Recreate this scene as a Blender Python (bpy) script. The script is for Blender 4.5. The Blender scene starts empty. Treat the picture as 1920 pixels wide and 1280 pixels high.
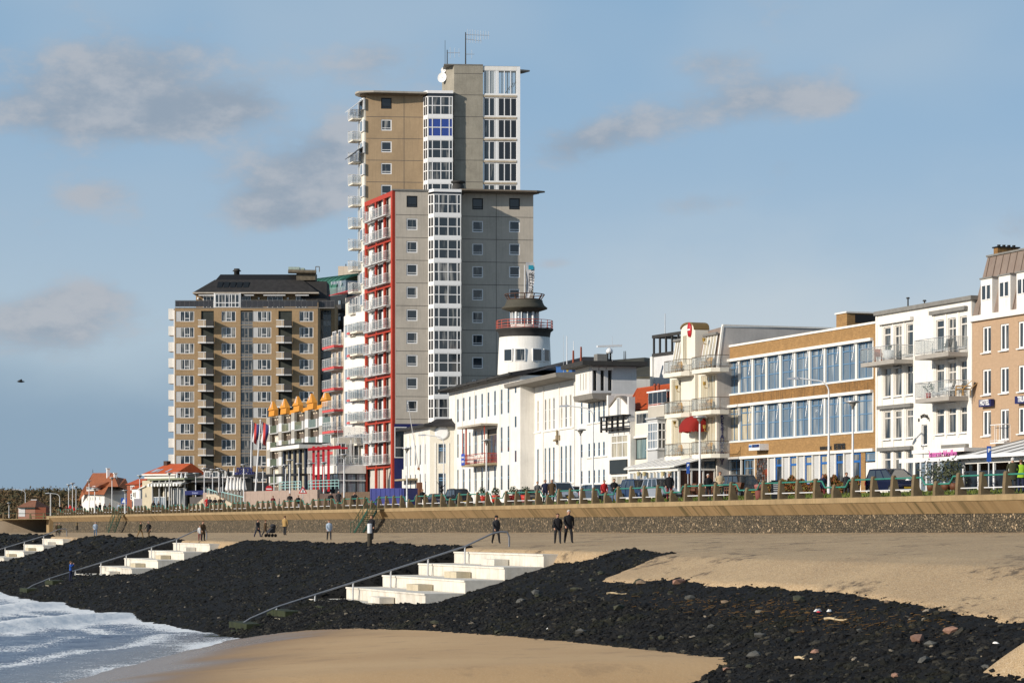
import bpy, bmesh, math, random
import numpy as np
from mathutils import Vector, noise as mnoise
random.seed(7); np.random.seed(7)
PI = math.pi
sc = bpy.context.scene
# ---------------------------------------------------------------- camera
F = 4757.0; CX = 960.0; HY = 985.0      # focal length, centre column and eye-level row of the 1920x1280 photo
cam_d = bpy.data.cameras.new('camera'); cam = bpy.data.objects.new('camera', cam_d)
sc.collection.objects.link(cam); sc.camera = cam
cam.location = (0, 0, 0); cam.rotation_euler = (PI/2, 0, 0)
cam_d.sensor_width = 22.2; cam_d.lens = 22.2*F/1920.0
cam_d.shift_y = (HY-640.0)/1920.0
cam_d.clip_start = 1.0; cam_d.clip_end = 30000.0
# ---------------------------------------------------------------- light
SUN_AZ = (-0.857, -0.515)               # horizontal direction towards the sun
SUN_EL = math.radians(21)
sun_d = bpy.data.lights.new('sun', 'SUN'); sun = bpy.data.objects.new('sun', sun_d)
sc.collection.objects.link(sun)
sun_d.energy = 5.0; sun_d.angle = math.radians(0.5); sun_d.color = (1.0, 0.91, 0.79)
sv = Vector((SUN_AZ[0]*math.cos(SUN_EL), SUN_AZ[1]*math.cos(SUN_EL), math.sin(SUN_EL)))
sun.rotation_euler = sv.to_track_quat('Z', 'Y').to_euler()
sun.location = (-60, 60, 80)
W = bpy.data.worlds.new('World'); sc.world = W; W.use_nodes = True
def build_world():
    nt = W.node_tree; N = nt.nodes; L = nt.links
    for n in list(N): N.remove(n)
    out = N.new('ShaderNodeOutputWorld'); bg = N.new('ShaderNodeBackground'); L.new(bg.outputs[0], out.inputs[0])
    bg.inputs[1].default_value = 0.092
    sky = N.new('ShaderNodeTexSky'); sky.sky_type = 'NISHITA'; sky.sun_disc = False
    sky.sun_elevation = SUN_EL; sky.sun_rotation = math.atan2(SUN_AZ[0], SUN_AZ[1])
    sky.air_density = 0.9; sky.dust_density = 0.3; sky.ozone_density = 4.5; sky.altitude = 10
    geo = N.new('ShaderNodeTexCoord')
    # hazy daylight sky: the clear-sky blue softened towards pale cloud grey
    def mix(fac, a, b, bt='MIX'):
        m = N.new('ShaderNodeMix'); m.data_type = 'RGBA'; m.blend_type = bt
        for s, v in ((m.inputs['Factor'], fac), (m.inputs['A'], a), (m.inputs['B'], b)):
            if hasattr(v, 'links') or isinstance(v, bpy.types.NodeSocket): L.new(v, s)
            else: s.default_value = v
        return m.outputs['Result']
    def math_(op, a, b=None, clamp=False):
        m = N.new('ShaderNodeMath'); m.operation = op; m.use_clamp = clamp
        for s, v in zip(m.inputs, (a, b)):
            if v is None: continue
            if isinstance(v, bpy.types.NodeSocket): L.new(v, s)
            else: s.default_value = v
        return m.outputs[0]
    sep = N.new('ShaderNodeSeparateXYZ'); L.new(geo.outputs['Generated'], sep.inputs[0])
    X, Y, Z = sep.outputs
    # stretched direction space for long flat clouds
    az = math_('ARCTAN2', X, Y)
    comb = N.new('ShaderNodeCombineXYZ'); L.new(az, comb.inputs[0]); L.new(math_('MULTIPLY', Z, 1.9), comb.inputs[2])
    def nz(scale, det, rough, off=(0, 0, 0)):
        mp = N.new('ShaderNodeMapping'); mp.inputs['Location'].default_value = off
        L.new(comb.outputs[0], mp.inputs[0])
        t = N.new('ShaderNodeTexNoise'); t.inputs['Scale'].default_value = scale
        t.inputs['Detail'].default_value = det; t.inputs['Roughness'].default_value = rough
        L.new(mp.outputs[0], t.inputs[0]); return t.outputs[0]
    n1 = nz(9, 5, .5, (3.1, 0, 1.2)); n2 = nz(26, 8, .62, (1.0, 0, 4.4)); n3 = nz(4, 3, .5, (.4, 0, 7.7))
    def ramp(v, lo, hi):
        r = N.new('ShaderNodeMapRange'); r.interpolation_type = 'SMOOTHERSTEP'
        r.inputs[1].default_value = lo; r.inputs[2].default_value = hi; L.new(v, r.inputs[0]); return r.outputs[0]
    # thin pale veil low in the sky
    veil = math_('MULTIPLY', ramp(n3, .40, .68), .55)
    lowband = math_('SUBTRACT', 1.0, ramp(Z, .0, .16))
    tint = mix(1.0, sky.outputs[0], (0.80, 0.95, 1.14, 1), 'MULTIPLY')
    pale = mix(ramp(Z, .02, .22), (5.5, 6.5, 7.2, 1), (3.25, 5.1, 6.9, 1))
    near = math_('SUBTRACT', .80, math_('MULTIPLY', ramp(Z, .15, .8), .45))
    base = mix(near, tint, pale)
    base = mix(math_('MULTIPLY', veil, .8), base, (5.1, 6.05, 6.9, 1))
    veil2 = math_('MULTIPLY', math_('MULTIPLY', ramp(az, -.05, .12), math_('SUBTRACT', 1.0, ramp(math_('ADD', Z, math_('MULTIPLY', math_('SUBTRACT', n1, .5), .09)), .06, .14))), .75)
    base = mix(veil2, base, (6.2, 6.9, 7.4, 1))
    # slate coloured bank low on the seaward side, thinning towards the land
    bank = math_('MULTIPLY', math_('MULTIPLY', ramp(math_('ADD', az, math_('MULTIPLY', math_('SUBTRACT', n1, .5), .12)), .02, -.14), math_('SUBTRACT', 1.0, ramp(math_('ADD', Z, math_('MULTIPLY', math_('SUBTRACT', n1, .5), .04)), .035, .085))), .78)
    base = mix(bank, base, (2.35, 3.6, 5.0, 1))
    # individual soft grey clouds (azimuth, elevation, half widths)
    tot = None
    for (px, py, rx, ry, st) in [(180,150,250,75,.85),(100,235,210,50,.55),(330,230,150,40,.5),(570,330,150,70,.95),(540,395,90,38,.9),(445,200,95,38,.6),
                                 (700,120,110,55,.5),(640,270,60,60,.4),(1450,190,190,60,.9),(1330,120,90,28,.45),(1170,250,130,45,.7),(1060,290,90,40,.5),(1310,385,110,32,.65),
                                 (1470,310,60,25,.45),(1040,493,42,14,.5),(180,375,75,30,.45),(120,585,170,42,.5),(60,640,170,50,.6),(1900,440,60,55,.5),(150,560,60,20,.3),(1560,200,60,25,.4)]:
        a0 = math.atan2((px-CX)/F, 1); e0 = math.sin(math.atan((HY-py)/F))
        dx = math_('DIVIDE', math_('SUBTRACT', az, a0), rx/F); dz = math_('DIVIDE', math_('SUBTRACT', Z, e0), ry/F)
        # slanted like wind-drawn stratus
        dz = math_('SUBTRACT', dz, math_('MULTIPLY', dx, .25))
        d = math_('ADD', math_('MULTIPLY', dx, dx), math_('MULTIPLY', dz, dz))
        g = math_('MULTIPLY', math_('POWER', 2.718, math_('MULTIPLY', d, -.9)), st)
        tot = g if tot is None else math_('ADD', tot, g)
    brk = math_('ADD', math_('MULTIPLY', math_('SUBTRACT', n1, .5), 1.3), math_('MULTIPLY', math_('SUBTRACT', n2, .5), 1.7))
    gen = math_('MULTIPLY', ramp(n3, .52, .75), .35)
    cl = ramp(math_('ADD', math_('ADD', tot, gen), brk), .18, .95)
    cl = math_('MULTIPLY', cl, .84)
    ccol = mix(ramp(n2, .35, .65), (3.1, 3.75, 4.6, 1), (4.9, 5.15, 5.6, 1))
    fin = mix(cl, base, ccol)
    L.new(fin, bg.inputs[0])
build_world()
vs = sc.view_settings; vs.view_transform = 'Standard'; vs.look = 'None'; vs.exposure = 0.0; vs.gamma = 1.0; vs.use_curve_mapping = False
sc.render.engine = 'CYCLES'
try:
    sc.cycles.max_bounces = 5; sc.cycles.diffuse_bounces = 2; sc.cycles.glossy_bounces = 3; sc.cycles.use_adaptive_sampling = True
except Exception: pass
# ---------------------------------------------------------------- materials
MATS = {}
def M(name, col, rough=.8, var=.12, scale=1.5, streak=0.0, bump=0.0, bscale=12, metal=0.0, spec=.3, dirt=None, brick=None, joints=None):
    """procedural paint / plaster / concrete: base colour, blotches, vertical rain streaks, fine relief"""
    if name in MATS: return MATS[name]
    m = bpy.data.materials.new(name); m.use_nodes = True; MATS[name] = m
    nt = m.node_tree; N = nt.nodes; L = nt.links; b = N['Principled BSDF']
    b.inputs['Roughness'].default_value = rough; b.inputs['Metallic'].default_value = metal
    b.inputs['Specular IOR Level'].default_value = spec
    tc = N.new('ShaderNodeTexCoord'); src = tc.outputs['Object']
    oi = N.new('ShaderNodeObjectInfo')
    def noise(sc_, det=4, mp=None):
        t = N.new('ShaderNodeTexNoise'); t.inputs['Scale'].default_value = sc_; t.inputs['Detail'].default_value = det
        if mp:
            q = N.new('ShaderNodeMapping'); q.inputs['Scale'].default_value = mp; L.new(src, q.inputs[0]); L.new(q.outputs[0], t.inputs[0])
        else: L.new(src, t.inputs[0])
        return t.outputs[0]
    c = (*col, 1)
    def mix(fac, a, bb):
        x = N.new('ShaderNodeMix'); x.data_type = 'RGBA'
        for s, v in ((x.inputs['Factor'], fac), (x.inputs['A'], a), (x.inputs['B'], bb)):
            if isinstance(v, bpy.types.NodeSocket): L.new(v, s)
            else: s.default_value = v
        return x.outputs['Result']
    def rng(v, a, bb, o0=0., o1=1.):
        r = N.new('ShaderNodeMapRange'); r.inputs[1].default_value = a; r.inputs[2].default_value = bb
        r.inputs[3].default_value = o0; r.inputs[4].default_value = o1; L.new(v, r.inputs[0]); return r.outputs[0]
    cur = c
    if brick:
        bt = N.new('ShaderNodeTexBrick'); bt.inputs['Scale'].default_value = 1.0
        q = N.new('ShaderNodeMapping'); q.inputs['Rotation'].default_value = (PI/2, 0, 0); L.new(src, q.inputs[0]); L.new(q.outputs[0], bt.inputs[0])
        bt.inputs['Color1'].default_value = c; bt.inputs['Color2'].default_value = tuple(v*brick for v in col)+(1,)
        bt.inputs['Mortar'].default_value = tuple(min(1, v*.75) for v in col)+(1,)
        bt.inputs['Brick Width'].default_value = .24; bt.inputs['Row Height'].default_value = .075; bt.inputs['Mortar Size'].default_value = .008
        cur = bt.outputs[0]
    if var > 0:
        lo = tuple(max(0, v*(1-var*1.6)) for v in col)+(1,)
        n = rng(noise(scale, 6), .35, .72)
        cur = mix(n, cur, lo)
        hi = tuple(min(1, v*(1+var)) for v in col)+(1,)
        cur = mix(rng(noise(scale*7.3, 3), .5, .85, 0, .6), cur, hi)
    if streak > 0:
        st = rng(noise(1.0, 5, (5.0, 5.0, .35)), .5, .78, 0, streak)
        d = dirt if dirt else tuple(v*.45 for v in col)
        cur = mix(st, cur, (*d, 1))
    if isinstance(cur, bpy.types.NodeSocket): L.new(cur, b.inputs['Base Color'])
    else: b.inputs['Base Color'].default_value = cur
    if bump > 0:
        bp = N.new('ShaderNodeBump'); bp.inputs['Strength'].default_value = min(1, bump*4); bp.inputs['Distance'].default_value = bump
        L.new(noise(bscale, 5), bp.inputs['Height']); L.new(bp.outputs[0], b.inputs['Normal'])
    return m
def glass(name, dark=(.02, .028, .035), curt=(.35, .34, .31), amt=.5, rough=.06, stripes=2.2):
    """window glass seen from outside: dark room behind, with curtains that differ from window to window"""
    if name in MATS: return MATS[name]
    m = bpy.data.materials.new(name); m.use_nodes = True; MATS[name] = m
    nt = m.node_tree; N = nt.nodes; L = nt.links; b = N['Principled BSDF']
    b.inputs['Roughness'].default_value = rough; b.inputs['Specular IOR Level'].default_value = .75
    tc = N.new('ShaderNodeTexCoord'); oi = N.new('ShaderNodeObjectInfo')
    mp = N.new('ShaderNodeMapping'); mp.inputs['Scale'].default_value = (1, 1, .12); L.new(tc.outputs['Object'], mp.inputs[0])
    cb = N.new('ShaderNodeVectorMath'); cb.operation = 'MULTIPLY_ADD'
    L.new(oi.outputs['Random'], cb.inputs[0]); cb.inputs[1].default_value = (97, 31, 53); L.new(mp.outputs[0], cb.inputs[2])
    t = N.new('ShaderNodeTexNoise'); t.inputs['Scale'].default_value = stripes; t.inputs['Detail'].default_value = 2; L.new(cb.outputs[0], t.inputs[0])
    r = N.new('ShaderNodeMapRange'); r.inputs[1].default_value = .62-.3*amt; r.inputs[2].default_value = .75-.2*amt; L.new(t.outputs[0], r.inputs[0])
    fold = N.new('ShaderNodeTexWave'); fold.inputs['Scale'].default_value = 3.5; fold.inputs['Distortion'].default_value = 1.5; L.new(cb.outputs[0], fold.inputs[0])
    fm = N.new('ShaderNodeMix'); fm.data_type = 'RGBA'; L.new(fold.outputs['Fac'], fm.inputs['Factor'])
    fm.inputs['A'].default_value = tuple(v*.6 for v in curt)+(1,); fm.inputs['B'].default_value = (*curt, 1)
    x = N.new('ShaderNodeMix'); x.data_type = 'RGBA'; L.new(r.outputs[0], x.inputs['Factor'])
    x.inputs['A'].default_value = (*dark, 1); L.new(fm.outputs['Result'], x.inputs['B'])
    L.new(x.outputs['Result'], b.inputs['Base Color'])
    return m
def setmat(name, fn): MATS[name] = fn; return fn
WHITE = M('white render', (.80, .765, .70), .85, .08, .6, .34, .006, 9, dirt=(.50, .46, .39))
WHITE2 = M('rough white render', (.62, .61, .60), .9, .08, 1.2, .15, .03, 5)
CREAM = M('cream render', (.74, .69, .58), .85, .06, .9, .12)
PAINT = M('white paint', (.80, .79, .77), .45, .03, 2)
PALEP = M('pale grey panel', (.50, .50, .49), .6, .06, 1)
BEIGEC = M('beige concrete', (.42, .30, .18), .9, .12, .35, .38, .004, 30, dirt=(.22, .16, .10))
GREYC = M('grey concrete', (.50, .445, .37), .9, .11, .35, .38, .004, 30, dirt=(.26, .235, .20))
COREC = M('weathered concrete', (.33, .30, .24), .9, .16, .6, .40, .006, 20, dirt=(.19, .17, .13))
YBRICK = M('ochre brick', (.40, .232, .092), .85, .22, 1.6, .10, .004, 10, dirt=(.2,.12,.05), brick=.62)
YSTAIN = M('stained ochre brick', (.33, .175, .06), .85, .3, .8, 1.0, .004, 10, dirt=(.06, .04, .022), brick=.65)
TBRICK = M('pale brown brick', (.40, .272, .148), .85, .15, .35, .3, .003, 14, brick=.86)
PBRICK = M('pinkish brick', (.46, .315, .20), .85, .09, .6, .12, .003, 14, brick=.86)
RBRICK = M('red brick', (.30, .10, .055), .85, .15, 1, .1, brick=.8)
DARK = M('dark grey felt', (.045, .043, .04), .75, .2, 1, .1)
BLACK = M('black paint', (.015, .015, .016), .5, .1, 2)
SLATE = M('dark slate', (.032, .030, .030), .7, .2, 2.0, .1, .01, 8)
GUTTER = M('grey zinc', (.22, .21, .19), .6, .15, 2, .2)
MAUVE = M('mauve mansard sheet', (.24, .185, .15), .7, .12, .7, .45, dirt=(.16, .10, .08))
RED = M('red steel paint', (.42, .045, .02), .5, .06, 1.5, .08)
REDP = M('pink red fascia', (.62, .10, .09), .5, .05, 2)
CRIM = M('crimson paint', (.50, .02, .03), .45, .05, 2)
BLUEF = M('blue window paint', (.12, .25, .41), .45, .08, 2)
NAVY = M('navy panel', (.018, .022, .10), .5, .1, 2)
BLUEB = M('bright blue sheet', (.035, .13, .36), .5, .1, 2)
ORANGE = M('orange sheet', (.66, .27, .035), .6, .06, 2)
TEAL = M('pale teal paint', (.32, .52, .50), .5, .08, 2)
GREENR = M('green rail paint', (.03, .21, .15), .4, .1, 2, spec=.5)
DKGREEN = M('dark green steel', (.012, .06, .035), .5, .1, 2)
COPPER = M('patinated copper', (.05, .17, .12), .6, .25, 1, .3)
STEEL = M('galvanised steel', (.55, .55, .55), .35, .08, 3, metal=.5)
POLE = M('white pole paint', (.74, .74, .74), .35, .05, 3, spec=.5)
GLASS = glass('window glass')
GLASSD = glass('dark window glass', amt=.12)
GLASSB = glass('sky toned window glass', (.13, .17, .21), (.42, .45, .46), .45)  # reflected sky put into the base colour as pale grey blue
GLASSC = glass('curtained window glass', (.25, .22, .16), (.62, .55, .40), .9)
GLASSK = glass('black window glass', (.008, .009, .011), (.02, .02, .02), .1)
GLASSG = glass('greenish panel glass', (.12, .15, .11), (.22, .26, .18), .5)
GLASSV = glass('blue curtained glass', (.02, .05, .25), (.03, .07, .36), .7)
GLASSR = glass('railing glass', (.28, .31, .32), (.45, .48, .48), .5)
TILE = M('red roof tile', (.42, .075, .02), .7, .15, 3)
OLDTILE = M('brown roof tile', (.30, .095, .035), .8, .2, 1.5, .15, .02, 10)
WALLC = M('sea wall concrete', (.345, .245, .13), .9, .18, .9, .5, .01, 6, dirt=(.20, .15, .06))
POSTC = M('weathered post concrete', (.17, .125, .07), .95, .2, 2.5, .3, .012, 14)
PAVE = M('promenade paving', (.25, .22, .18), .9, .1, .5)
ASPH = M('asphalt', (.05, .05, .052), .9, .12, .7)
GRANITE = M('pinkish granite slab', (.36, .27, .22), .7, .1, 1.5)
STEPC = M('pale step concrete', (.70, .65, .56), .85, .16, 1.0, .42, .008, 9, dirt=(.40, .33, .20))
STEPD = M('tan block concrete', (.52, .45, .32), .85, .12, 1.5, .35, .008, 9, dirt=(.3, .24, .12))
ALGAE = M('algae covered concrete', (.035, .042, .016), .8, .4, 3, .3)
MAROON = M('maroon awning cloth', (.20, .05, .06), .9, .08, 3)
AWRED = M('dark red awning cloth', (.24, .014, .010), .85, .08, 2)
CANVAS = M('white canvas', (.76, .74, .70), .85, .06, 3)
BROWNW = M('brown wood', (.13, .05, .022), .6, .15, 4)
RATTAN = M('tan rattan', (.42, .25, .09), .8, .12, 6)
CLAY = M('red plant pot', (.45, .035, .02), .5, .06, 4)
RUBBER = M('black rubber', (.012, .012, .012), .8, .1, 4)
CHROME = M('pale chrome', (.6, .6, .6), .2, .05, 3, metal=.8)
SKIN = M('skin', (.50, .27, .18), .6, .04, 8)
WALLC_J = WALLC
# ---------------------------------------------------------------- mesh helper
class MB:
    def __init__(s): s.v = []; s.f = []; s.m = []; s.sm = []
    def add(s, vs_, fs, mi=0, smooth=False):
        o = len(s.v); s.v += [tuple(p) for p in vs_]
        for f in fs: s.f.append(tuple(i+o for i in f)); s.m.append(mi); s.sm.append(smooth)
    def box(s, x0, x1, y0, y1, z0, z1, mi=0):
        if x1 < x0: x0, x1 = x1, x0
        if y1 < y0: y0, y1 = y1, y0
        if z1 < z0: z0, z1 = z1, z0
        s.add([(x0,y0,z0),(x1,y0,z0),(x1,y1,z0),(x0,y1,z0),(x0,y0,z1),(x1,y0,z1),(x1,y1,z1),(x0,y1,z1)],
              [(0,3,2,1),(4,5,6,7),(0,1,5,4),(1,2,6,5),(2,3,7,6),(3,0,4,7)], mi)
    def quad(s, a, b, c, d, mi=0): s.add([a, b, c, d], [(0, 1, 2, 3)], mi)
    def hull8(s, lo, hi, mi=0):
        """lo, hi: four points each, counter-clockwise seen from above"""
        s.add(list(lo)+list(hi), [(0,3,2,1),(4,5,6,7),(0,1,5,4),(1,2,6,5),(2,3,7,6),(3,0,4,7)], mi)
    def prism(s, poly, t0, t1, ax='y', mi=0, smooth=False):
        """poly of (a, b) extruded along ax; for 'y' poly is (x, z), for 'x' it is (y, z), for 'z' (x, y)"""
        n = len(poly)
        def P(a, b, t): return (a, t, b) if ax == 'y' else (t, a, b) if ax == 'x' else (a, b, t)
        vs_ = [P(a, b, t0) for a, b in poly]+[P(a, b, t1) for a, b in poly]
        fs = [tuple(range(n)), tuple(range(2*n-1, n-1, -1))]+[(i, i+n, (i+1) % n+n, (i+1) % n) for i in range(n)]
        s.add(vs_, fs, mi, smooth)
    def cyl(s, p0, p1, r0, r1=None, n=8, mi=0, caps=True, smooth=True):
        r1 = r0 if r1 is None else r1
        p0 = Vector(p0); p1 = Vector(p1); d = (p1-p0)
        if d.length < 1e-6: return
        d.normalize(); a = d.cross(Vector((0, 0, 1)) if abs(d.z) < .9 else Vector((1, 0, 0))).normalized(); b = d.cross(a)
        vs_ = []
        for p, r in ((p0, r0), (p1, r1)):
            for i in range(n):
                t = 2*PI*i/n; vs_.append(p+a*(r*math.cos(t))+b*(r*math.sin(t)))
        s.add(vs_, [(i, (i+1) % n, (i+1) % n+n, i+n) for i in range(n)], mi, smooth)
        if caps: s.add(vs_, [tuple(range(n-1, -1, -1)), tuple(range(n, 2*n))], mi)
    def tube(s, pts, r, n=6, mi=0):
        for a, b in zip(pts[:-1], pts[1:]): s.cyl(a, b, r, r, n, mi)
    def lathe(s, prof, n=24, c=(0, 0, 0), mi=0, smooth=True, mis=None, caps=True):
        vs_ = []
        for r, z in prof:
            for i in range(n):
                t = 2*PI*i/n; vs_.append((c[0]+r*math.cos(t), c[1]+r*math.sin(t), c[2]+z))
            o = len(s.v); s.v += vs_
        for k in range(len(prof)-1):
            for i in range(n):
                s.f.append((o+k*n+i, o+k*n+(i+1) % n, o+(k+1)*n+(i+1) % n, o+(k+1)*n+i)); s.m.append(mis[k] if mis else mi); s.sm.append(smooth)
        if caps:
            if prof[0][0] > 1e-4: s.f.append(tuple(o+i for i in range(n-1, -1, -1))); s.m.append(mis[0] if mis else mi); s.sm.append(False)
            if prof[-1][0] > 1e-4: s.f.append(tuple(o+(len(prof)-1)*n+i for i in range(n))); s.m.append(mis[-1] if mis else mi); s.sm.append(False)
    def ball(s, c, r, n=10, k=6, mi=0, sz=1.0):
        s.lathe([(max(1e-5, r*math.sin(PI*i/k)), -r*sz*math.cos(PI*i/k)) for i in range(k+1)], n, c, mi)
    def mesh(s, name, mats):
        me = bpy.data.meshes.new(name); me.from_pydata(s.v, [], s.f)
        for m in mats: me.materials.append(m)
        me.polygons.foreach_set('material_index', s.m); me.polygons.foreach_set('use_smooth', s.sm); me.update()
        return me
    def build(s, name, mats, parent=None, loc=(0, 0, 0), rz=0.0):
        if not isinstance(mats, (list, tuple)): mats = [mats]
        return put(name, s.mesh(name, mats), parent, loc, rz)
col = sc.collection
def put(name, data, parent=None, loc=(0, 0, 0), rz=0.0):
    o = bpy.data.objects.new(name, data); col.objects.link(o)
    o.location = loc; o.rotation_euler = (0, 0, rz)
    if parent is not None: o.parent = parent
    return o
def tag(o, label=None, cat=None, group=None, kind=None):
    if label: o['label'] = label
    if cat: o['category'] = cat
    if group: o['group'] = group
    if kind: o['kind'] = kind
    return o
def empty(name, loc, rz=0.0): 
    o = put(name, None, None, loc, rz); o.empty_display_size = .5; return o
def struct(mb, name, mats, **k): return tag(mb.build(name, mats, **k), kind='structure')
def copy_tree(o, parent=None):
    c = o.copy(); col.objects.link(c); c.parent = parent
    for ch in list(o.children): copy_tree(ch, c)
    return c
# ---------------------------------------------------------------- map of the place
DIR = Vector((-.3278, .9447, 0)); NRM = Vector((.9447, .3278, 0))     # along the sea wall (away), and inland
ORG = Vector((22.5, 137, 0)); RZ = math.atan2(-.9447, .3278)          # RZ: facade frame whose x runs towards us, y inland
def UW(u, w, z=0.0): 
    p = ORG+DIR*u-NRM*w; return Vector((p.x, p.y, z))                  # u metres along the wall, w metres seaward
def st(px, a):                                                          # point of a line parallel to the wall, seen at column px
    D = F*a/(px+691.0); return ((px-CX)*D/F, D)
def pt(px, s): return ((px-CX)/s, F/s)
def to_uw(X, D):
    p = Vector((X, D, 0))-ORG; return p.dot(DIR), -p.dot(NRM)
G = 2.2                                                                 # street level above the eye
class Bld:
    """a building (or other frame-based thing): x to the right along its front, y inland, z up from its ground"""
    def __init__(s, name, label, cat, A, B, g=G, group=None, root=None):
        s.A = Vector((A[0], A[1], 0)); d = Vector((B[0]-A[0], B[1]-A[1], 0)); s.len = d.length; s.d = d.normalized()
        s.n = Vector((-s.d.y, s.d.x, 0)); s.g = g; s.rz = math.atan2(s.d.y, s.d.x)
        s.root = root or empty(name, (A[0], A[1], g), s.rz)
        if root is None: tag(s.root, label, cat, group)
    def q(s, px, py, out=0.0):
        R = Vector(((px-CX)/F, 1, 0)); t = (s.n.dot(s.A)-out)/s.n.dot(R)
        P = R*t-s.A; return s.d.dot(P), t*(HY-py)/F-s.g
    def X(s, px, out=0.0): return s.q(px, HY, out)[0]
    def Z(s, px, py, out=0.0): return s.q(px, py, out)[1]
    def box(s, name, mat, x0, x1, z0, z1, y0, y1, parent=None):
        m = MB(); m.box(x0, x1, y0, y1, z0, z1); return m.build(name, mat, parent or s.root)
    def wall(s, mat, x0, x1, z0, z1, holes, depth=10, reveal=.15, y=0.0, name='wall', back=None, roofmat=None, parent=None, slope=None):
        """body of the building whose front is cut for the windows (each with its reveal)"""
        m = MB(); hs = [(max(a, x0), min(b, x1), max(c, z0), min(d, z1)) for a, b, c, d in holes]
        xs = sorted(set([x0, x1]+[h[0] for h in hs]+[h[1] for h in hs])); zs = sorted(set([z0, z1]+[h[2] for h in hs]+[h[3] for h in hs]))
        for i in range(len(xs)-1):
            if xs[i+1]-xs[i] < 1e-5: continue
            cx = (xs[i]+xs[i+1])/2; run = None
            for j in range(len(zs)-1):
                cz = (zs[j]+zs[j+1])/2
                solid = not any(h[0] < cx < h[1] and h[2] < cz < h[3] for h in hs)
                if solid: run = [zs[j] if run is None else run[0], zs[j+1]]
                if run and (not solid or j == len(zs)-2):
                    m.quad((xs[i], y, run[0]), (xs[i+1], y, run[0]), (xs[i+1], y, run[1]), (xs[i], y, run[1])); run = None
        for a, b, c, d in hs:
            r = y+reveal+.02
            m.quad((a, y, c), (a, y, d), (a, r, d), (a, r, c)); m.quad((b, y, d), (b, y, c), (b, r, c), (b, r, d))
            m.quad((a, y, d), (b, y, d), (b, r, d), (a, r, d)); m.quad((b, y, c), (a, y, c), (a, r, c), (b, r, c))
        bx, by = back or (0, depth)
        m.quad((x0, y, z1), (x0, y, z0), (x0+bx, y+by, z0), (x0+bx, y+by, z1)); m.quad((x1, y, z0), (x1, y, z1), (x1+bx, y+by, z1), (x1+bx, y+by, z0))
        m.quad((x0+bx, y+by, z0), (x1+bx, y+by, z0), (x1+bx, y+by, z1), (x0+bx, y+by, z1))
        m.quad((x0, y, z1), (x1, y, z1), (x1+bx, y+by, z1), (x0+bx, y+by, z1), 1 if roofmat else 0)
        return m.build(name, [mat, roofmat] if roofmat else mat, parent or s.root)
WCACHE = {}
def window(b, x0, x1, z0, z1, cols=(1,), rows=(1,), fm=PAINT, gm=GLASS, y=.13, fw=.07, bw=.05, sill=False, name='window', skip=(), parent=None, dep=.06, sillm=None, light=None):
    """one window: frame bars round every light, a pane behind; mesh shared between alike windows"""
    w = round(x1-x0, 3); h = round(z1-z0, 3)
    key = (w, h, tuple(cols), tuple(rows), fm.name, gm.name, fw, bw, sill, tuple(skip), dep, light)
    if key not in WCACHE:
        f = MB(); p = MB(); ct = sum(cols); rt = sum(rows)
        f.box(0, fw, -dep, 0, 0, h); f.box(w-fw, w, -dep, 0, 0, h); f.box(fw, w-fw, -dep, 0, 0, fw); f.box(fw, w-fw, -dep, 0, h-fw, h)
        acc = 0; xs = [fw]
        for c in cols[:-1]: acc += c; xs.append(w*acc/ct)
        xs.append(w-fw); acc = 0; zs = [fw]
        for r in rows[:-1]: acc += r; zs.append(h*acc/rt)
        zs.append(h-fw)
        for x in xs[1:-1]: f.box(x-bw/2, x+bw/2, -dep*.8, 0, fw, h-fw)
        for j, z in enumerate(zs[1:-1]):
            for i in range(len(xs)-1):
                if (i, j) in skip: continue
                f.box(xs[i]+(bw/2 if i else 0), xs[i+1]-(bw/2 if i < len(xs)-2 else 0), -dep*.7, 0, z-bw/2, z+bw/2)
        if light:   # an opening light with a heavier frame of its own: column, row
            for (i, j) in light:
                a, b2, c, d = xs[i], xs[i+1], zs[j], zs[j+1]; t = bw*.9
                f.box(a, a+t, -dep*1.2, -dep*.8, c, d); f.box(b2-t, b2, -dep*1.2, -dep*.8, c, d)
                f.box(a+t, b2-t, -dep*1.2, -dep*.8, c, c+t); f.box(a+t, b2-t, -dep*1.2, -dep*.8, d-t, d)
        p.box(fw*.5, w-fw*.5, .003, .02, fw*.5, h-fw*.5)
        if sill: f.box(-.05, w+.05, -dep-.1-y, -dep, -.07, -.003, 1)
        WCACHE[key] = (f.mesh(name, [fm, sillm or PAINT]), p.mesh('pane', [gm]))
    fme, pme = WCACHE[key]
    o = put(name, fme, parent or b.root, (x0, y, z0)); put('pane', pme, o)
    return o
def text(s, size, mat, parent, loc, rot=(PI/2, 0, 0), ext=.03, name='lettering', align='CENTER', sx=1.0, vertical=False, bold=0.0, spacing=1.0):
    cu = bpy.data.curves.new(name, 'FONT'); cu.body = s; cu.size = size; cu.extrude = ext; cu.align_x = align; cu.offset = bold
    cu.space_character = spacing
    if vertical: cu.body = '\n'.join(s); cu.space_line = .78
    cu.materials.append(mat); t_ = bpy.data.objects.new('tmp', cu); col.objects.link(t_)
    dg = bpy.context.evaluated_depsgraph_get(); me = bpy.data.meshes.new_from_object(t_.evaluated_get(dg)); me.name = name
    bpy.data.objects.remove(t_); bpy.data.curves.remove(cu)
    o = put(name, me, parent, loc); o.rotation_euler = rot; o.scale = (sx, 1, 1); o['kind'] = 'stuff' if len(s) > 3 and name == 'x' else 'thing'; del o['kind']; return o
def part(mb, name, mats, parent, loc=(0, 0, 0), rz=0.0): return mb.build(name, mats, parent, loc, rz)
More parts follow.
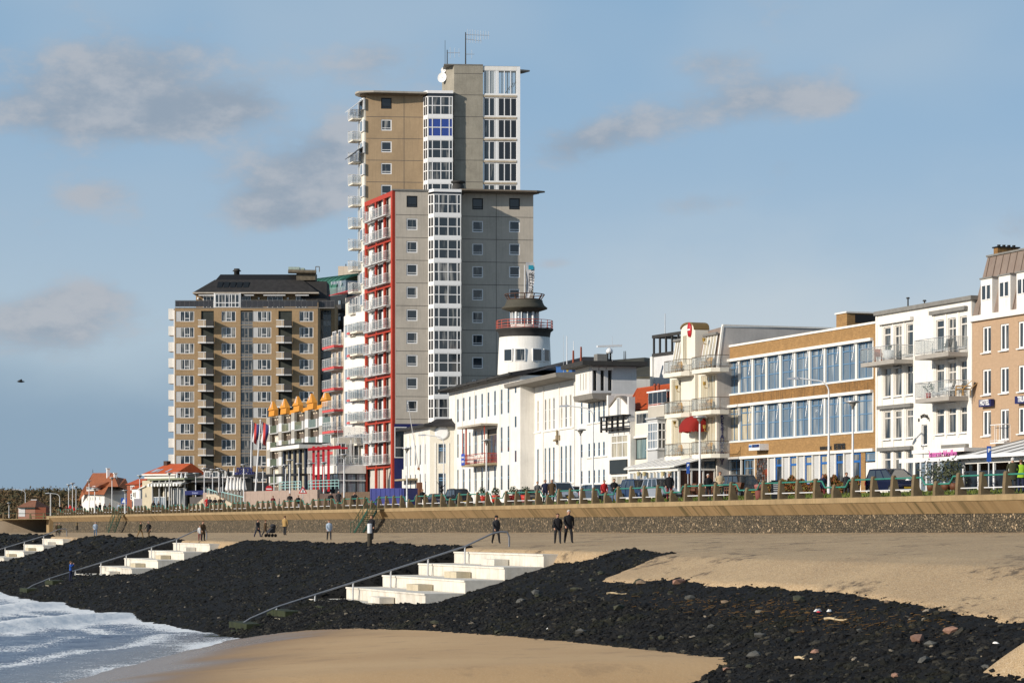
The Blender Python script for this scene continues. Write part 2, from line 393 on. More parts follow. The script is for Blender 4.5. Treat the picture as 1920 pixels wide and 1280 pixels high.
# ================================================================ the beach, the sea, the stone slope
def smooth(t): t = np.clip(t, 0, 1); return t*t*(3-2*t)
def vnoise(x, y, seed=0):
    """cheap tiling-free value noise on numpy arrays"""
    xi = np.floor(x).astype(np.int64); yi = np.floor(y).astype(np.int64); fx = x-xi; fy = y-yi
    fx = fx*fx*(3-2*fx); fy = fy*fy*(3-2*fy)
    def h(a, b):
        n = (a*374761393+b*668265263+seed*974711) & 0x7fffffff
        n = (n ^ (n >> 13))*1274126177 & 0x7fffffff
        return ((n ^ (n >> 16)) & 0xffff)/65535.0
    return (h(xi, yi)*(1-fx)+h(xi+1, yi)*fx)*(1-fy)+(h(xi, yi+1)*(1-fx)+h(xi+1, yi+1)*fx)*fy
def fbm(x, y, o=4, seed=0):
    r = 0; a = .5; t = 0
    for k in range(o): r = r+a*vnoise(x*2**k+17*k, y*2**k-9*k, seed+k); t += a; a *= .5
    return r/t-.5
SEA = -5.8
STAIR_U = (-1.1, 13.7); STAIRS = [(-1.1, 13.7), (77.5, 92.0), (150.5, 165.0)]
def slope_z(w): return -1.45-.3086*(w-22.5)
def wb_of(u): return np.where(u < 10.9, 34.2+.42*(10.9-u), 34.2-.40*(np.minimum(u, 40)-10.9))
def low_z(u, w):
    d = wb_of(u)-w
    z = np.where(d > 0, SEA+.03+1.45*(1-np.exp(-np.maximum(d, 0)/8)), SEA+.03+.055*d)
    z = z-1.6*smooth((-44.5-u)/6.5)+3.2*smooth((-56-u)/5)*smooth((34.5-w)/6)
    return np.maximum(z, -9.0)
def up_edge(u):
    return np.interp(u, [-200, -80, -70, -55.8, -41.5, -33, -25, -17.6, -16.9, -15.6, 400], [29, 28.6, 28.2, 27.2, 25.5, 25.3, 25.2, 25.8, 23.8, 21.7, 21.0])+.5*fbm(u*.35, u*0+3, 3, 5)
def up_z(u, w):
    D = 137+.9447*u; zb = -.00273*D*np.where(D > 700, 0, 1)
    t = np.clip(w/21, 0, 1); z = zb+(-1.22-zb)*t**1.25
    z = z+.12*fbm(u*.08, w*.18, 3, 2)+.035*fbm(u*.5, w*.8, 3, 9)
    z = np.where(w > 21, -1.22-.10*(w-21)-np.maximum(w-22.5, 0)*.21, z)
    e = up_edge(u); 
    return z-smooth((w-e)/.8)*1.2
def sand_z(u, w): return np.maximum(up_z(u, w), low_z(u, w))
def rock_z(u, w):
    cover = smooth((up_edge(u)-.1-w)/1.2)
    z = slope_z(w)+.24*fbm(u*.33, w*.33, 3, 21)+.15*fbm(u*1.7, w*1.7, 3, 31)-cover*1.0
    for a, b in STAIRS:      # the slope is dug out for the steps
        ins = smooth((u-a+.5)/.5)*smooth((b+.5-u)/.5)*smooth((30.7-w)/.8)
        near = smooth((u-a+9.5)/7.5)*smooth((b-1-u)/2)*smooth((30.3-w)/1.5)
        z = z-ins*1.05-near*.62
    return z
def ground_z(u, w): return float(max(sand_z(np.array(float(u)), np.array(float(w))), rock_z(np.array(float(u)), np.array(float(w)))))
def grid_mesh(name, us, ws, zf, mats, kind='structure', attrs=None):
    Ug, Wg = np.meshgrid(us, ws, indexing='ij'); Z = zf(Ug, Wg)
    Xg = ORG.x+DIR.x*Ug-NRM.x*Wg; Yg = ORG.y+DIR.y*Ug-NRM.y*Wg
    co = np.stack([Xg, Yg, Z], -1).reshape(-1, 3).astype(np.float32)
    nu, nw = len(us), len(ws)
    i = np.arange(nu-1)[:, None]*nw+np.arange(nw-1)[None, :]; i = i.reshape(-1)
    f = np.stack([i, i+1, i+nw+1, i+nw], -1)
    me = fast_mesh(name, co, f, mats, True)
    if attrs:
        for k, fn in attrs.items():
            at = me.attributes.new(k, 'FLOAT', 'POINT'); at.data.foreach_set('value', fn(Ug, Wg).reshape(-1).astype(np.float32))
    return tag(put(name, me), kind=kind)
def fast_mesh(name, co, f, mats, smooth_=False):
    me = bpy.data.meshes.new(name); n = len(co); m, k = f.shape
    me.vertices.add(n); me.vertices.foreach_set('co', co.reshape(-1).astype(np.float32))
    me.loops.add(m*k); me.loops.foreach_set('vertex_index', f.reshape(-1).astype(np.int32))
    me.polygons.add(m); me.polygons.foreach_set('loop_start', (np.arange(m)*k).astype(np.int32))
    me.polygons.foreach_set('use_smooth', np.full(m, smooth_))
    for mt in mats: me.materials.append(mt)
    me.update(calc_edges=True); me.validate(); return me
def nodes_mat(name):
    m = bpy.data.materials.new(name); m.use_nodes = True; MATS[name] = m
    return m, m.node_tree.nodes, m.node_tree.links, m.node_tree.nodes['Principled BSDF']
class NB:
    def __init__(s, N, L): s.N = N; s.L = L
    def set(s, sock, v):
        if isinstance(v, bpy.types.NodeSocket): s.L.new(v, sock)
        else: sock.default_value = v
    def noise(s, src, scale, det=4, stretch=None, rough=.5):
        if stretch:
            q = s.N.new('ShaderNodeMapping'); q.inputs['Scale'].default_value = stretch[:3]
            if len(stretch) > 3: q.inputs['Rotation'].default_value = (0, 0, stretch[3])
            s.L.new(src, q.inputs[0]); src = q.outputs[0]
        t = s.N.new('ShaderNodeTexNoise'); t.inputs['Scale'].default_value = scale; t.inputs['Detail'].default_value = det; t.inputs['Roughness'].default_value = rough
        s.L.new(src, t.inputs[0]); return t.outputs[0]
    def rng(s, v, a, b, c=0., d=1., st=False):
        r = s.N.new('ShaderNodeMapRange'); r.interpolation_type = 'SMOOTHSTEP' if st else 'LINEAR'
        for i, x in enumerate((a, b, c, d)): r.inputs[i+1].default_value = x
        s.L.new(v, r.inputs[0]); return r.outputs[0]
    def mix(s, f, a, b, bt='MIX'):
        x = s.N.new('ShaderNodeMix'); x.data_type = 'RGBA'; x.blend_type = bt
        s.set(x.inputs['Factor'], f); s.set(x.inputs['A'], a); s.set(x.inputs['B'], b); return x.outputs['Result']
    def m(s, op, a, b=0., clamp=False):
        x = s.N.new('ShaderNodeMath'); x.operation = op; x.use_clamp = clamp; s.set(x.inputs[0], a); s.set(x.inputs[1], b); return x.outputs[0]
    def bump(s, h, st, dist, nrm=None):
        b = s.N.new('ShaderNodeBump'); b.inputs['Strength'].default_value = st; b.inputs['Distance'].default_value = dist
        s.L.new(h, b.inputs['Height'])
        if nrm is not None: s.L.new(nrm, b.inputs['Normal'])
        return b.outputs[0]
def sand_material():
    m, N, L, b = nodes_mat('beach sand'); q = NB(N, L); tc = N.new('ShaderNodeTexCoord').outputs['Object']
    wet = N.new('ShaderNodeAttribute'); wet.attribute_name = 'wet'
    low = N.new('ShaderNodeAttribute'); low.attribute_name = 'low'
    n1 = q.noise(tc, .22, 5); n2 = q.noise(tc, 3.5, 5, rough=.65); n3 = q.noise(tc, 22, 3, rough=.7)
    c = q.mix(q.rng(n1, .35, .65), (.37, .245, .125, 1), (.46, .315, .165, 1))
    c = q.mix(q.rng(n2, .45, .75, 0, .35), c, (.24, .165, .095, 1))
    c = q.mix(q.rng(n3, .50, .64, 0, .7), c, (.60, .49, .34, 1))
    c = q.mix(q.rng(n3, .47, .36, 0, .7), c, (.19, .13, .08, 1))
    # smooth damp sand of the lower beach
    cl = q.mix(q.rng(q.noise(tc, .16, 5), .35, .7), (.46, .285, .135, 1), (.52, .335, .165, 1))
    cl = q.mix(q.rng(q.noise(tc, 2.6, 6, None, .75), .62, .72, 0, .6), cl, (.28, .185, .10, 1))
    cl = q.mix(q.rng(n3, .52, .66, 0, .35), cl, (.62, .47, .30, 1)); cl = q.mix(q.m('MULTIPLY', q.rng(q.noise(tc, .5, 6, None, .7), .55, .66), .35), cl, (.26, .17, .095, 1))
    c = q.mix(low.outputs['Fac'], c, cl)
    # dark strandlines of drift raked along the upper beach
    sc1 = q.noise(tc, .42, 6, (1.0, .55, 1, .36), .66); sc2 = q.noise(tc, 1.9, 5, (1, .6, 1, .30), .7)
    fl = q.m('MULTIPLY', q.rng(sc1, .555, .61), q.rng(sc2, .45, .60))
    fl = q.m('MULTIPLY', fl, q.m('SUBTRACT', .8, q.m('MULTIPLY', low.outputs['Fac'], .8)))
    c = q.mix(fl, c, (.07, .05, .033, 1))
    sp = q.m('MULTIPLY', q.rng(q.noise(tc, 5, 3, (1, .7, 1, .33), .8), .66, .72), q.m('SUBTRACT', .9, q.m('MULTIPLY', low.outputs['Fac'], .6)))
    c = q.mix(sp, c, (.06, .045, .03, 1))
    c = q.mix(q.m('MULTIPLY', wet.outputs['Fac'], .82), c, (.175, .105, .058, 1))
    L.new(c, b.inputs['Base Color'])
    q.set(b.inputs['Roughness'], q.rng(wet.outputs['Fac'], .5, 1, .95, .25))
    b.inputs['Specular IOR Level'].default_value = .35
    h = q.m('ADD', q.m('MULTIPLY', n2, .7), q.m('MULTIPLY', n3, .25))
    h = q.m('MULTIPLY', h, q.m('SUBTRACT', 1.0, q.m('MULTIPLY', low.outputs['Fac'], .75)))
    L.new(q.bump(h, .9, .09), b.inputs['Normal']); return m
def rock_material(name, c0, c1, loose=False):
    m, N, L, b = nodes_mat(name); q = NB(N, L); tc = N.new('ShaderNodeTexCoord').outputs['Object']
    n1 = q.noise(tc, 1.3, 5); n2 = q.noise(tc, 9, 5, rough=.7)
    c = q.mix(q.rng(n1, .35, .7), (*c0, 1), (*c1, 1))
    if loose:
        at = N.new('ShaderNodeAttribute'); at.attribute_name = 'tone'
        c = q.mix(q.rng(at.outputs['Fac'], .84, 1.0), c, (.062, .056, .042, 1))
        c = q.mix(q.rng(at.outputs['Fac'], .992, 1.0), c, (.30, .25, .19, 1))
        c = q.mix(q.m('MULTIPLY', q.rng(q.noise(tc, .35, 4), .5, .65), .45), c, (.026, .027, .014, 1))
    L.new(c, b.inputs['Base Color']); b.inputs['Roughness'].default_value = .8; b.inputs['Specular IOR Level'].default_value = .10
    L.new(q.bump(n2, 1, .07), b.inputs['Normal']); return m
def sea_material():
    m, N, L, b = nodes_mat('sea water'); q = NB(N, L); tc = N.new('ShaderNodeTexCoord').outputs['Object']
    fo = N.new('ShaderNodeAttribute'); fo.attribute_name = 'foam'
    n1 = q.noise(tc, 1.3, 8, (1, .75, 1, .34), .78); n2 = q.noise(tc, 9, 5, (1, .6, 1, .34), .7)
    s = q.m('ADD', fo.outputs['Fac'], q.m('ADD', q.m('MULTIPLY', q.m('SUBTRACT', n1, .5), 2.3), q.m('MULTIPLY', q.m('SUBTRACT', n2, .5), 3.0)))
    fm = q.rng(s, .58, .80, st=True)
    shallow = N.new('ShaderNodeAttribute'); shallow.attribute_name = 'shallow'
    wc = q.mix(shallow.outputs['Fac'], (.075, .088, .135, 1), (.17, .14, .12, 1))
    c = q.mix(fm, wc, (.80, .80, .78, 1)); L.new(c, b.inputs['Base Color'])
    q.set(b.inputs['Roughness'], q.rng(fm, 0, 1, .22, .85)); b.inputs['IOR'].default_value = 1.33; b.inputs['Specular IOR Level'].default_value = .5
    h = q.m('ADD', q.m('MULTIPLY', q.noise(tc, 1.1, 6, (1, .35, 1, .34), .6), 1.0), q.m('MULTIPLY', n2, .25))
    L.new(q.bump(h, .8, .16), b.inputs['Normal']); return m
def axis_pts(segs):
    r = [segs[0][0]]
    for a, b, st_ in segs:
        n = max(1, int(round((b-a)/st_))); r += list(a+(b-a)*(np.arange(1, n+1))/n)
    return np.array(r)
SAND = sand_material(); ROCK = rock_material('wet basalt', (.009, .009, .009), (.017, .0165, .016)); ROCKL = rock_material('loose basalt', (.009, .009, .0095), (.022, .0215, .020), True)
us = axis_pts([(-140, -70, 1.2), (-70, 22, .3), (22, 110, .6), (110, 320, 1.5), (320, 900, 12)])
ws = axis_pts([(0.02, 18, .6), (18, 40, .28), (40, 70, .6), (70, 140, 4)])
def wetf(u, w):
    d = wb_of(u)-w
    return np.where(w > 28, smooth((11.0-d+9*fbm(u*.1, w*.1, 4, 3))/9.0), 0)
grid_mesh('beach_sand', us, ws, sand_z, [SAND], attrs={'wet': wetf, 'low': lambda u, w: (smooth((w-28)/1.0)*(low_z(u, w) > up_z(u, w)) )*np.where(u < -57, .0, 1.0)})
us2 = axis_pts([(-100, -66, .6), (-66, 24, .2), (24, 110, .45), (110, 330, 1.2)]); ws2 = axis_pts([(20.2, 30, .2), (30, 40, .22), (40, 46, 1.0)])
grid_mesh('stone_slope', us2, ws2, rock_z, [ROCK])
# distant ground under everything (one sheet that reaches the horizon, below the sea and the streets)
g = MB(); g.box(-9000, 9000, -300, 12000, -9.6, -9.1); struct(g, 'seabed_ground', M('sea bed sand', (.2, .15, .1), .9))
# loose stones of the slope
def icosa():
    t = (1+5**.5)/2; v = np.array([(-1,t,0),(1,t,0),(-1,-t,0),(1,-t,0),(0,-1,t),(0,1,t),(0,-1,-t),(0,1,-t),(t,0,-1),(t,0,1),(-t,0,-1),(-t,0,1)], float)
    v /= np.linalg.norm(v[0])
    f = np.array([(0,11,5),(0,5,1),(0,1,7),(0,7,10),(0,10,11),(1,5,9),(5,11,4),(11,10,2),(10,7,6),(7,1,8),(3,9,4),(3,4,2),(3,2,6),(3,6,8),(3,8,9),(4,9,5),(2,4,11),(6,2,10),(8,6,7),(9,8,1)])
    return v, f
IV, IF = icosa()
def rock_cloud(name, n, ur, wr, smin, smax, rs):
    u = rs.uniform(*ur, n); w = rs.uniform(*wr, n)
    zs = rock_z(u, w); zz = sand_z(u, w); near = (wb_of(u)-w)
    keep = (zs > zz-.10) & (zs > SEA-.2)
    ins = np.zeros(n, bool)
    for a, b in STAIRS: ins |= (u > a-.1) & (u < b+.1) & (w < 30.2)
    keep &= ~ins; u, w, zs = u[keep], w[keep], zs[keep]; n = len(u)
    s = smin+(smax-smin)*rs.uniform(0, 1, n)**2.2
    V = IV[None]*(1+rs.uniform(-.28, .28, (n, 12, 1)))
    V = V*(s[:, None, None]*rs.uniform(.6, 1.3, (n, 1, 3)))
    V[:, :, 2] *= .55
    th = rs.uniform(0, 2*PI, n); c, sn = np.cos(th)[:, None], np.sin(th)[:, None]
    x = V[:, :, 0]*c-V[:, :, 1]*sn; y = V[:, :, 0]*sn+V[:, :, 1]*c
    ti = rs.uniform(-.6, .6, n)[:, None]; z = V[:, :, 2]*np.cos(ti)+x*np.sin(ti); x = x*np.cos(ti)-V[:, :, 2]*np.sin(ti)
    X0 = ORG.x+DIR.x*u-NRM.x*w; Y0 = ORG.y+DIR.y*u-NRM.y*w
    co = np.stack([x+X0[:, None], y+Y0[:, None], z+(zs-s*.05)[:, None]], -1).reshape(-1, 3)
    f = (IF[None]+np.arange(n)[:, None, None]*12).reshape(-1, 3)
    me = fast_mesh(name, co, f, [ROCKL]); at = me.attributes.new('tone', 'FLOAT', 'POINT')
    at.data.foreach_set('value', np.repeat(rs.uniform(0, 1, n), 12).astype(np.float32))
    return tag(put(name, me), kind='stuff', label='dark basalt rubble covering the sea slope')
rs = np.random.RandomState(11)
rock_cloud('basalt_rubble', 30000, (-75, 16), (21, 39), .045, .135, rs)
rock_cloud('toe_rubble', 15000, (-72, 12), (28, 38), .06, .20, rs)
rock_cloud('basalt_rubble', 17000, (14, 110), (21, 38), .06, .16, rs)
rock_cloud('basalt_rubble', 7000, (100, 330), (20.5, 38), .12, .34, rs)
# the bigger stones one by one
ROCKV = []
for k in range(6):
    V = IV*(1+rs.uniform(-.25, .25, (12, 1)))*np.array([1.25, .9, .62])
    me = fast_mesh('rock', V, IF, [ROCKL]); ROCKV.append(me)
LROCK = [M('tan rock', (.22, .155, .10), .9, .25, 4, bump=.02), M('grey rock', (.10, .098, .088), .9, .25, 4, bump=.02), M('olive grey rock', (.055, .056, .036), .9, .25, 4, bump=.02), M('pink rock', (.30, .17, .12), .9, .2, 4, bump=.02), ]
for k in range(110):
    u = rs.uniform(-68, -12); w = 24+15*rs.uniform(0, 1)**.8
    z = float(rock_z(np.array(u), np.array(w)))
    if z < float(sand_z(np.array(u), np.array(w)))-.05 or (-1.6 < u < 14.2 and w < 31): continue
    mi = rs.choice([0, 1, 2, 2, 1, 3, 1, 2, 1, 2, 2, 1]); me = ROCKV[k % 6]
    p = UW(u, w, z+.06); o = put('rock', me, None, p, rs.uniform(0, 6)); s = rs.uniform(.10, .24)*(1.25 if k % 9 == 0 else 1)
    o.scale = (s, s, s); o.rotation_euler[0] = rs.uniform(-.5, .5)
    o.material_slots[0].link = 'OBJECT'; o.material_slots[0].material = LROCK[mi]
    tag(o, ['tan rock lying loose on the dark stone slope', 'grey rock lying loose on the dark stone slope', 'olive grey rock lying loose on the dark stone slope', 'pinkish rock lying loose on the dark stone slope'][mi], 'rock', ['tan rocks on the stone slope', 'grey rocks on the stone slope', 'olive rocks on the stone slope', 'pinkish rocks on the stone slope'][mi])
# straw coloured drift and bits of litter
dr = MB()
for k in range(620):
    u = rs.normal(-38, 7) if k < 420 else rs.normal(-46, 4); w = 27.6+rs.normal(0, .55)+(.0 if k < 420 else .6)
    z = float(max(rock_z(np.array(u), np.array(w)), sand_z(np.array(u), np.array(w))))+.06; p = UW(u, w, z); a = rs.uniform(-1.6, 1.6)+RZ; l = rs.uniform(.03, .28)**1.15
    d = Vector((math.cos(a), math.sin(a), rs.uniform(-.15, .15)))*l
    dr.cyl(p-d*.5, p+d*.5+Vector((0, 0, .02)), .010, .008, 3)
tag(dr.build('reed_litter', M('dry reed straw', (.26, .14, .04), .9, .45, 5)), kind='stuff', label='yellow brown reed litter strewn over the dark stones')
def driftwood(px, a, l, lab, matx, u, w, ang):
    m = MB(); n = 6; pts = [Vector((i*l/n-l/2, .04*math.sin(i*1.7), .03*math.sin(i*1.1))) for i in range(n+1)]
    for i in range(n): m.cyl(pts[i], pts[i+1], .05*(1-.5*i/n), .05*(1-.5*(i+1)/n), 6)
    m.cyl(pts[2], pts[2]+Vector((.1, .12, .06)), .02, .008, 5)
    o = m.build('driftwood', matx, None, UW(u, w, ground_z(u, w)+.10), ang); tag(o, lab, 'driftwood')
WOODP = M('bleached driftwood', (.55, .42, .25), .8, .2, 6)
driftwood(0, 0, .9, 'pale bleached stick on the dark stones below the sand point', WOODP, -24, 27.5, RZ+1.2)
driftwood(0, 0, 1.0, 'pale stick on the dark stones near the reed litter', WOODP, -45.6, 28.2, RZ+.4)
driftwood(0, 0, .8, 'thin pale stick low on the stones near the frame corner', WOODP, -50, 31.5, RZ+.3)
def litter(u, w, s, lab, mt, cat='litter'):
    m = MB(); r2 = random.Random(int(u*100))
    n = 7; top = [(s*(.6+.4*r2.random())*math.cos(i*2*PI/n), s*.6*(.6+.4*r2.random())*math.sin(i*2*PI/n)) for i in range(n)]
    m.add([(x, y, 0) for x, y in top]+[(x*.5+.02, y*.5, s*(.25+.2*r2.random())) for x, y in top]+[(0, 0, s*.4)], [(i, (i+1) % n, (i+1) % n+n, i+n) for i in range(n)]+[(i+n, (i+1) % n+n, 2*n) for i in range(n)]+[tuple(range(n-1, -1, -1))], 0)
    tag(m.build('plastic_litter', mt, None, UW(u, w, ground_z(u, w)+.05), r2.random()*3), lab, cat)
litter(-43.0, 27.6, .22, 'crumpled white plastic bag among the reed litter', CANVAS); litter(-43.7, 27.5, .18, 'smaller white plastic scrap beside the crumpled bag', CANVAS)
litter(-43.3, 27.7, .10, 'red plastic scrap between two white scraps', CRIM); litter(-57.5, 29.0, .14, 'white plastic scrap on stones near the right sand', CANVAS)
litter(-35.6, 2.4, .09, 'white scrap on the upper sand near the wall', CANVAS); litter(-.5, 1.5, .2, 'white scrap at the wall foot behind the steps', CANVAS)
litter(-26.5, 31.5, .12, 'white shell fragment on the lower stones', CANVAS)
# ---------------------------------------------------------------- sea
SEAM = sea_material()
def crest(u, w):
    """rolling wave lines, roughly parallel to the shore"""
    z = 0; f = 0
    for (w0, slope, amp, wid, u0, u1, ph) in [(50, -.42, .50, 1.5, -30, 60, 0), (44.0, -.28, .22, 1.0, 30, 105, 1.2), (58, -.40, .40, 1.7, -40, 120, 2.2), (66, -.30, .45, 2.0, -60, 160, .7), (41.5, -.05, .15, .8, 85, 200, 3.0), (78, -.3, .5, 2.4, -60, 250, 4.4)]:
        c = w0+slope*(u-10)+1.6*np.sin(u*.11+ph)+2.4*fbm(u*.09, u*0+ph*7, 3, 4)
        d = (w-c)/wid; env = smooth((u-u0)/12)*smooth((u1-u)/12)*(.55+.9*(fbm(u*.13+ph*5, w*.02, 3, 8)+.4))
        z = z+amp*env*np.exp(-d*d); f = f+env*np.exp(-((w-c+.9)/(wid*1.35))**2)*1.05
    return z, f
def sea_zf(u, w):
    sh = smooth((w-wb_of(np.minimum(u, 15)))/8)
    z, f = crest(u, w)
    return SEA+sh*(z+.20*fbm(u*.45, w*.45, 4, 41)+.10*fbm(u*1.8, w*1.8, 2, 43))+.05*fbm(u*.3, w*.3, 3, 45)*(1-sh)
def foamf(u, w):
    z, f = crest(u, w)
    d = w-np.where(u < 12, wb_of(u), 36.3)
    edge = 1.15*np.exp(-np.abs(d+.5+2*fbm(u*.2, w*.1, 3, 61))/1.3)
    wash = .42*np.exp(-np.maximum(d-1, 0)/7)*(.6+1.5*fbm(u*.12, w*.25, 3, 71))
    e2 = .75*np.exp(-((d-5.5-3.5*fbm(u*.1, w*0, 3, 81))/.8)**2)+.6*np.exp(-((d-11-4*fbm(u*.08, w*0+4, 3, 91))/1.0)**2)
    rocks = np.where(u > 14, .9*np.exp(-np.abs(w-37.2)/1.6), 0)
    return np.clip(f*1.15+edge+wash*1.3+e2+rocks, -.2, 1.4)-.04
us3 = axis_pts([(-75, -45, 2), (-45, 60, .35), (60, 200, 1.0), (200, 600, 8), (600, 6000, 200)]); ws3 = axis_pts([(29, 34, 1), (34, 80, .35), (80, 140, 2.0), (140, 700, 20), (700, 6000, 400)])
grid_mesh('sea_water', us3, ws3, sea_zf, [SEAM], attrs={'foam': foamf, 'shallow': lambda u, w: .9*smooth(1-(w-wb_of(np.minimum(u, 15)))/9)})
# ================================================================ sea wall
U0, U1 = -60.0, 301.0
def along(mb, prof, u0, u1, step, mi=0, jitter=0.0):
    """sweep a (w, z) profile along the wall in bays"""
    n = max(1, int(round((u1-u0)/step)))
    for i in range(n):
        a = u0+(u1-u0)*i/n; b = u0+(u1-u0)*(i+1)/n; a += .012; b -= .012
        P = [UW(a, w, z) for w, z in prof]+[UW(b, w, z) for w, z in prof]; k = len(prof)
        fs = [(j, (j+1) % k, (j+1) % k+k, j+k) for j in range(k)]+[tuple(range(k-1, -1, -1)), tuple(range(k, 2*k))]
        mb.add(P, fs, mi)
root = empty('sea_wall', UW(0, 0, 0)); tag(root, 'long sea wall of rough stone with an overhanging concrete top', 'sea wall')
def relroot(me_obj): me_obj.location = -root.location; return me_obj
def stone_facing_mat():
    m, N, L, b = nodes_mat('rough rubble facing'); q = NB(N, L); tc = N.new('ShaderNodeTexCoord').outputs['Object']
    v = N.new('ShaderNodeTexVoronoi'); v.inputs['Scale'].default_value = 6.5; L.new(tc, v.inputs['Vector'])
    v2 = N.new('ShaderNodeTexVoronoi'); v2.feature = 'DISTANCE_TO_EDGE'; v2.inputs['Scale'].default_value = 6.5; L.new(tc, v2.inputs['Vector'])
    sp = N.new('ShaderNodeSeparateColor'); L.new(v.outputs['Color'], sp.inputs[0])
    c = q.mix(q.rng(sp.outputs[0], .1, .9), (.075, .062, .042, 1), (.20, .155, .095, 1))
    c = q.mix(q.rng(sp.outputs[1], .84, .97), c, (.42, .31, .19, 1))
    c = q.mix(q.rng(v2.outputs['Distance'], .07, .0), c, (.03, .024, .018, 1))
    c = q.mix(q.rng(q.noise(tc, .5, 4), .45, .7, 0, .4), c, (.10, .075, .04, 1))
    L.new(c, b.inputs['Base Color']); b.inputs['Roughness'].default_value = .92
    h = q.m('ADD', q.m('MULTIPLY', q.rng(v2.outputs['Distance'], 0, .18), 1.0), q.m('MULTIPLY', q.noise(tc, 12, 4), .5))
    L.new(q.bump(h, 1, .10), b.inputs['Normal']); return m
def return_mat():
    m, N, L, b = nodes_mat('stained wave return concrete'); q = NB(N, L); tc = N.new('ShaderNodeTexCoord').outputs['Object']
    q0 = N.new('ShaderNodeMapping'); q0.inputs['Rotation'].default_value = (0, 0, -RZ); L.new(tc, q0.inputs[0])
    st_ = q.noise(q0.outputs[0], 1.0, 6, (1.1, .02, .02), .75); st2 = q.noise(q0.outputs[0], 1.0, 5, (.12, .01, .01), .6)
    c = q.mix(q.rng(st_, .35, .7), (.345, .235, .115, 1), (.27, .175, .08, 1))
    c = q.mix(q.m('MULTIPLY', q.rng(st_, .50, .62), q.rng(st2, .38, .58)), c, (.115, .088, .035, 1))
    c = q.mix(q.rng(q.noise(tc, 1.5, 6), .5, .8, 0, .4), c, (.26, .18, .09, 1))
    L.new(c, b.inputs['Base Color']); b.inputs['Roughness'].default_value = .9
    L.new(q.bump(q.noise(tc, 10, 4), .6, .01), b.inputs['Normal']); return m
SFM = stone_facing_mat(); RTM = return_mat()
# rough facing as real relief
def facing_mesh():
    uu = axis_pts([(U0, 20, .16), (20, 130, .35), (130, U1, 1.0)]); zz = np.linspace(-2.6, .66, 22)
    Ug, Zg = np.meshgrid(uu, zz, indexing='ij')
    Wd = .02+.12*(.7-Zg)*.35+.16*fbm(Ug*2.6, Zg*2.6, 3, 77)*smooth((.66-Zg)/.1)
    co = np.stack([ORG.x+DIR.x*Ug-NRM.x*Wd, ORG.y+DIR.y*Ug-NRM.y*Wd, Zg], -1).reshape(-1, 3)
    nw = len(zz); i = (np.arange(len(uu)-1)[:, None]*nw+np.arange(nw-1)[None]).reshape(-1)
    return fast_mesh('stone_facing', co, np.stack([i, i+1, i+nw+1, i+nw], -1), [SFM], False)
relroot(put('stone_facing', facing_mesh(), root))
m = MB(); along(m, [(.05, .64), (.10, .70), (.60, 1.27), (.60, 1.29), (-.35, 1.29), (-.35, .64)], U0, U1, 2.43*2)
relroot(m.build('wave_return', RTM, root))
m = MB(); along(m, [(.66, 1.292), (.67, 1.58), (.64, 1.60), (-.40, 1.60), (-.40, 1.292)], U0, U1, 2.43*4)
relroot(m.build('coping', WALLC, root))
m = MB(); along(m, [(-.06, -2.6), (-.06, .63), (-.36, .63), (-.36, -2.6)], U0, U1, 30); relroot(m.build('core', WALLC, root))
# corner pier where the near wall ends, and the lower wall beyond it
m = MB(); e = UW(U1, 0); 
a_, b_ = UW(U1, .7), UW(U1+3, .7); c_, d_ = UW(U1+3, -.6), UW(U1, -.6)
m.hull8([Vector((*p.xy, -2.2)) for p in (b_, a_, d_, c_)], [Vector((*p.xy, 1.6)) for p in (b_, a_, d_, c_)]); relroot(m.build('end_pier', WALLC, root))
fb = Bld('far_sea_wall', 'low greyish sea wall beyond the end of the main wall', 'sea wall', (-190, 470), (-78, 458), g=0)
fb.box('stone_facing', M('greyish far stone', (.27, .215, .155), .9, .15, .3), 0, fb.len, -2.2, .9, -.6, 1)
fb.box('coping', WALLC, 0, fb.len, .9, 1.25, -.7, 1)
# ---------------------------------------------------------------- railing of posts, green pipe and white pipe
rail = empty('promenade_railing', UW(0, 0, 1.6)); tag(rail, 'long railing of wedge shaped concrete posts with green top pipe along the wall', 'railing')
def post_mesh(h, name='post'):
    m = MB(); t = .14
    prof = [(-.50, 0), (-.42, .30), (-.34, .36), (-.10, h-.16), (-.14, h), (-.05, h), (0.0, 0)] # (seaward is +)
    # side profile in (y = inland, z); thickness along x
    p = [(.0, 0), (.56, 0), (.54, .28), (.42, .38), (.27, h-.12), (.20, h), (.11, h), (.06, h-.08), (.0, .36)]
    m.prism(p, -t, t, 'x', 0)
    m.box(-t-.02, t+.02, -.03, .58, 0, .035)
    return m.mesh(name, [POSTC])
PT = post_mesh(1.17); PS = post_mesh(.78)
P = 2.43; k0, k1 = -22, 123
def is_low(k): return k % 5 == 0
def rloc(u, w, z): v = UW(u, w, z)-rail.location; return v
for k in range(k0, k1):
    u = -1.5+P*k
    put('post', PS if is_low(k) else PT, rail, rloc(u, .50, 1.60), RZ)
for k in range(k0, k1-1):
    u = -1.5+P*k; m = MB(); a = .52; hz = 1.02
    lo, nlo = is_low(k), is_low(k+1); w_ = .30
    zt, zl = 1.60+1.0, 1.60+.62
    if not lo and not nlo: pts = [(0, zt), (P, zt)]
    elif lo: pts = [(0, zl), (P*.55, zl), (P*.72, zt), (P, zt)]
    else: pts = [(0, zt), (P*.28, zt), (P*.45, zl), (P, zl)]
    pp = [rloc(u+x, w_, z) for x, z in pts]; m.tube(pp, .048, 7); m.build('top_pipe', GREENR, rail)
    if k % 5 != 4 and not lo:
        m = MB(); m.tube([rloc(u+.1, w_, 1.60+.36), rloc(u+P-.1, w_, 1.60+.36)], .035, 6); m.build('lower_pipe', POLE, rail)
frail = fb
m = MB()
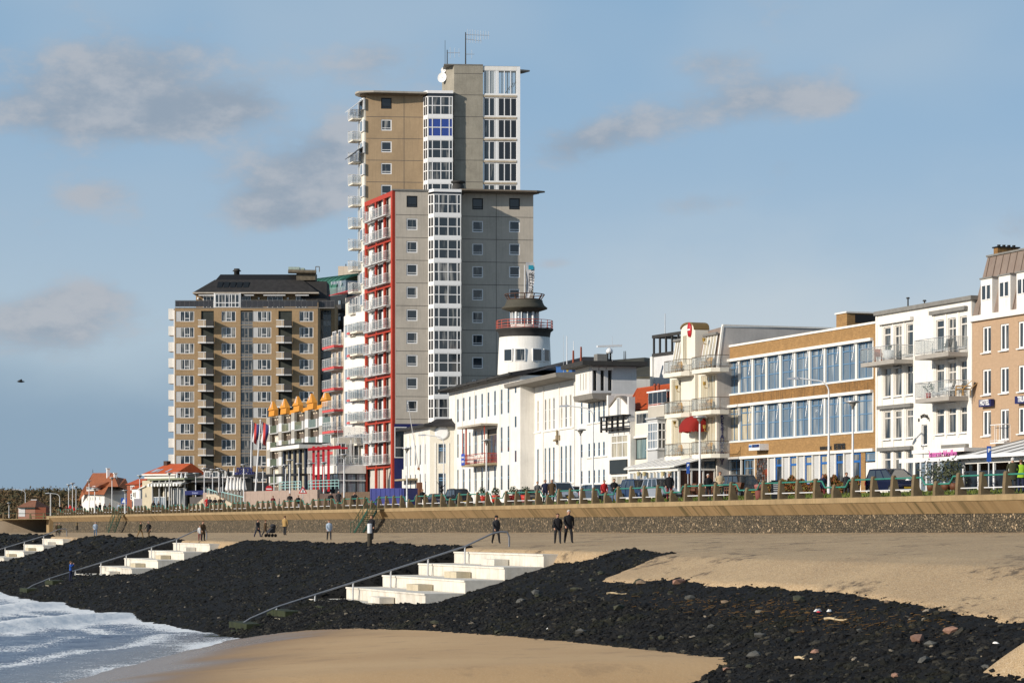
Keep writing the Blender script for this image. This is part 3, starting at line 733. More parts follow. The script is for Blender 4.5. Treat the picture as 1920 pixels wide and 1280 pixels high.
fr2 = empty('far_railing', (-190, 470, 1.25), fb.rz); tag(fr2, 'distant railing on the low wall beyond the main wall', 'railing')
m = MB(); m.prism([(0, 0), (.6, 0), (.25, 1.0), (.1, 1.0)], -.14, .14, 'x', 0); fpm = m.mesh('post', [POSTC])
for k in range(44): put('post', fpm, fr2, (k*2.5+1, -.4, 0))
m = MB(); m.cyl((0, -.2, .95), (fb.len, -.2, .95), .06, .06, 6); m.build('top_pipe', DKGREEN, fr2)
# ---------------------------------------------------------------- steps on the slope
def beach_stairs(u0, u1, lab, n=4, algae=2, tagx=''):
    r = empty('beach_steps', UW(u1, 22.5, -1.45), RZ); tag(r, lab, 'steps')   # local x towards us, y inland, z up
    Wd = u1-u0; T = 2.09; H = .645; rr = random.Random(int(u0*10))
    for k in range(n+2):
        y1 = -T*k; m = MB(); wide = Wd if k < n+0 else (Wd*.55 if k == n else Wd*.3); x0 = 0 if k <= n else Wd*.05
        half = [(x0, x0+wide*.43), (x0+wide*.43+.02, x0+wide)]
        yb = y1+(3.4 if k == 0 else T-.02)
        for j, (a, b) in enumerate(half):
            m.box(a, b, y1, yb, -H*k-1.3, -H*k-.09); m.box(a, b, y1-.05, yb+1.9 if k == 0 else yb-.04, -H*k-.088, -H*k)
        m.build('tread', STEPC if k < n+1 else ALGAE, r)
        if k < n:
            m = MB(); bx = Wd*.50; 
            m.box(bx, bx+1.0, y1-.85, y1-.06, -H*(k+1), -H*(k+.5)); m.box(bx+1.02, bx+2.1, y1-.85, y1-.06, -H*(k+1), -H*(k+.5)); m.build('half_step', STEPC if k in (0, 3) else STEPD, r)
    # lower weedy blocks
    for k in range(n, n+algae+1):
        m = MB(); bx = Wd*(.32-.05*(k-n)); y1 = -T*k
        m.box(bx, bx+1.6, y1-1.0, y1-.1, -H*(k+1)-.4, -H*(k+.35)); m.build('half_step', ALGAE if (k-n) % 2 == 0 else STEPD, r)
        m = MB(); m.box(Wd*.08, Wd*.36, y1-T*1.3, y1-T*.2, -H*(k+1)-.7, -H*(k+1)+.16); m.build('tread', ALGAE, r)
    rl = MB(); x = Wd-10.9 if u0 < 0 and u0 > -5 else Wd*.19
    x = (u1-10.9) if (-5 < u0 < 0) else (u1-u0)*.19
    y_top = 2.3; pts = []; fr_ = []
    dz = .95
    fr_.append((x, y_top, 0)); 
    for i in range(1, 8): fr_.append((x, y_top-.45-2.13*i, -H*i))
    for i, p in enumerate(fr_):
        if i in (0, 7): continue
        rl.cyl(p, (p[0], p[1], p[2]+dz), .05, .05, 7); rl.cyl(p, (p[0], p[1], p[2]+.03), .12, .12, 8)
    pmain = [(x, y_top, 0), (x, y_top, dz-.12), (x, y_top-.12, dz+.14), (x, y_top-.5, dz+.16), (x, y_top-1.0, dz+.06)]
    pmain += [(p[0], p[1], p[2]+dz) for p in fr_[1:7]]
    e_ = fr_[7]; pmain += [(x, e_[1]+.7, e_[2]+dz+.06), (x, e_[1]+.2, e_[2]+dz-.25), (x, e_[1], e_[2]+.5), (x, e_[1], e_[2]-.2)]
    rl.build('rail_posts', STEEL, r); rl = MB(); rl.tube(pmain, .052, 8); rl.build('handrail', M('shaded grey rail', (.20, .21, .23), .4, .1, 3, metal=.3), r)  # rail darker than its steel posts: the shading is put into the colour
beach_stairs(*STAIRS[0], 'nearest flight of wide pale concrete steps with steel handrail on the stones')
beach_stairs(*STAIRS[1], 'middle flight of pale concrete steps going down the stones to the surf')
beach_stairs(*STAIRS[2], 'farthest flight of pale concrete steps at the left edge')
# ---------------------------------------------------------------- green steel stairs down the wall
def wall_stairs(ut, ub, lab):
    """flight parallel to the wall: top at u=ut, foot at u=ub"""
    r = empty('wall_stairs', UW(ut, 1.4, 0)); tag(r, lab, 'stairs')
    L_ = lambda u, w, z: UW(u, w, z)-r.location
    zt = 1.5; zb = float(sand_z(np.array(ub), np.array(1.5)))+.05; n = 11
    for w in (1.0, 1.9):
        m = MB(); a, b = L_(ut, w, zt-.1), L_(ub, w, zb)
        m.hull8([a+Vector((0, 0, -.16)), b+Vector((0, 0, -.16)), b+Vector((0, 0, -.16))+NRM*.05, a+Vector((0, 0, -.16))+NRM*.05], [a+Vector((0, 0, .12)), b+Vector((0, 0, .12)), b+Vector((0, 0, .12))+NRM*.05, a+Vector((0, 0, .12))+NRM*.05]); m.build('stringer', DKGREEN, r)
        m = MB(); m.tube([L_(ut-1.3, w, zt+1.0), L_(ut, w, zt+1.0), L_(ub, w, zb+1.05), L_(ub+1.1, w, zb+1.0), L_(ub+1.1, w, zb)], .035, 6)
        for t in (0, .33, .66, 1): m.cyl(L_(ut+(ub-ut)*t, w, zt+(zb-zt)*t), L_(ut+(ub-ut)*t, w, zt+(zb-zt)*t+1.02), .03, .03, 6)
        m.tube([L_(ut, w, zt+.5), L_(ub, w, zb+.52)], .022, 6); m.build('handrail', DKGREEN, r)
    for i in range(n):
        t = (i+.5)/n; m = MB(); u = ut+(ub-ut)*t; z = zt+(zb-zt)*t
        p = [L_(u-.12, 1.0, z), L_(u+.12, 1.0, z), L_(u+.12, 1.9, z), L_(u-.12, 1.9, z)]
        m.hull8([Vector(q)-Vector((0, 0, .04)) for q in p][::-1], p[::-1]); m.build('tread', DKGREEN, r)
    m = MB(); p = [L_(ut-1.5, .3, zt+.05), L_(ut, .3, zt+.05), L_(ut, 1.95, zt+.05), L_(ut-1.5, 1.95, zt+.05)]
    m.hull8([q-Vector((0, 0, .06)) for q in p][::-1], p[::-1]); m.build('landing', DKGREEN, r)
wall_stairs(104.0, 108.6, 'green steel stairs down the sea wall behind the man in black')
wall_stairs(234, 239.0, 'distant green steel stairs down the wall left of the villa')
def beach_pole(u, w, h, lab, two=False):
    r = empty('beach_pole', UW(u, w, ground_z(u, w)-.1)); tag(r, lab, 'pole')
    m = MB(); m.cyl((0, 0, 0), (0, 0, h*.62), .16, .15, 10); m.build('base', M('tarred timber', (.05, .042, .03), .9, .2, 5), r)
    m = MB(); m.cyl((0, 0, h*.62), (0, 0, h), .15, .15, 10); m.cyl((0, 0, h-.01), (0, 0, h+.04), .17, .12, 10); m.build('top_section', POLE if two else POSTC, r)
beach_pole(*to_uw(*pt(693, 29.5)), 1.5, 'pole with a white top standing by the stones near the man in black', True)
beach_pole(*to_uw(*pt(144, 15.8)), .9, 'short dark bollard on the upper sand at far left')
# ================================================================ promenade and streets
m = MB()
def strip(mb, v0, z0, v1, z1, u0=-60, u1=330, mi=0):
    n = 40
    for i in range(n):
        a, b = u0+(u1-u0)*i/n, u0+(u1-u0)*(i+1)/n
        mb.quad(UW(a, -v0, z0), UW(a, -v1, z1), UW(b, -v1, z1), UW(b, -v0, z0), mi)
strip(m, .38, 1.66, 3.4, 1.72); struct(m, 'promenade', PAVE)
m = MB(); strip(m, .36, 1.55, .38, 1.66); strip(m, 3.4, 1.6, 3.4, 1.724); strip(m, 3.4, 1.724, 7.0, 2.0); struct(m, 'grass_verge', M('mown grass soil', (.10, .11, .035), .95, .3, 3))
m = MB(); strip(m, 7.0, 1.9, 7.0, 2.06); strip(m, 7.0, 2.06, 17.5, 2.10); struct(m, 'street', ASPH)
m = MB(); strip(m, 17.5, 2.0, 17.5, 2.2); strip(m, 17.5, 2.2, 330, 2.21, -140, 330); struct(m, 'pavement', PAVE)
m = MB(); strip(m, -3.0, 1.05, 400, 1.2, 301, 520); struct(m, 'far_dike_ground', M('far ground', (.12, .11, .06), .95, .3, .2))
m = MB(); strip(m, 200, -.5, 6000, -.4, 150, 6000); strip(m, 300, -.5, 6000, -.4, -4000, 150); struct(m, 'land_ground', M('land ground', (.10, .10, .05), .95, .3, .1))
gt = MB(); r3 = random.Random(5)
for k in range(5200):
    u = r3.uniform(-14, 70); v = r3.uniform(3.5, 6.9); z = 1.724+(v-3.4)*.0767; p = UW(u, -v, z); a = r3.uniform(0, 6.28); h = r3.uniform(.06, .2)
    d = Vector((math.cos(a), math.sin(a), 0))*.05
    gt.add([p-d, p+d, p+Vector((r3.uniform(-.06, .06), r3.uniform(-.06, .06), h))], [(0, 1, 2)])
tag(gt.build('verge_grass', M('grass blades', (.13, .16, .03), .9, .3, 8)), kind='stuff', label='rough grass on the verge behind the wall')
# ================================================================ buildings along the street (right half)
def balcony(b, x0, x1, z, out, rh=1.0, slab=.16, rail=STEEL, panel=GLASSR, posts=5, slabm=None, name='balcony', side=True, y0=0.0, lower=None, chamfer=0.0, zslab=None):
    """slab + railing with glass between posts; outer edge at y = -out"""
    m = MB()
    poly = [(x0, y0), (x0, -out), (x1, -out), (x1, y0)] if not chamfer else [(x0, y0), (x0, -out*.55), (x0+chamfer, -out), (x1-chamfer, -out), (x1, -out*.55), (x1, y0)]
    m.prism(poly[::-1], z-slab, z, 'z'); o = m.build(name, slabm or rail, b.root)
    r = MB(); pts = [Vector((x, y, z)) for x, y in poly]
    path = pts if side else pts[1:-1]
    for a, c in zip(path[:-1], path[1:]):
        n = max(1, int(round((c-a).length/(max(.6, (x1-x0)/posts)))))
        for i in range(n+1):
            p = a+(c-a)*(i/n); r.cyl(p, p+Vector((0, 0, rh)), .018, .018, 4)
        r.cyl(a+Vector((0, 0, rh)), c+Vector((0, 0, rh)), .03, .03, 5); r.cyl(a+Vector((0, 0, .12)), c+Vector((0, 0, .12)), .018, .018, 5)
    part(r, 'railing', rail, o)
    if panel:
        g_ = MB()
        for a, c in zip(path[:-1], path[1:]):
            d = (c-a).normalized(); nn = Vector((-d.y, d.x, 0))*.008; A_, C_ = a+d*.06, c-d*.06
            g_.hull8([A_-nn+Vector((0, 0, .16)), C_-nn+Vector((0, 0, .16)), C_+nn+Vector((0, 0, .16)), A_+nn+Vector((0, 0, .16))], [A_-nn+Vector((0, 0, rh-.06)), C_-nn+Vector((0, 0, rh-.06)), C_+nn+Vector((0, 0, rh-.06)), A_+nn+Vector((0, 0, rh-.06))])
        part(g_, 'glass_panel', panel, o)
    return o
def clear_glass():
    m = bpy.data.materials.new('clear balcony glass'); m.use_nodes = True; N = m.node_tree.nodes; L = m.node_tree.links
    b = N['Principled BSDF']; b.inputs['Base Color'].default_value = (.34, .38, .38, 1); b.inputs['Roughness'].default_value = .05
    b.inputs['Alpha'].default_value = .20; MATS['clear balcony glass'] = m; return m
CGLASS = clear_glass()
def chair(par_b, x, y, z, rz, mt, lab, cat='chair', recl=.25, group=None):
    """small terrace chair at a point of a building's frame"""
    p = Vector(par_b.root.location)+par_b.d*x+par_b.n*y+Vector((0, 0, z)); r = empty('terrace_chair', p, par_b.rz+rz); tag(r, lab, cat, group)
    m = MB(); m.box(-.25, .25, -.25, .25, .40, .46); part(m, 'seat', mt, r)
    m = MB(); m.hull8([(-.25, .22, .46), (.25, .22, .46), (.25, .27, .46), (-.25, .27, .46)], [(-.25, .22+recl, 1.0), (.25, .22+recl, 1.0), (.25, .27+recl, 1.0), (-.25, .27+recl, 1.0)]); part(m, 'backrest', mt, r)
    for sx in (-.22, .22):
        for sy in (-.22, .22):
            m = MB(); m.cyl((sx, sy, 0), (sx, sy, .4), .025, .025, 5); part(m, 'leg', mt, r)
    for sx in (-.25, .25):
        m = MB(); m.box(sx-.025, sx+.025, -.22, .26, .62, .66); m.box(sx-.02, sx+.02, -.22, -.18, .46, .62); part(m, 'armrest', mt, r)
    return r
# ---------------------------------------------------------------- Hotel with pinkish brick front
T = Bld('brick_hotel', 'pinkish brick hotel with white dormers at the right edge', 'hotel', st(1822, 90), st(2010, 90))
ct = T.Z(1823, 603.5); xe = T.len
cols_ = [(1842.3, 1858), (1875.3, 1891.6), (1909.3, 1927), (1946, 1964.5), (1985, 2003)]
rows_ = [(T.Z(1842.3, 662), T.Z(1842.3, 613)), (T.Z(1842.3, 741), T.Z(1842.3, 693)), (T.Z(1842.3, 817.5), T.Z(1842.3, 770))]
holes = []; wl = []
for ci, (a, c) in enumerate(cols_):
    for ri, (z0, z1) in enumerate(rows_):
        x0, x1 = T.X(a), T.X(a)+ .72*1.0
        x1 = x0+(T.X(1858)-T.X(1842.3))
        zz0 = z0-(.35 if (ci % 2 == 1 and ri == 2) else 0)
        holes.append((x0, x1, zz0, z1)); wl.append((x0, x1, zz0, z1))
gz = T.Z(1823, 836)
holes.append((.25, xe-.2, .3, gz-.35))
T.wall(PBRICK, 0, xe, 0, ct, holes, 11, .16, roofmat=DARK)
for x0, x1, z0, z1 in wl: window(T, x0, x1, z0, z1, (1, 1), (1,), PAINT, GLASSD, .12, .11, .14, sill=True)
T.box('cornice', WHITE, -.02, xe, ct, ct+.36, -.22, .5)
T.box('corner_strip', WHITE, -.20, .10, 0, ct-.003, -.06, .05)
MY = .95; zt = T.Z(1856, 481.5, -MY)
m = MB(); m.hull8([(.0, .05, ct+.36), (xe, .05, ct+.36), (xe, 10.5, ct+.36), (.0, 10.5, ct+.36)], [(.45, MY, zt), (xe, MY, zt), (xe, 8, zt), (.45, 8, zt)]); m.build('mansard_roof', MAUVE, T.root)
for i in range(24):   # standing seams
    x = .8+i*.9; m = MB()
    if x > xe: break
    m.hull8([(x-.02, -.01, ct+.36), (x+.02, -.01, ct+.36), (x+.02, .05, ct+.36), (x-.02, .05, ct+.36)], [(x-.02, MY-.06, zt), (x+.02, MY-.06, zt), (x+.02, MY, zt), (x-.02, MY, zt)]); m.build('seam', MAUVE, T.root)
m = MB(); m.box(.4, xe, MY-.1, 8.1, zt, zt+.12); m.build('roof_edge', GUTTER, T.root)
dz0, dz1 = ct+.36, T.Z(1840, 524.5)
for a, c in [(1840, 1861.3), (1873.5, 1895), (1907, 1930), (1944, 1966), (1983, 2006)]:
    x0 = T.X(a); x1 = x0+(T.X(1861.3)-T.X(1840)); m = MB()
    m.hull8([(x0, -.04, dz0), (x1, -.04, dz0), (x1, 1.2, dz0), (x0, 1.2, dz0)], [(x0, -.04, dz1), (x1, -.04, dz1), (x1, 3.0, dz1), (x0, 3.0, dz1)]); d = m.build('dormer', WHITE, T.root)
    m = MB(); m.box(x0-.06, x1+.06, -.12, 3, dz1, dz1+.1); part(m, 'dormer_roof', GUTTER, d)
    window(T, x0+.15, x1-.15, dz0+.95, dz1-.40, (1, 1), (1,), PAINT, GLASSD, -.045, .05, .14, dep=.04)
x0, x1 = T.X(1863, -1.6), T.X(1914, -1.6); zc = T.Z(1863, 465.5, -1.6)
m = MB(); x1 = x0+.55; m.box(x0, x1, 1.6, 3.2, zt, zc); o = m.build('chimney', YSTAIN, T.root); m = MB()
m.box(x0-.08, x1+.08, 1.52, 3.28, zc, zc+.08)
for i in range(4): m.cyl((x0+.27, 1.85+i*.38, zc+.05), (x0+.27, 1.85+i*.38, zc+.22), .10, .12, 8)
part(m, 'chimney_pots', BLACK, o)
def sign_box(b, px0, px1, py0, py1, s, out=.35, thick=.25, size=.5):
    x0, z1 = b.q(px0, py0, out); x1, _ = b.q(px1, py0, out); _, z0 = b.q(px0, py1, out)
    p = Vector(b.root.location)+b.d*x0+b.n*(-out)+Vector((0, 0, z0)); r = empty('hotel_sign', p, b.rz)
    m = MB(); m.box(0, x1-x0, 0, thick, 0, z1-z0); part(m, 'sign_board', NAVY, r)
    text(s, size, PAINT, r, ((x1-x0)/2, -.012, (z1-z0)*.22), ext=.01, bold=.012, sx=.78); return r
tag(sign_box(T, 1835, 1857.5, 749.5, 763, 'HOTEL', size=.50), 'dark blue box sign reading HOTEL on the pinkish brick wall', 'sign')
tag(sign_box(T, 1902.5, 1935, 743, 757, 'TRUIDA', size=.50), 'dark blue box sign reading TRUIDA cut by the right edge', 'sign')
o = balcony(T, T.X(1868), T.X(1894), T.Z(1870, 829.5), .45, 1.15, .08, PAINT, None, 9, name='small_balcony')
# glazed terrace of the hotel
r = Bld('glazed_terrace', 'white framed glass terrace with sloping awning roof in front of the brick hotel', 'terrace', st(1806, 84), st(1990, 84))
zt0 = r.Z(1815, 856); L_ = r.len; hw = 3.0
for i, x in enumerate(np.arange(0, L_, 1.9)):
    r.box('post', PAINT, x, x+.14, 0, zt0-.1, -.07, .07)
    if x+1.9 < L_+1:
        m = MB(); m.box(x+.14, x+1.9, 0, .03, .1, zt0-.9); m.build('pane', GLASSK, r.root)
r.box('lintel', WHITE, -.1, L_, zt0-.45, zt0-.12, -.09, .1)
m = MB(); m.hull8([(-.2, -.6, zt0-.1), (L_, -.6, zt0-.1), (L_, 5.6, zt0+1.3), (-.2, 5.6, zt0+1.3)], [(-.2, -.6, zt0+.02), (L_, -.6, zt0+.02), (L_, 5.6, zt0+1.42), (-.2, 5.6, zt0+1.42)]); m.build('awning', CANVAS, r.root)
m = MB(); m.box(-.3, L_, -.75, -.6, zt0-.14, zt0+.08); m.build('front_rail', PAINT, r.root)
for x in np.arange(.5, L_, 1.9):
    m = MB(); m.cyl((x, -.6, zt0+.06), (x, 5.4, zt0+1.46), .035, .035, 5); m.build('roof_bar', GUTTER, r.root)
# ---------------------------------------------------------------- white hotel with balconies
Wh = Bld('white_apartment_house', 'white plastered four storey house with steel balconies', 'apartment building', st(1644, 90), st(1821.5, 90))
zt = Wh.Z(1644, 592); xe = Wh.len
hol = []; wn = []
def vx(b, pxs): return [b.X(p) for p in pxs]
lc = [(1656.5, 1670), (1677, 1690.5), (1699, 1712)]
rc = [(1754.5, 1770), (1777, 1792.5), (1800, 1813)]
lrows = [(672, 614, 'd'), (745, 690, 'w'), (824, 771, 'w'), (905, 847, 'w')]
rrows = [(655, 597, 'd'), (735, 679, 'd'), (813, 764, 'w')]
for cs, rws in ((lc, lrows), (rc, rrows)):
    for ri, (yb, yt, kd) in enumerate(rws):
        for ci, (a, c) in enumerate(cs):
            ref = cs[0][0] if cs is lc else 1777
            x0, x1 = Wh.X(a), Wh.X(c); z0, z1 = Wh.Z(ref, yb), Wh.Z(ref, yt)
            if kd == 'd' and ci == 1: z0 -= .75
            hol.append((x0, x1, z0, z1)); wn.append((x0, x0+round(x1-x0, 1), z0, z1, kd, ci))
xn0, xn1, zn0, zn1 = Wh.X(1728), Wh.X(1738.5), Wh.Z(1728, 834), Wh.Z(1728, 796)
hol.append((xn0, xn1, zn0, zn1)); hol.append((Wh.X(1716), xe-.3, .3, Wh.Z(1716, 866)))
Wh.wall(WHITE, 0, xe, 0, zt, hol, 11, .18, roofmat=DARK)
for x0, x1, z0, z1, kd, ci in wn: window(Wh, x0, x1, z0, z1, (1, 1) if (kd == 'd' and ci == 1) else (1,), (3, 1), M('off white frame', (.68, .64, .58), .5, .04), GLASS, .14, .09, .09, sill=True)
window(Wh, xn0, xn1, zn0, zn1, (1,), (1,), PAINT, GLASSD, .15, .06, .05, sill=True)
Wh.box('roof_edge', GUTTER, -.1, xe+.3, zt, zt+.28, -.22, 11.1)
Wh.box('corner_strip', WHITE, -.12, .12, 0, zt-.003, -.05, .03)
# pilasters, blinds boxes, flues
for a in (1652, 1673.5, 1694.6): Wh.box('pilaster', WHITE, Wh.X(a), Wh.X(a)+.22, Wh.Z(1650, 905), Wh.Z(1650, 607), -.05, .0)
for a in (1749.5, 1773, 1796): Wh.box('pilaster', WHITE, Wh.X(a), Wh.X(a)+.2, Wh.Z(1750, 822), Wh.Z(1750, 590), -.05, .0)
for (pa, pb, y, mt) in [(1650, 1713, 607, WHITE), (1748, 1815, 588, GUTTER), (1650, 1713, 765, GUTTER), (1748, 1815, 752, WHITE), (1650, 1713, 843, GUTTER), (1771, 1817, 838, GUTTER), (1748, 1815, 671, WHITE)]:
    z = Wh.Z(pa, y); Wh.box('blind_box', mt, Wh.X(pa), Wh.X(pb), z-.12, z+.14, -.28, -.052)
m = MB(); 
for px, h in ((1702.5, 1.5), (1716.5, .45), (1733.5, 1.1)):
    x = Wh.X(px, -3); m.cyl((x, 3, zt), (x, 3, zt+h), .06, .06, 6); m.cyl((x, 3, zt+h-.1), (x, 3, zt+h), .16, .12, 6)
m.build('roof_flue', DARK, Wh.root)
def wh_balc(pl, pr, pyr_slab, pyr_rail, pr_wall, out, nm, lab=None):
    x0 = Wh.X(pl, out); x1 = Wh.X(pr, out); z = Wh.Z(pr, pyr_slab, out); rh = Wh.Z(pr, pyr_rail, out)-z
    o = balcony(Wh, x0, x1, z, out, rh, .28, STEEL, CGLASS, 5, slabm=M('grey balcony edge', (.36, .33, .29), .7, .1), name='balcony'); return x0, x1, z
B1 = wh_balc(1614, 1676.5, 673, 646, 0, 1.5, 'b'); B2 = wh_balc(1715, 1778, 659, 630, 0, 1.5, 'b'); B3 = wh_balc(1716, 1779, 742, 712, 0, 1.5, 'b')
chair(Wh, B1[0]+1.4, -.8, B1[2], 1.2, M('red brown chair wood', (.30, .10, .05), .6), 'red brown chair on the upper left balcony of the white house')
chair(Wh, B2[0]+3.4, -.9, B2[2], .6, DARK, 'dark chair on the upper right balcony of the white house')
chair(Wh, B3[0]+2.9, -.8, B3[2], .5, PAINT, 'white slatted chair on the lower right balcony', recl=.4)
chair(Wh, B3[0]+4.2, -.8, B3[2], .5, PAINT, 'second white slatted chair beside the tan loungers', recl=.45)
chair(Wh, B3[0]+5.4, -.5, B3[2], -.5, RATTAN, 'tan wooden lounger on the lower right balcony', 'lounger', recl=.6)
chair(Wh, B3[0]+5.4, -1.1, B3[2], -.4, RATTAN, 'front tan wooden lounger near the balcony corner', 'lounger', recl=.6)
def pot(b, x, y, z, r_, h, mt, lab, fol=None, fr=.3):
    p = Vector(b.root.location)+b.d*x+b.n*y+Vector((0, 0, z)); e_ = empty('potted_plant', p, b.rz); tag(e_, lab, 'plant')
    m = MB(); m.lathe([(r_*.75, 0), (r_, h), (r_*.9, h), (r_*.85, h-.04)], 12); part(m, 'pot', mt, e_)
    if fol:
        m = MB(); rr = random.Random(int(x*77)+3)
        for i in range(70):
            d = Vector((rr.gauss(0, 1), rr.gauss(0, 1), rr.gauss(0, 1))).normalized()*fr*rr.uniform(.5, 1); c = Vector((0, 0, h+fr*.9))+d
            a = Vector((rr.uniform(-1, 1), rr.uniform(-1, 1), rr.uniform(-1, 1))).normalized()*.08; bb = a.cross(d).normalized()*.05
            m.add([c-a, c+bb, c+a, c-bb], [(0, 1, 2, 3)])
        part(m, 'foliage', fol, e_)
    return e_
LEAF = M('dark leaf green', (.035, .055, .018), .8, .35, 9); LEAF2 = M('autumn leaf', (.20, .075, .02), .85, .4, 7)
pot(Wh, B1[0]+3.2, -.9, B1[2], .42, .75, PAINT, 'large white tub with dark lid plant on the upper left balcony', LEAF, .25)
pot(Wh, B3[0]+.8, -.9, B3[2], .2, .4, CLAY, 'small bush in a red pot at the left end of the lower balcony', M('grey green leaf', (.10, .12, .08), .9, .3, 8), .42)
# arched name in letters and the pink script on the awning roof
cx_, cz_ = Wh.q(1732, 779, .05)
for i, ch in enumerate('D WOELWAL'):
    t = (i-4)/4.0; text(ch, .31, DARK, Wh.root, (cx_+t*1.0*.75, -.03, cz_-.1-.28*t*t), ext=.02, name='letter', bold=.01, sx=.75)
xa, za = Wh.q(1768, 846, 3.4)
sg = empty('neon_sign', Vector(Wh.root.location)+Wh.d*xa+Wh.n*(-3.4)+Vector((0, 0, za-.35)), Wh.rz); tag(sg, 'pink script sign on the maroon awning roof', 'sign')
text('brasserie Woelflen', .62, M('pink letters', (.62, .16, .42), .4, .05), sg, (0, 0, 0), ext=.03, sx=.78, bold=.018)
m = MB(); m.box(-2.6, 2.6, .05, .12, -.06, 0); part(m, 'sign_rail', STEEL, sg)
# conservatory with maroon awning
cv = Bld('brasserie_terrace', 'glass terrace with maroon awning under the white house', 'terrace', st(1716, 86.5), st(1806, 86.5))
zc = cv.Z(1716, 866); L_ = cv.len
for i in range(9):
    x = i*L_/8; cv.box('post', PAINT, x-.06, x+.06, 0, zc, -.06, .06)
    if i < 8: m = MB(); m.box(x+.06, x+L_/8-.06, 0, .02, .15, zc-.1); m.build('pane', GLASSB if i % 3 else GLASSD, cv.root)
cv.box('roof_frame', WHITE, -.3, L_+.3, zc+.55, zc+.8, -.1, 3.6)
m = MB(); x0 = cv.X(1690, 3.0); x1 = cv.X(1797, 3.0); zf = cv.Z(1797, 858, 3.0)
xr = cv.X(1812, .2); zb_ = max(zf+.25, cv.Z(1812, 853.5, .2))
m.hull8([(x0, -3.0, zf), (x1, -3.0, zf), (xr, -.1, zb_), (x0+1.0, -.1, zb_)], [(x0, -3.0, zf+.06), (x1, -3.0, zf+.06), (xr, -.1, zb_+.06), (x0+1.0, -.1, zb_+.06)]); m.build('awning', MAROON, cv.root)
m = MB(); m.box(x0-.1, x1, -3.12, -3.0, zf-.16, zf+.1); m.build('front_rail', PAINT, cv.root)
# ---------------------------------------------------------------- yellow brick office
Y = Bld('yellow_brick_office', 'long ochre brick office with two bands of blue framed windows', 'office building', st(1360, 90), st(1643.5, 90))
zt = Y.Z(1500, 629.5); xe = Y.len
bx0, bx1 = Y.X(1362), Y.X(1637)
u0_, u1_ = Y.Z(1500, 723), Y.Z(1500, 659); l0_, l1_ = Y.Z(1500, 817), Y.Z(1500, 750.5); gb = Y.Z(1500, 851.5)
g0, g1 = .55, gb-.1
glx = [(Y.X(1369), Y.X(1390.5)), (Y.X(1394.5), Y.X(1416))]
grx = [Y.X(1441), Y.X(1614)]
hol = [(bx0, bx1, u0_, u1_), (bx0, bx1, l0_, l1_), (glx[0][0], glx[1][1], .75, g1), (Y.X(1418.5), Y.X(1439.5), 0, g1), (grx[0], grx[1], 0.0, g1), (Y.X(1622), xe-.1, 0, g1)]
Y.wall(YBRICK, 0, xe, 0, zt, hol, 10, .22, roofmat=DARK)
Y.box('parapet_cap', WHITE, -.05, xe+.02, zt, zt+.16, -.08, .4)
for (z0, z1) in ((u0_, u1_), (l0_, l1_)):
    pitch = (bx1-bx0)/10
    m = MB(); m.box(bx0-.12, bx1+.12, -.07, .06, z0-.13, z0); m.box(bx0-.12, bx0-.003, -.05, .05, z0, z1); m.box(bx1+.003, bx1+.12, -.05, .05, z0, z1); m.build('window_surround', WHITE, Y.root)
    m = MB(); m.box(bx0-.25, bx1+.05, -.26, -.003, z1, z1+.22); m.build('blind_box', WHITE, Y.root)
    for i in range(10):
        xa = bx0+i*pitch; 
        if i: m = MB(); m.box(xa-.14, xa+.14, -.06, .22, z0, z1); m.build('mullion_pier', WHITE, Y.root)
        window(Y, round(xa+.145, 3), round(xa+.145, 3)+round(pitch-.29, 3), z0, z0+round(z1-z0-.005, 3), (1, 1), (.46, .35, .19), BLUEF, GLASSC if (z0 == l0_ and i < 2) else GLASSB, .15, .06, .06, light=((0, 2),))
        if i: 
            m = MB(); m.cyl((xa-.16, -.1, z1), (xa-.10, -.34, z1-1.3), .022, .022, 5); m.build('blind_arm', STEEL, Y.root)
# stained spandrel and lower band: shallow brick panels proud of the wall
for (za, zb_) in ((l1_+.24, u0_-.15),): 
    m = MB(); m.box(bx0-.1, bx1+.12, -.012, -.002, za, zb_); m.build('stained_band', YSTAIN, Y.root)
m = MB(); m.box(-.02, xe-.35, -.16, -.003, gb-.1, gb+.12); m.build('string_course', WHITE, Y.root)
for a, c in glx: window(Y, a, c-.12, .85, g1-.05, (1, 1), (2.2, 1), BLUEF, GLASS, .12, .07, .05)
m = MB(); 
for x in (glx[0][0]-.02, glx[0][1]-.1, glx[1][1]-.11): m.box(x, x+.12, -.05, .1, .6, g1)
m.build('window_surround', WHITE, Y.root)
# rough stone mosaic beside the entrance, with a rust red emblem
xm0, xm1 = Y.X(1418.6), Y.X(1439.4); m = MB(); rr = random.Random(4)
for i in range(14):
    for j in range(17):
        w_ = (xm1-xm0)/14; h_ = g1/17; m.box(xm0+i*w_+.01, xm0+(i+1)*w_-.01, .02-rr.uniform(0, .08), .2, j*h_+.01, (j+1)*h_-.01, rr.choice([0, 0, 1, 1, 2]))
o = m.build('stone_mosaic', [M('dark mosaic stone', (.05, .045, .042), .7, .3, 6), M('grey mosaic stone', (.15, .14, .14), .7, .3, 6), M('rusty mosaic stone', (.16, .06, .03), .7, .3, 6)], Y.root); tag(o, kind='stuff')
m = MB(); m.lathe([(1e-4, 0), (.3, 0), (.3, .1), (1e-4, .1)], 20)
for i, v in enumerate(m.v): m.v[i] = (v[0], -v[2], v[1])
m.build('round_emblem', M('rust red enamel', (.25, .05, .02), .5, .15, 3), Y.root, (xm1-.12, .04, 2.0))
m = MB(); m.box(grx[0], grx[1], .12, .2, 0, g1); m.build('glazed_front_wall', WHITE, Y.root)
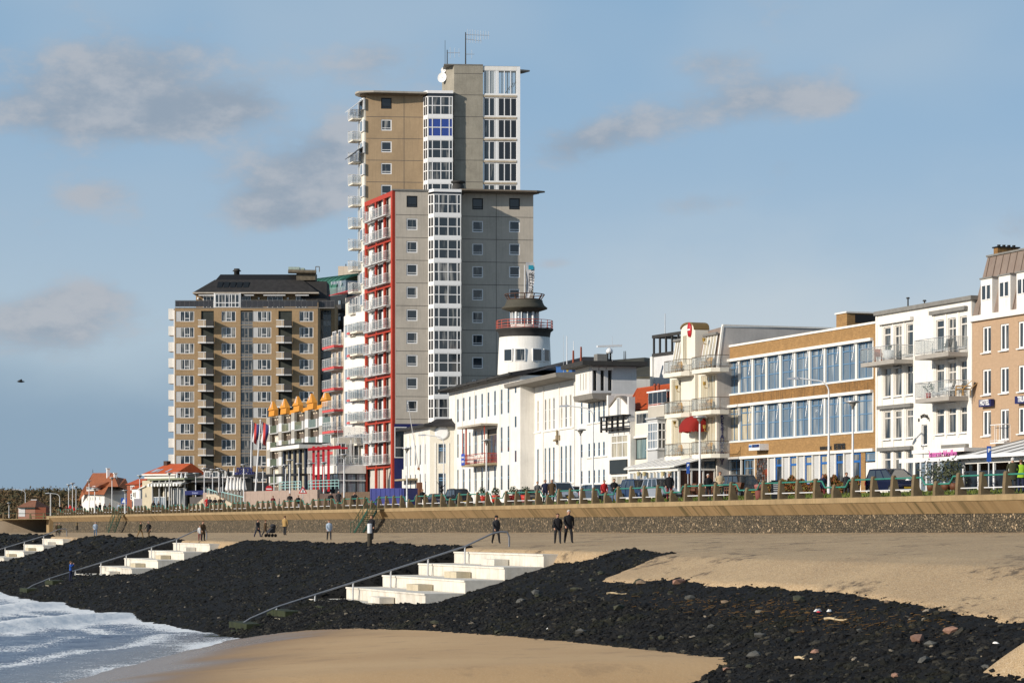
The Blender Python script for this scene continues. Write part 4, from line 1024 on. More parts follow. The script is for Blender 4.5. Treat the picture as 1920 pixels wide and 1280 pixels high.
for i in range(6):
    xa = grx[0]+i*(grx[1]-grx[0])/6; pw = (grx[1]-grx[0])/6
    Y.box('pale_panel', PALEP, xa+.12, xa+pw*.40, .9, g1-.02, .06, .118); Y.box('white_strip', WHITE, xa+pw*.41, xa+pw*.47, .2, g1-.02, -.03, .118)
    Y.box('white_strip', WHITE, xa-.05, xa+.08, 0, g1-.02, -.08, .118)
    window(Y, xa+pw*.48, xa+pw*.48+round(pw*.46, 2), .95, g1-.04, (1,), (2.3, .9), M('strong blue frame', (.025, .14, .42), .45), GLASSC if i in (1, 2, 3) else GLASS, .10, .10, .16)
window(Y, Y.X(1622.5), xe-.15, 2.5, g1-.06, (1,), (1,), BLUEF, GLASSB, .1, .07, .05); Y.box('door', WHITE, Y.X(1622.5), xe-.15, 0, 2.4, .05, .2)
x0, x1 = Y.X(1568, -4.5), Y.X(1588, -4.5); zc = Y.Z(1568, 590, -4.5)
m = MB(); m.box(x0, x1, 4.5, 8.6, zt, zc); o = m.build('chimney_block', YBRICK, Y.root); m = MB(); m.box(x0-.1, x1+.1, 4.4, 8.7, zc, zc+.12); part(m, 'cap', WHITE, o)
m = MB(); m.box(x1+.005, x1+.02, 5.2, 8.3, zc-.75, zc-.1); part(m, 'louvre', BLACK, o)
xs_, zs_ = Y.q(1414, 838, 1.0)
sg = empty('office_sign', Vector(Y.root.location)+Y.d*(Y.X(1404, .8))+Y.n*(-.8)+Vector((0, 0, Y.Z(1404, 844.5, .8))), Y.rz); tag(sg, 'white and blue box sign jutting from the ochre brick wall', 'sign')
wS = Y.X(1424, .8)-Y.X(1404, .8); m = MB(); m.box(0, wS, 0, .8, 0, .50, 0); m.box(.02, wS*.28, -.02, 0, .24, .44, 1); m.box(wS*.32, wS-.05, -.02, 0, .22, .46, 2); part(m, 'sign_box', [PAINT, BLUEB, NAVY], sg)
text('ROC', .22, BLUEB, sg, (wS*.66, -.03, .26), ext=.008, sx=1.2)
xl, zl = Y.q(1573, 835, .05)
text('DE RUYTER', .62, DARK, Y.root, (xl+.1, -.04, zl-.28), ext=.025, bold=.02, sx=.58, name='lettering')
xl, zl = Y.q(1548, 837, .05)
text('SCHOOL MICHIEL', .34, DARK, Y.root, (xl, -.04, zl-.22), ext=.025, bold=.012, sx=.72, name='lettering')
for px, l in ((1399, 1.4), (1385, .7)):
    pass
# ---------------------------------------------------------------- cafe restaurant
C = Bld('cafe_restaurant', 'tall cream house with curved gable, balconies and a grey side wall', 'restaurant building', st(1256, 88.8), st(1343.5, 88.8))
zt = C.Z(1343, 692); xe = C.len; CM = .5; zroof = C.Z(1352, 613, -CM)
xp0, xp1 = C.X(1283.5), C.X(1309)
lb = (C.X(1258), C.X(1282.5)); rb = (C.X(1313), C.X(1342))
slabs_r = [C.Z(1313, y) for y in (697, 774, 857)]
fl = [slabs_r[0], slabs_r[1], slabs_r[2]]
hol = []
for (a, c) in (lb, rb):
    for k in (1, 2): hol.append((a+.15, c-.15, fl[k]+.05, fl[k-1]-.35))
hol += [(xp0+.55, xp0+1.25, fl[1]+.3, fl[0]-.6), (xp0+.55, xp0+1.25, fl[2]+.3, fl[1]-.6)]
hol.append((.2, xe-.2, .2, 3.0))
C.wall(CREAM, 0, xe, 0, zt, hol, 14, .2, roofmat=DARK)
# grey side wall and gable, above and beside the office
m = MB(); m.add([(xe, 0, 0), (xe, 0, zt), (xe, CM, zroof), (xe, 14, zroof+.1), (xe, 14, 0)], [(0, 1, 2, 3, 4)])
m.v += [(x+.12, y, z) for x, y, z in m.v]; m.f += [(9, 8, 7, 6, 5), (0, 5, 6, 1), (1, 6, 7, 2), (2, 7, 8, 3)]; m.m += [0]*4; m.sm += [False]*4
m.build('side_wall', M('grey pebble render', (.54, .495, .45), .95, .10, .9, .25, .02, 9, dirt=(.22, .2, .18)), C.root)
m = MB(); m.add([(xe-.05, -.06, zt-.1), (xe+.16, -.06, zt-.1), (xe+.16, CM-.06, zroof+.06), (xe-.05, CM-.06, zroof+.06), (xe-.05, .14, zt-.1), (xe+.16, .14, zt-.1), (xe+.16, CM+.1, zroof+.06), (xe-.05, CM+.1, zroof+.06)], [(0,1,2,3), (7,6,5,4), (0,4,5,1), (1,5,6,2), (0,3,7,4)]); m.box(xe-.1, xe+.2, CM, 14, zroof+.06, zroof+.2); m.build('verge_trim', WHITE, C.root)
m = MB(); m.hull8([(0, .02, zt), (xe, .02, zt), (xe, 14, zt), (0, 14, zt)], [(0, 1.8, zroof), (xe, CM, zroof), (xe, 14, zroof), (0, 14, zroof)]); m.build('mansard_roof', MAUVE, C.root)
for (a, c) in (lb, rb):   # sloping glazed openings in the mansard
    zb_ = zt+.1; zt_ = zt+(zroof-zt)*.82; s_ = CM/(zroof-zt)
    def sl(x, z, o=0): return (x, (z-zt)*s_-.03-o, z)
    m = MB(); m.hull8([sl(a+.2, zb_, .10), sl(c-.35, zb_, .10), sl(c-.35, zb_, 0), sl(a+.2, zb_, 0)], [sl(a+.5, zt_, .10), sl(c-.25, zt_, .10), sl(c-.25, zt_, 0), sl(a+.5, zt_, 0)]); o = m.build('roof_window', GLASSC, C.root)
    for t in (0, .25, .5, .75, 1):
        p = [Vector(sl(a+.2+(c-a-.55)*t, zb_, .12)), Vector(sl(a+.5+(c-a-.75)*t, zt_, .12))]; m = MB(); m.cyl(p[0], p[1], .05, .05, 5); part(m, 'frame', PAINT, o)
    m = MB(); m.cyl(sl(a+.3, zt_+.1, .22), sl(c-.1, zt_+.1, .22), .13, .13, 8); part(m, 'blind_roll', GUTTER, o)
for (a, c) in (lb, rb):
    for k in (1, 2):
        window(C, a+.15, a+.15+round(c-a-.3, 2), fl[k]+.05, fl[k]+.05+round(fl[k-1]-.4-fl[k], 2), (1, .5, 1, .5, 1, 1), (1,), M('cream frame', (.70, .64, .50), .5, .04), GLASSC, .16, .08, .08)
for k in (1, 2): window(C, xp0+.55, xp0+1.25, fl[k]+.3, fl[k-1]-.6, (1, 1), (1,), M('cream frame', (.70, .64, .50)), GLASSC, .16, .06, .05)
# central pilaster rising into a curved gable
zg = C.Z(1297, 607, .3); m = MB(); m.box(xp0-.06, xp1+.06, -.30, -.003, 3.2, zg-.55); zq = zg-.55
m.box(xp0-.06, xp1+.06, -.003, .9, zt+.01, zg-.55)
gp = [(xp0-.06, zq)]+[((xp0+xp1)/2+(xp1-xp0)*.5*math.sin(t), zq+.1+.5*math.cos(t)**.8) for t in np.linspace(-1.35, 1.35, 11)]+[(xp1+.06, zq)]
m.prism(gp, -.30, .9, 'y'); m.build('gable_pilaster', CREAM, C.root)
m = MB(); 
for p_, q_ in zip(gp[1:-1], gp[2:]): m.hull8([(p_[0], -.42, p_[1]), (q_[0], -.42, q_[1]), (q_[0], 1.0, q_[1]), (p_[0], 1.0, p_[1])], [(p_[0], -.42, p_[1]+.13), (q_[0], -.42, q_[1]+.13), (q_[0], 1.0, q_[1]+.13), (p_[0], 1.0, p_[1]+.13)])
m.build('gable_coping', M('brown coping', (.20, .13, .05), .8, .2, 3), C.root)
window(C, xp0+.5, xp0+1.2, fl[0]+.8, fl[0]+3.2, (1, 1), (1,), M('cream frame', (.70, .64, .50)), GLASSC, -.31, .06, .05)
m = MB(); m.cyl((xp0+.9, -.55, fl[0]+3.4), (xp0+.9, -.31, fl[0]+3.4), .55, .55, 4); 
ex, ez = C.q(1292, 618, .42); m = MB(); m.lathe([(1e-4, 0), (.45, 0), (.45, .12), (1e-4, .12)], 20)
for i, v in enumerate(m.v): m.v[i] = (v[0]*.8, -v[2], v[1]*1.35)
o = m.build('brand_disc', CRIM, C.root, (ex, -.32, ez)); m = MB(); m.box(-.28, .28, -.15, -.125, -.06, .06); part(m, 'disc_bar', PAINT, o)
for (a, c, ys, out) in (('L', 0, (706, 783, 862.5), 1.35), ('R', 0, (699, 777.5, 859), 1.45)):
    for k, y in enumerate(ys):
        if a == 'L': x0, x1 = C.X(1243, out), C.X(1280, out); z = C.Z(1262, y, out)+.34; rf = 1262
        else: x0, x1 = C.X(1294, out), C.X(1336, out); z = C.Z(1315, y, out)+.34; rf = 1315
        balcony(C, x0, x1, z, out, 1.02, .34, M('bronze rail', (.16, .13, .10), .5), CGLASS, 5, slabm=CREAM, chamfer=.35)
        nm = ('left', 'right')[a == 'R']; flr = ('top', 'middle', 'lowest')[k]
        chair(C, x0+1.9, -.7, z, .7, RATTAN, 'tan rattan chair on the %s balcony %s of the curved gable' % (flr, 'left' if a == 'L' else 'right'))
        if a == 'R' or k != 2: chair(C, x0+1.0, -.7, z, -.9, RATTAN, 'second tan rattan chair beside the railing of the %s balcony %s of the gable' % (flr, 'left' if a == 'L' else 'right'))
for i, (px, py) in enumerate([(1327, 722), (1327, 803), (1275, 729), (1326, 640), (1271, 795)]):
    x, z = C.q(px, py); m = MB(); m.cyl((x, -.3, z), (x, -.3, z+.28), .12, .16, 8); m.tube([(x, -.02, z-.25), (x, -.28, z-.2), (x, -.3, z)], .03, 5); m.build('wall_lamp', M('brass', (.5, .32, .08), .4, metal=.6), C.root)
text('CAFÉ', .40, NAVY, C.root, (xe+.15, .44, C.Z(1352, 775, -.6)), rot=(PI/2, 0, PI/2), ext=.02, bold=.01, sx=.92)
o = text('RESTAURANT', .54, NAVY, C.root, (xe+.19, .42, C.Z(1350, 784.5, -.6)), rot=(PI/2, 0, PI/2), ext=.015, vertical=True, bold=.012, sx=.95)
m = MB(); m.box(xe+.13, xe+.17, .12, .72, C.Z(1348, 834, -.5), C.Z(1348, 776, -.5)); m.build('sign_panel', M('pale grey sign', (.42, .40, .37), .8), C.root)
# red dome awning
xa0, xa1 = C.X(1268, 1.5), C.X(1305, .9); za0, za1 = C.Z(1285, 805, 1.5), C.Z(1290, 778.5, .3)
aw = empty('dome_awning', Vector(C.root.location)+C.d*xa0+C.n*(-.02)+Vector((0, 0, za0)), C.rz); tag(aw, 'dark red quarter dome awning between the cafe balconies', 'awning')
m = MB(); Wd = xa1-xa0; Hd = za1-za0; R = 1.6; n = 8; k2 = 14
vs_ = []; fs_ = []
for i in range(n+1):
    th = PI/2*i/n
    for j in range(k2+1):
        t = j/k2; e_ = (abs(math.sin(PI*t)))**.35
        vs_.append((Wd*.5+Wd*.5*math.cos(PI*(1-t))*(1 if i < n else .7), -R*math.cos(th)*e_, Hd*math.sin(th)*(.6+.4*e_)))
for i in range(n):
    for j in range(k2): fs_.append((i*(k2+1)+j, i*(k2+1)+j+1, (i+1)*(k2+1)+j+1, (i+1)*(k2+1)+j))
m.add(vs_, fs_, 0, True); part(m, 'canopy', AWRED, aw)
m = MB()
for j in range(k2): 
    a, b2 = Vector(vs_[j]), Vector(vs_[j+1]); m.add([a, b2, b2-Vector((0, 0, .14)), (a+b2)/2-Vector((0, 0, .24)), a-Vector((0, 0, .14))], [(0, 1, 2, 3, 4)])
part(m, 'valance', AWRED, aw)
# low terrace building in front of cafe and corner house
tv = Bld('cafe_terrace', 'low white glazed terrace with sloping roof in front of the cafe', 'terrace', st(1182, 85.3), st(1272, 85.3))
L_ = tv.len; zc = tv.Z(1260, 876)
for i in range(15):
    x = i*L_/14
    tv.box('post', PAINT, x-.07, x+.07, 0, zc-.2, -.06, .06)
    if i < 14: m = MB(); m.box(x+.07, x+L_/14-.07, 0, .03, .5, zc-.35); m.build('pane', GLASSD if i > 9 else GLASSC if i % 2 else GLASSB, tv.root)
tv.box('lintel', WHITE, -.15, L_+.1, zc-.3, zc-.02, -.12, .1)
m = MB(); m.hull8([(-.3, -.5, zc), (L_+.3, -.5, zc), (L_+.3, 3.25, zc+.95), (-.3, 3.25, zc+.95)], [(-.3, -.5, zc+.1), (L_+.3, -.5, zc+.1), (L_+.3, 3.25, zc+1.05), (-.3, 3.25, zc+1.05)]); m.build('roof_panel', WHITE, tv.root)
for x in np.arange(0, L_+.1, 1.55): m = MB(); m.cyl((x, -.5, zc+.14), (x, 3.2, zc+1.09), .05, .05, 5); m.build('roof_bar', PAINT, tv.root)
m = MB(); m.hull8([(L_+.02, 0, zc-.2), (L_+.1, 0, zc-.2), (L_+.1, 3.2, zc-.2), (L_+.02, 3.2, zc-.2)], [(L_+.02, 0, zc-.02), (L_+.1, 0, zc-.02), (L_+.1, 3.2, zc+.93), (L_+.02, 3.2, zc+.93)]); m.build('side_gable_pane', GLASSD, tv.root)
for y_ in (.0, 1.05, 2.1, 3.1): tv.box('side_post', WHITE, L_+.0, L_+.14, 0, zc-.21, y_, y_+.12)
m = MB(); m.box(L_+.02, L_+.06, .12, 3.1, .3, zc-.25); m.build('side_pane', M('dark brown interior', (.07, .03, .02), .4), tv.root)
tv.box('side_beam', WHITE, L_, L_+.16, zc-.26, zc-.1, -.1, 3.2)
for px in (1197, 1208, 1243, 1256):
    x, z = tv.q(px, 892, .3); m2 = MB(); m2.cyl((x, -.3, z), (x, -.3, z+.35), .12, .16, 8); m2.build('lantern', M('lantern glass', (.5, .42, .22), .4), tv.root)
# ---------------------------------------------------------------- gabled white house and corner house with red roof
H2 = Bld('corner_house', 'small white house with bay window and red tiled roof', 'house', st(1181, 90), st(1257, 90))
zt = H2.Z(1190, 771.5); xe = H2.len; wz0, wz1 = H2.Z(1187, 862), H2.Z(1187, 822.5)
H2.wall(CREAM, 0, xe, 0, zt, [(H2.X(1187), H2.X(1212), wz0, wz1), (H2.X(1192), H2.X(1216), zt-1.15, zt-.2)], 9, .15, roofmat=DARK)
window(H2, H2.X(1187), H2.X(1212), wz0, wz1, (1, 4), (1,), DARK, glass('teal glass', (.10, .16, .16), (.30, .38, .36), .6), .1, .1, .05)
window(H2, H2.X(1192), H2.X(1216), zt-1.15, zt-.2, (1,), (1,), PAINT, GLASS, .1, .05, .05)
H2.box('lintel', WHITE, H2.X(1185), H2.X(1216), wz1+.02, wz1+.22, -.15, -.003)
z0, z1 = H2.Z(1216, 784), H2.Z(1216, 763)-.5
x0, x1 = H2.X(1215, .3), H2.X(1250, .3)
H2.box('upper_block', M('beige render', (.46, .42, .35), .85, .06), x0, x1, z0+.01, z1+.5, -.30, 3)
o = balcony(H2, x0+.1, x1, z1+.55, .30, 1.15, .06, PAINT, GLASSK, 4, name='roof_screen'); H2.box('screen_cap', PAINT, x0-.2, x1, z1+1.7, z1+1.82, -.35, .6)
# bay window
bx0, bx1 = H2.X(1212.5, .9), H2.X(1231, .9); bz0, bz1 = H2.Z(1221, 844, .9), H2.Z(1221, 792, .9)
m = MB(); m.box(bx0, bx1+.0, -.82, -.003, bz0-1.15, bz0); m.box(bx0, bx1, -.82, -.003, bz1, bz1+.3); m.box(bx0-.15, bx1+.15, -1.0, -.003, bz1+.3, bz1+.42); m.box(bx0-.08, bx1+.08, -.95, -.003, bz0, bz0+.09); m.build('bay_base', PALEP, H2.root)
m = MB(); m.box(bx0+.05, bx1-.08, -.74, -.05, bz0+.09, bz1); m.build('bay_core', GLASSB, H2.root)
window(H2, bx0, bx1, bz0+.09, bz1, (1, 1, 1, 1), (1, 1, 1), PAINT, GLASSB, -.76, .09, .07, name='bay_window')
sidew = MB(); 
for zz_ in (bz0+.09, bz0+.09+(bz1-bz0)*.33, bz0+.09+(bz1-bz0)*.66, bz1-.08): sidew.box(bx1-.02, bx1+.03, -.74, -.02, zz_, zz_+.08)
for yy in (-.76, -.4, -.06): sidew.box(bx1-.02, bx1+.03, yy-.03, yy+.04, bz0+.09, bz1)
sidew.build('bay_side_frame', PAINT, H2.root); m = MB(); m.box(bx1-.06, bx1-.025, -.72, -.04, bz0+.09, bz1); m.build('bay_side_pane', GLASS, H2.root)
# red roof with individual tile courses
rx0, rx1 = H2.X(1176, -.6), H2.X(1262, -.6); rz0 = H2.Z(1200, 769, -.6); rz1 = H2.Z(1215, 728.5, -3.6); n_r = 14
m = MB(); xs_l = H2.X(1194, -3.6)
m.hull8([(rx0, .6, rz0), (rx1, .6, rz0), (rx1, 7, rz0), (rx0, 7, rz0)], [(xs_l, 3.6, rz1), (rx1, 3.6, rz1), (rx1, 3.9, rz1), (xs_l, 3.9, rz1)]); o = m.build('roof', TILE, H2.root)
for k in range(n_r):
    t0, t1 = k/n_r, (k+1)/n_r; m = MB(); y0_, y1_ = .6+3*t0, .6+3*t1; za, zb_ = rz0+(rz1-rz0)*t0, rz0+(rz1-rz0)*t1; xl = rx0+(xs_l-rx0)*t0
    xx = xl
    while xx < rx1-.1:
        m.add([(xx, y0_-.07, za+.06), (xx+.12, y0_-.11, za+.12), (xx+.24, y0_-.07, za+.06), (xx+.24, y1_-.04, zb_+.03), (xx+.12, y1_-.08, zb_+.08), (xx, y1_-.04, zb_+.03)], [(0, 1, 4, 5), (1, 2, 3, 4), (0, 2, 1)]); xx += .27
    part(m, 'tile_course', TILE, o)
m = MB(); m.cyl((rx0, .5, rz0+.1), (xs_l, 3.7, rz1+.1), .14, .14, 6); m.cyl((xs_l, 3.7, rz1+.1), (rx1, 3.7, rz1+.1), .12, .12, 6); part(m, 'ridge_tiles', TILE, o)
m = MB()
for px in (1228, 1235): x, z = H2.q(px, 742, -2); m.cyl((x, 2, z-.5), (x, 2, z+.9), .11, .11, 7); m.cyl((x, 2, z+.9), (x, 2, z+1.1), .17, .12, 7)
m.build('flue_pipe', M('rust pipe', (.28, .07, .035), .7, .2), H2.root)
# gabled house
H1 = Bld('gabled_house', 'narrow white house with wavy gable and black timber balcony', 'house', st(1140.5, 89.5), st(1182, 89.5))
xe = H1.len; zs_ = H1.Z(1148, 781); zt = H1.Z(1160, 745)
wz0, wz1 = H1.Z(1160, 858), H1.Z(1160, 815); sz0, sz1 = H1.Z(1160, 888), H1.Z(1160, 861.5)
a0, a1 = xe*.13, xe*.87
H1.wall(WHITE, 0, xe, 0, zs_, [(a0, a1, wz0, wz1), (a0, a1, .3, sz0-.15)], 9, .14, roofmat=DARK)
window(H1, a0, a1, wz0, wz1, (1, 1, 1), (2, 1), PAINT, GLASSC, .08, .1, .1); window(H1, a0, a1, .3, sz0-.15, (1, 1, 1), (1,), PAINT, GLASSC, .08, .1, .1)
m = MB(); m.box(a0-.05, a1+.05, -.14, -.003, sz0, sz1); m.build('roller_shutter', M('dark slate shutter', (.03, .035, .035), .4), H1.root)
gp = [(.35, zs_)]+[(xe/2+(xe/2-.35)*t, zs_+.9+(zt-zs_-.9)*(math.cos(PI*abs(t))*.5+.5)**.7+.0) for t in np.linspace(-1, 1, 17)]+[(xe-.35, zs_)]
wgz0, wgz1 = zs_-.0+.12, zs_+1.7
m = MB(); m.prism(gp, 0, .4, 'y'); m.build('gable', WHITE, H1.root); m = MB()
for p_, q_ in zip(gp[1:-1], gp[2:-1]): m.hull8([(p_[0], -.12, p_[1]), (q_[0], -.12, q_[1]), (q_[0], .5, q_[1]), (p_[0], .5, p_[1])], [(p_[0], -.12, p_[1]+.16), (q_[0], -.12, q_[1]+.16), (q_[0], .5, q_[1]+.16), (p_[0], .5, p_[1]+.16)])
m.build('gable_coping', M('grey brown coping', (.22, .19, .16), .8, .2, 3), H1.root)
window(H1, xe/2-.42, xe/2+.42, zs_-.1, zs_+1.7, (1, 1, 1), (1,), PAINT, GLASS, -.03, .08, .08)
for xx, zz1 in ((0, zs_+2.0), (xe-.35, zs_+1.6)):
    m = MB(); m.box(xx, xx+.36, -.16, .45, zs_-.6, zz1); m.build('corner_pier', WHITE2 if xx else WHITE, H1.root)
bz = H1.Z(1160, 803); bt = H1.Z(1160, 779.5)
m = MB()
for k in range(4): m.box(-.05, xe+.05, -.72, -.62, bz+(bt-bz)*k/3.3, bz+(bt-bz)*k/3.3+.09)
for k in range(5): m.box(xe*k/4-.06, xe*k/4+.06, -.78, -.6, bz-.3, bt)
m.box(-.1, xe+.1, -.8, -.003, bt-.1, bt+.02); m.build('timber_balcony', BLACK, H1.root)
m = MB(); m.box(0, xe, -.75, -.003, bz-.1, bz-.02); m.build('balcony_floor', DARK, H1.root)
# ================================================================ pilots' building (long white complex) and its tower
def lp(px, off=0.0):
    a = 66.8+off; D = F*a/(px+221.0); return ((px-CX)*D/F, D)
BFR = M('pale blue window frame', (.22, .36, .50), .5, .05)
def slot_windows(b, lst, ref, reveal=.14, cols=(1, 1), rows=(1, 1), fm=BFR, gm=GLASS):
    """lst of (px0, px1, y_bottom, y_top, refpx)"""
    hol = []; dims = []
    for a, c, yb, yt, rf in lst:
        x0, x1 = b.X(a), b.X(c); hol.append((x0, x0+round(x1-x0, 1), b.Z(rf, yb), b.Z(rf, yt)))
    return hol
P2 = Bld('pilots_building', 'long white three storey building with dark overhanging roof edge', 'public building', lp(842), lp(975.6))
L_ = P2.len; zt = P2.Z(975.6, 703); n = 9
xa, xb = P2.X(857.5), P2.X(952)
wr = [(P2.Z(955, 774), P2.Z(955, 726.5)), (P2.Z(955, 846.5), P2.Z(955, 798)), (P2.Z(955, 917.5), P2.Z(955, 870.5))]
xs_ = [xa+(xb-xa)*i/8 for i in range(9)]; ww = .82
hol = []; wn = []
for ri, (z0, z1) in enumerate(wr):
    for i, x in enumerate(xs_):
        if ri == 1 and i in (5, 6): continue
        hol.append((x-.1, x-.1+ww, z0, z1)); wn.append((x-.1, x-.1+ww, z0, z1))
dz0, dz1 = P2.Z(920, 868), P2.Z(920, 804)
hol.append((xs_[5]-.3, xs_[6]+ww+.35, dz0, dz1))
for y0_, y1_ in ((737, 715), (801, 780), (866, 844)): hol.append((P2.X(965), P2.X(968.5), P2.Z(966, y0_), P2.Z(966, y1_)))
P2.wall(WHITE, 0, L_, 0, zt, hol, 16, .05, roofmat=SLATE)
for h in wn: window(P2, *h, (1,), (1, .12, 1), BFR, GLASSD, .03, .05, .05, dep=.02)
for y0_, y1_ in ((737, 715), (801, 780), (866, 844)): window(P2, P2.X(965), P2.X(968.5), P2.Z(966, y0_), P2.Z(966, y1_), (1,), (1,), BFR, GLASSD, .03, .05, .05, dep=.02)
m = MB(); m.box(xs_[5]-.3, xs_[6]+ww+.35, .19, .22, dz0, dz1); m.build('door_recess', M('grey brown door', (.19, .16, .13), .6, .1), P2.root)
window(P2, xs_[5]+.1, xs_[6]+ww, dz0, dz1-.6, (1, 1), (1,), M('grey door frame', (.25, .22, .18)), GLASSD, .17, .08, .08, name='balcony_door')
for x in (xa-.75, xs_[1]-.25, xs_[3]-.28, xs_[5]-.45, xs_[7]-.4, xs_[8]+.95): P2.box('pilaster', WHITE, x, x+.14, .1, zt-.003, -.07, -.002)
m = MB(); m.hull8([(-.9, -1.1, zt-.05), (L_+.3, -1.1, zt-.05), (L_+.3, .2, zt-.05), (-.9, .2, zt-.05)], [(-.9, -1.1, zt+.28), (L_+.3, -1.1, zt+.28), (L_+.3, 3.0, zt+1.0), (-.9, 3.0, zt+1.0)]); o = m.build('eaves', SLATE, P2.root)
m = MB(); m.box(-.95, L_+.35, -1.28, -1.1, zt+.0, zt+.22)
part(m, 'gutter', DARK, o)
for i in range(8): x = L_*i/7; m = MB(); m.box(x-.04, x+.04, -1.3, -1.0, zt-.1, zt+.3); part(m, 'gutter_bracket', DARK, o)
m = MB(); m.hull8([(-.5, 2.5, zt+.55), (L_-.2, 2.5, zt+.55), (L_-.2, 16, zt+.55), (-.5, 16, zt+.55)], [(3, 8, zt+2.3), (L_-4, 8, zt+2.3), (L_-4, 10, zt+2.3), (3, 10, zt+2.3)]); m.build('hip_roof', SLATE, P2.root)
# balcony with red posts, canopy and banner
bx0, bx1 = xs_[3]-.4, xs_[6]+ww+.5; bz = P2.Z(920, 867.5, .6)
m = MB(); m.box(bx0, bx1, -1.5, -.003, bz-.22, bz); ob = m.build('balcony', M('tan concrete', (.36, .29, .18), .9, .15, 2, .2), P2.root)
m = MB(); 
for p_, q_ in (((bx0, -1.45), (bx1, -1.45)), ((bx1, -1.45), (bx1, -.05)), ((bx0, -1.45), (bx0, -.05))):
    for h in (1.05, .55, .12): m.cyl((*p_, bz+h), (*q_, bz+h), .035, .035, 5)
    for t in np.linspace(0, 1, 12): m.cyl((p_[0]+(q_[0]-p_[0])*t, p_[1]+(q_[1]-p_[1])*t, bz), (p_[0]+(q_[0]-p_[0])*t, p_[1]+(q_[1]-p_[1])*t, bz+1.05), .018, .018, 4)
part(m, 'railing', RED, ob)
cz = P2.Z(920, 797, .8)
for x in (bx0+.1, bx0+1.7, bx0+2.1, bx1-.1): m = MB(); m.cyl((x, -1.4, bz), (x, -1.4, cz), .05, .05, 6); part(m, 'canopy_post', RED, ob)
m = MB(); m.box(bx0-.4, bx1+.3, -1.9, -.003, cz, cz+.22); part(m, 'canopy_slab', M('weathered slab', (.42, .37, .30), .9, .15, 2, .3), ob)
m = MB(); m.box(bx0+.1, bx0+1.75, -1.56, -1.52, bz-.05, bz+1.25); o = m.build('banner', M('royal blue banner', (.035, .08, .42), .7, .1, 4), P2.root); tag(o)
text('HET ARSENAAL', .28, PAINT, o, (bx0+.93, -1.575, bz+.75), ext=.004, sx=.62, bold=.01); text('MUSEUM', .34, PAINT, o, (bx0+.93, -1.575, bz+.25), ext=.004, sx=.8, bold=.012)
xl, zl = P2.q(877, 869, .05); text('HEROICITEITS', .36, M('grey lettering', (.28, .26, .25), .7), P2.root, (xl, -.04, zl-.1), ext=.02, sx=.8)
# L1: low wing with round window
P1 = Bld('low_wing', 'lower white two storey wing with round window and dark cornice', 'public building', lp(757, -2.8), lp(806, -2.8))
L1 = P1.len; zt = P1.Z(805, 800)
wr = [(P1.Z(797, 870), P1.Z(797, 832)), (P1.Z(797, 925), P1.Z(797, 887))]
hol = []; xs1 = [P1.X(a) for a in (760.5, 769, 778, 787, 796.5)]
for z0, z1 in wr:
    for x in xs1: hol.append((x, x+.62, z0, z1))
P1.wall(WHITE, 0, L1, 0, zt, hol, 6, .05, roofmat=SLATE)
for h in hol: window(P1, *h, (1,), (1, 1), BFR, GLASSD, .03, .05, .05, dep=.02)
for x in xs1+[xs1[-1]+1.0]: P1.box('rib', WHITE, x-.32, x-.18, 3.0, zt-.3, -.06, -.002)
for x in xs1: 
    m = MB(); m.prism([(x+.05, zt-1.9), (x+.55, zt-1.9), (x+.55, zt-.9), (x+.3, zt-.65), (x+.05, zt-.9)], -.03, -.002, 'y'); m.build('blind_arch', CREAM, P1.root)
m = MB(); m.box(-.8, L1+.8, -.9, 6.4, zt, zt+.22); m.hull8([(-.7, -.8, zt+.22), (L1+.7, -.8, zt+.22), (L1+.7, 6.3, zt+.22), (-.7, 6.3, zt+.22)], [(1.5, 3, zt+1.1), (L1-.5, 3, zt+1.1), (L1-.5, 4, zt+1.1), (1.5, 4, zt+1.1)]); m.build('roof', SLATE, P1.root)
m = MB(); m.box(.3, L1*.55, -1.2, -.003, P1.Z(775, 900), P1.Z(775, 897)); m.build('door_canopy', M('tan concrete', (.36, .29, .18)), P1.root)
m = MB(); m.box(L1*.6, L1*.72, -.35, -.003, 0, P1.Z(790, 904)); m.build('porch_door', BROWNW, P1.root)
# end wall facing us with round window and tall windows
cB = lp(806, -2.8); cE = pt(853, 1027/64.0+.02)
P1e = Bld('w', None, None, cB, cE, root=None); P1e.root.name = 'end_wall'; 
for k_ in ('label', 'category'): 
    if k_ in P1e.root: del P1e.root[k_]
P1e.root.parent = P1.root; P1e.root.matrix_parent_inverse = P1.root.matrix_world.inverted()
from mathutils import Matrix
def reparent(o, p):
    mw = Matrix.Translation(o.location) @ o.rotation_euler.to_matrix().to_4x4(); pw = Matrix.Translation(p.location) @ p.rotation_euler.to_matrix().to_4x4()
    o.parent = p; o.matrix_parent_inverse = Matrix.Identity(4); ml = pw.inverted() @ mw; o.location = ml.to_translation(); o.rotation_euler = ml.to_euler()
bpy.data.objects.remove(P1e.root)
P1e = Bld('round_window_wing', 'white corner block with round window above tall blue window', 'public building', cB, cE)
Le = P1e.len; ze = zt
hx0, hx1 = P1e.X(822), P1e.X(835.5)
hol = [(hx0, hx1, P1e.Z(828, 868), P1e.Z(828, 832)), (hx0, hx1, P1e.Z(828, 926), P1e.Z(828, 887))]
P1e.wall(CREAM, 0, Le, 0, ze-.003, hol, 3.5, .16, roofmat=SLATE)
for h in hol: window(P1e, *h, (1,), (3, .5, 1), BLUEF, GLASS, .12, .06, .12)
for x in (hx0-.45, hx1+.25): P1e.box('jamb', WHITE, x, x+.2, 0, P1e.Z(828, 830), -.07, -.002)
cxr, czr = P1e.q(828.5, 811)
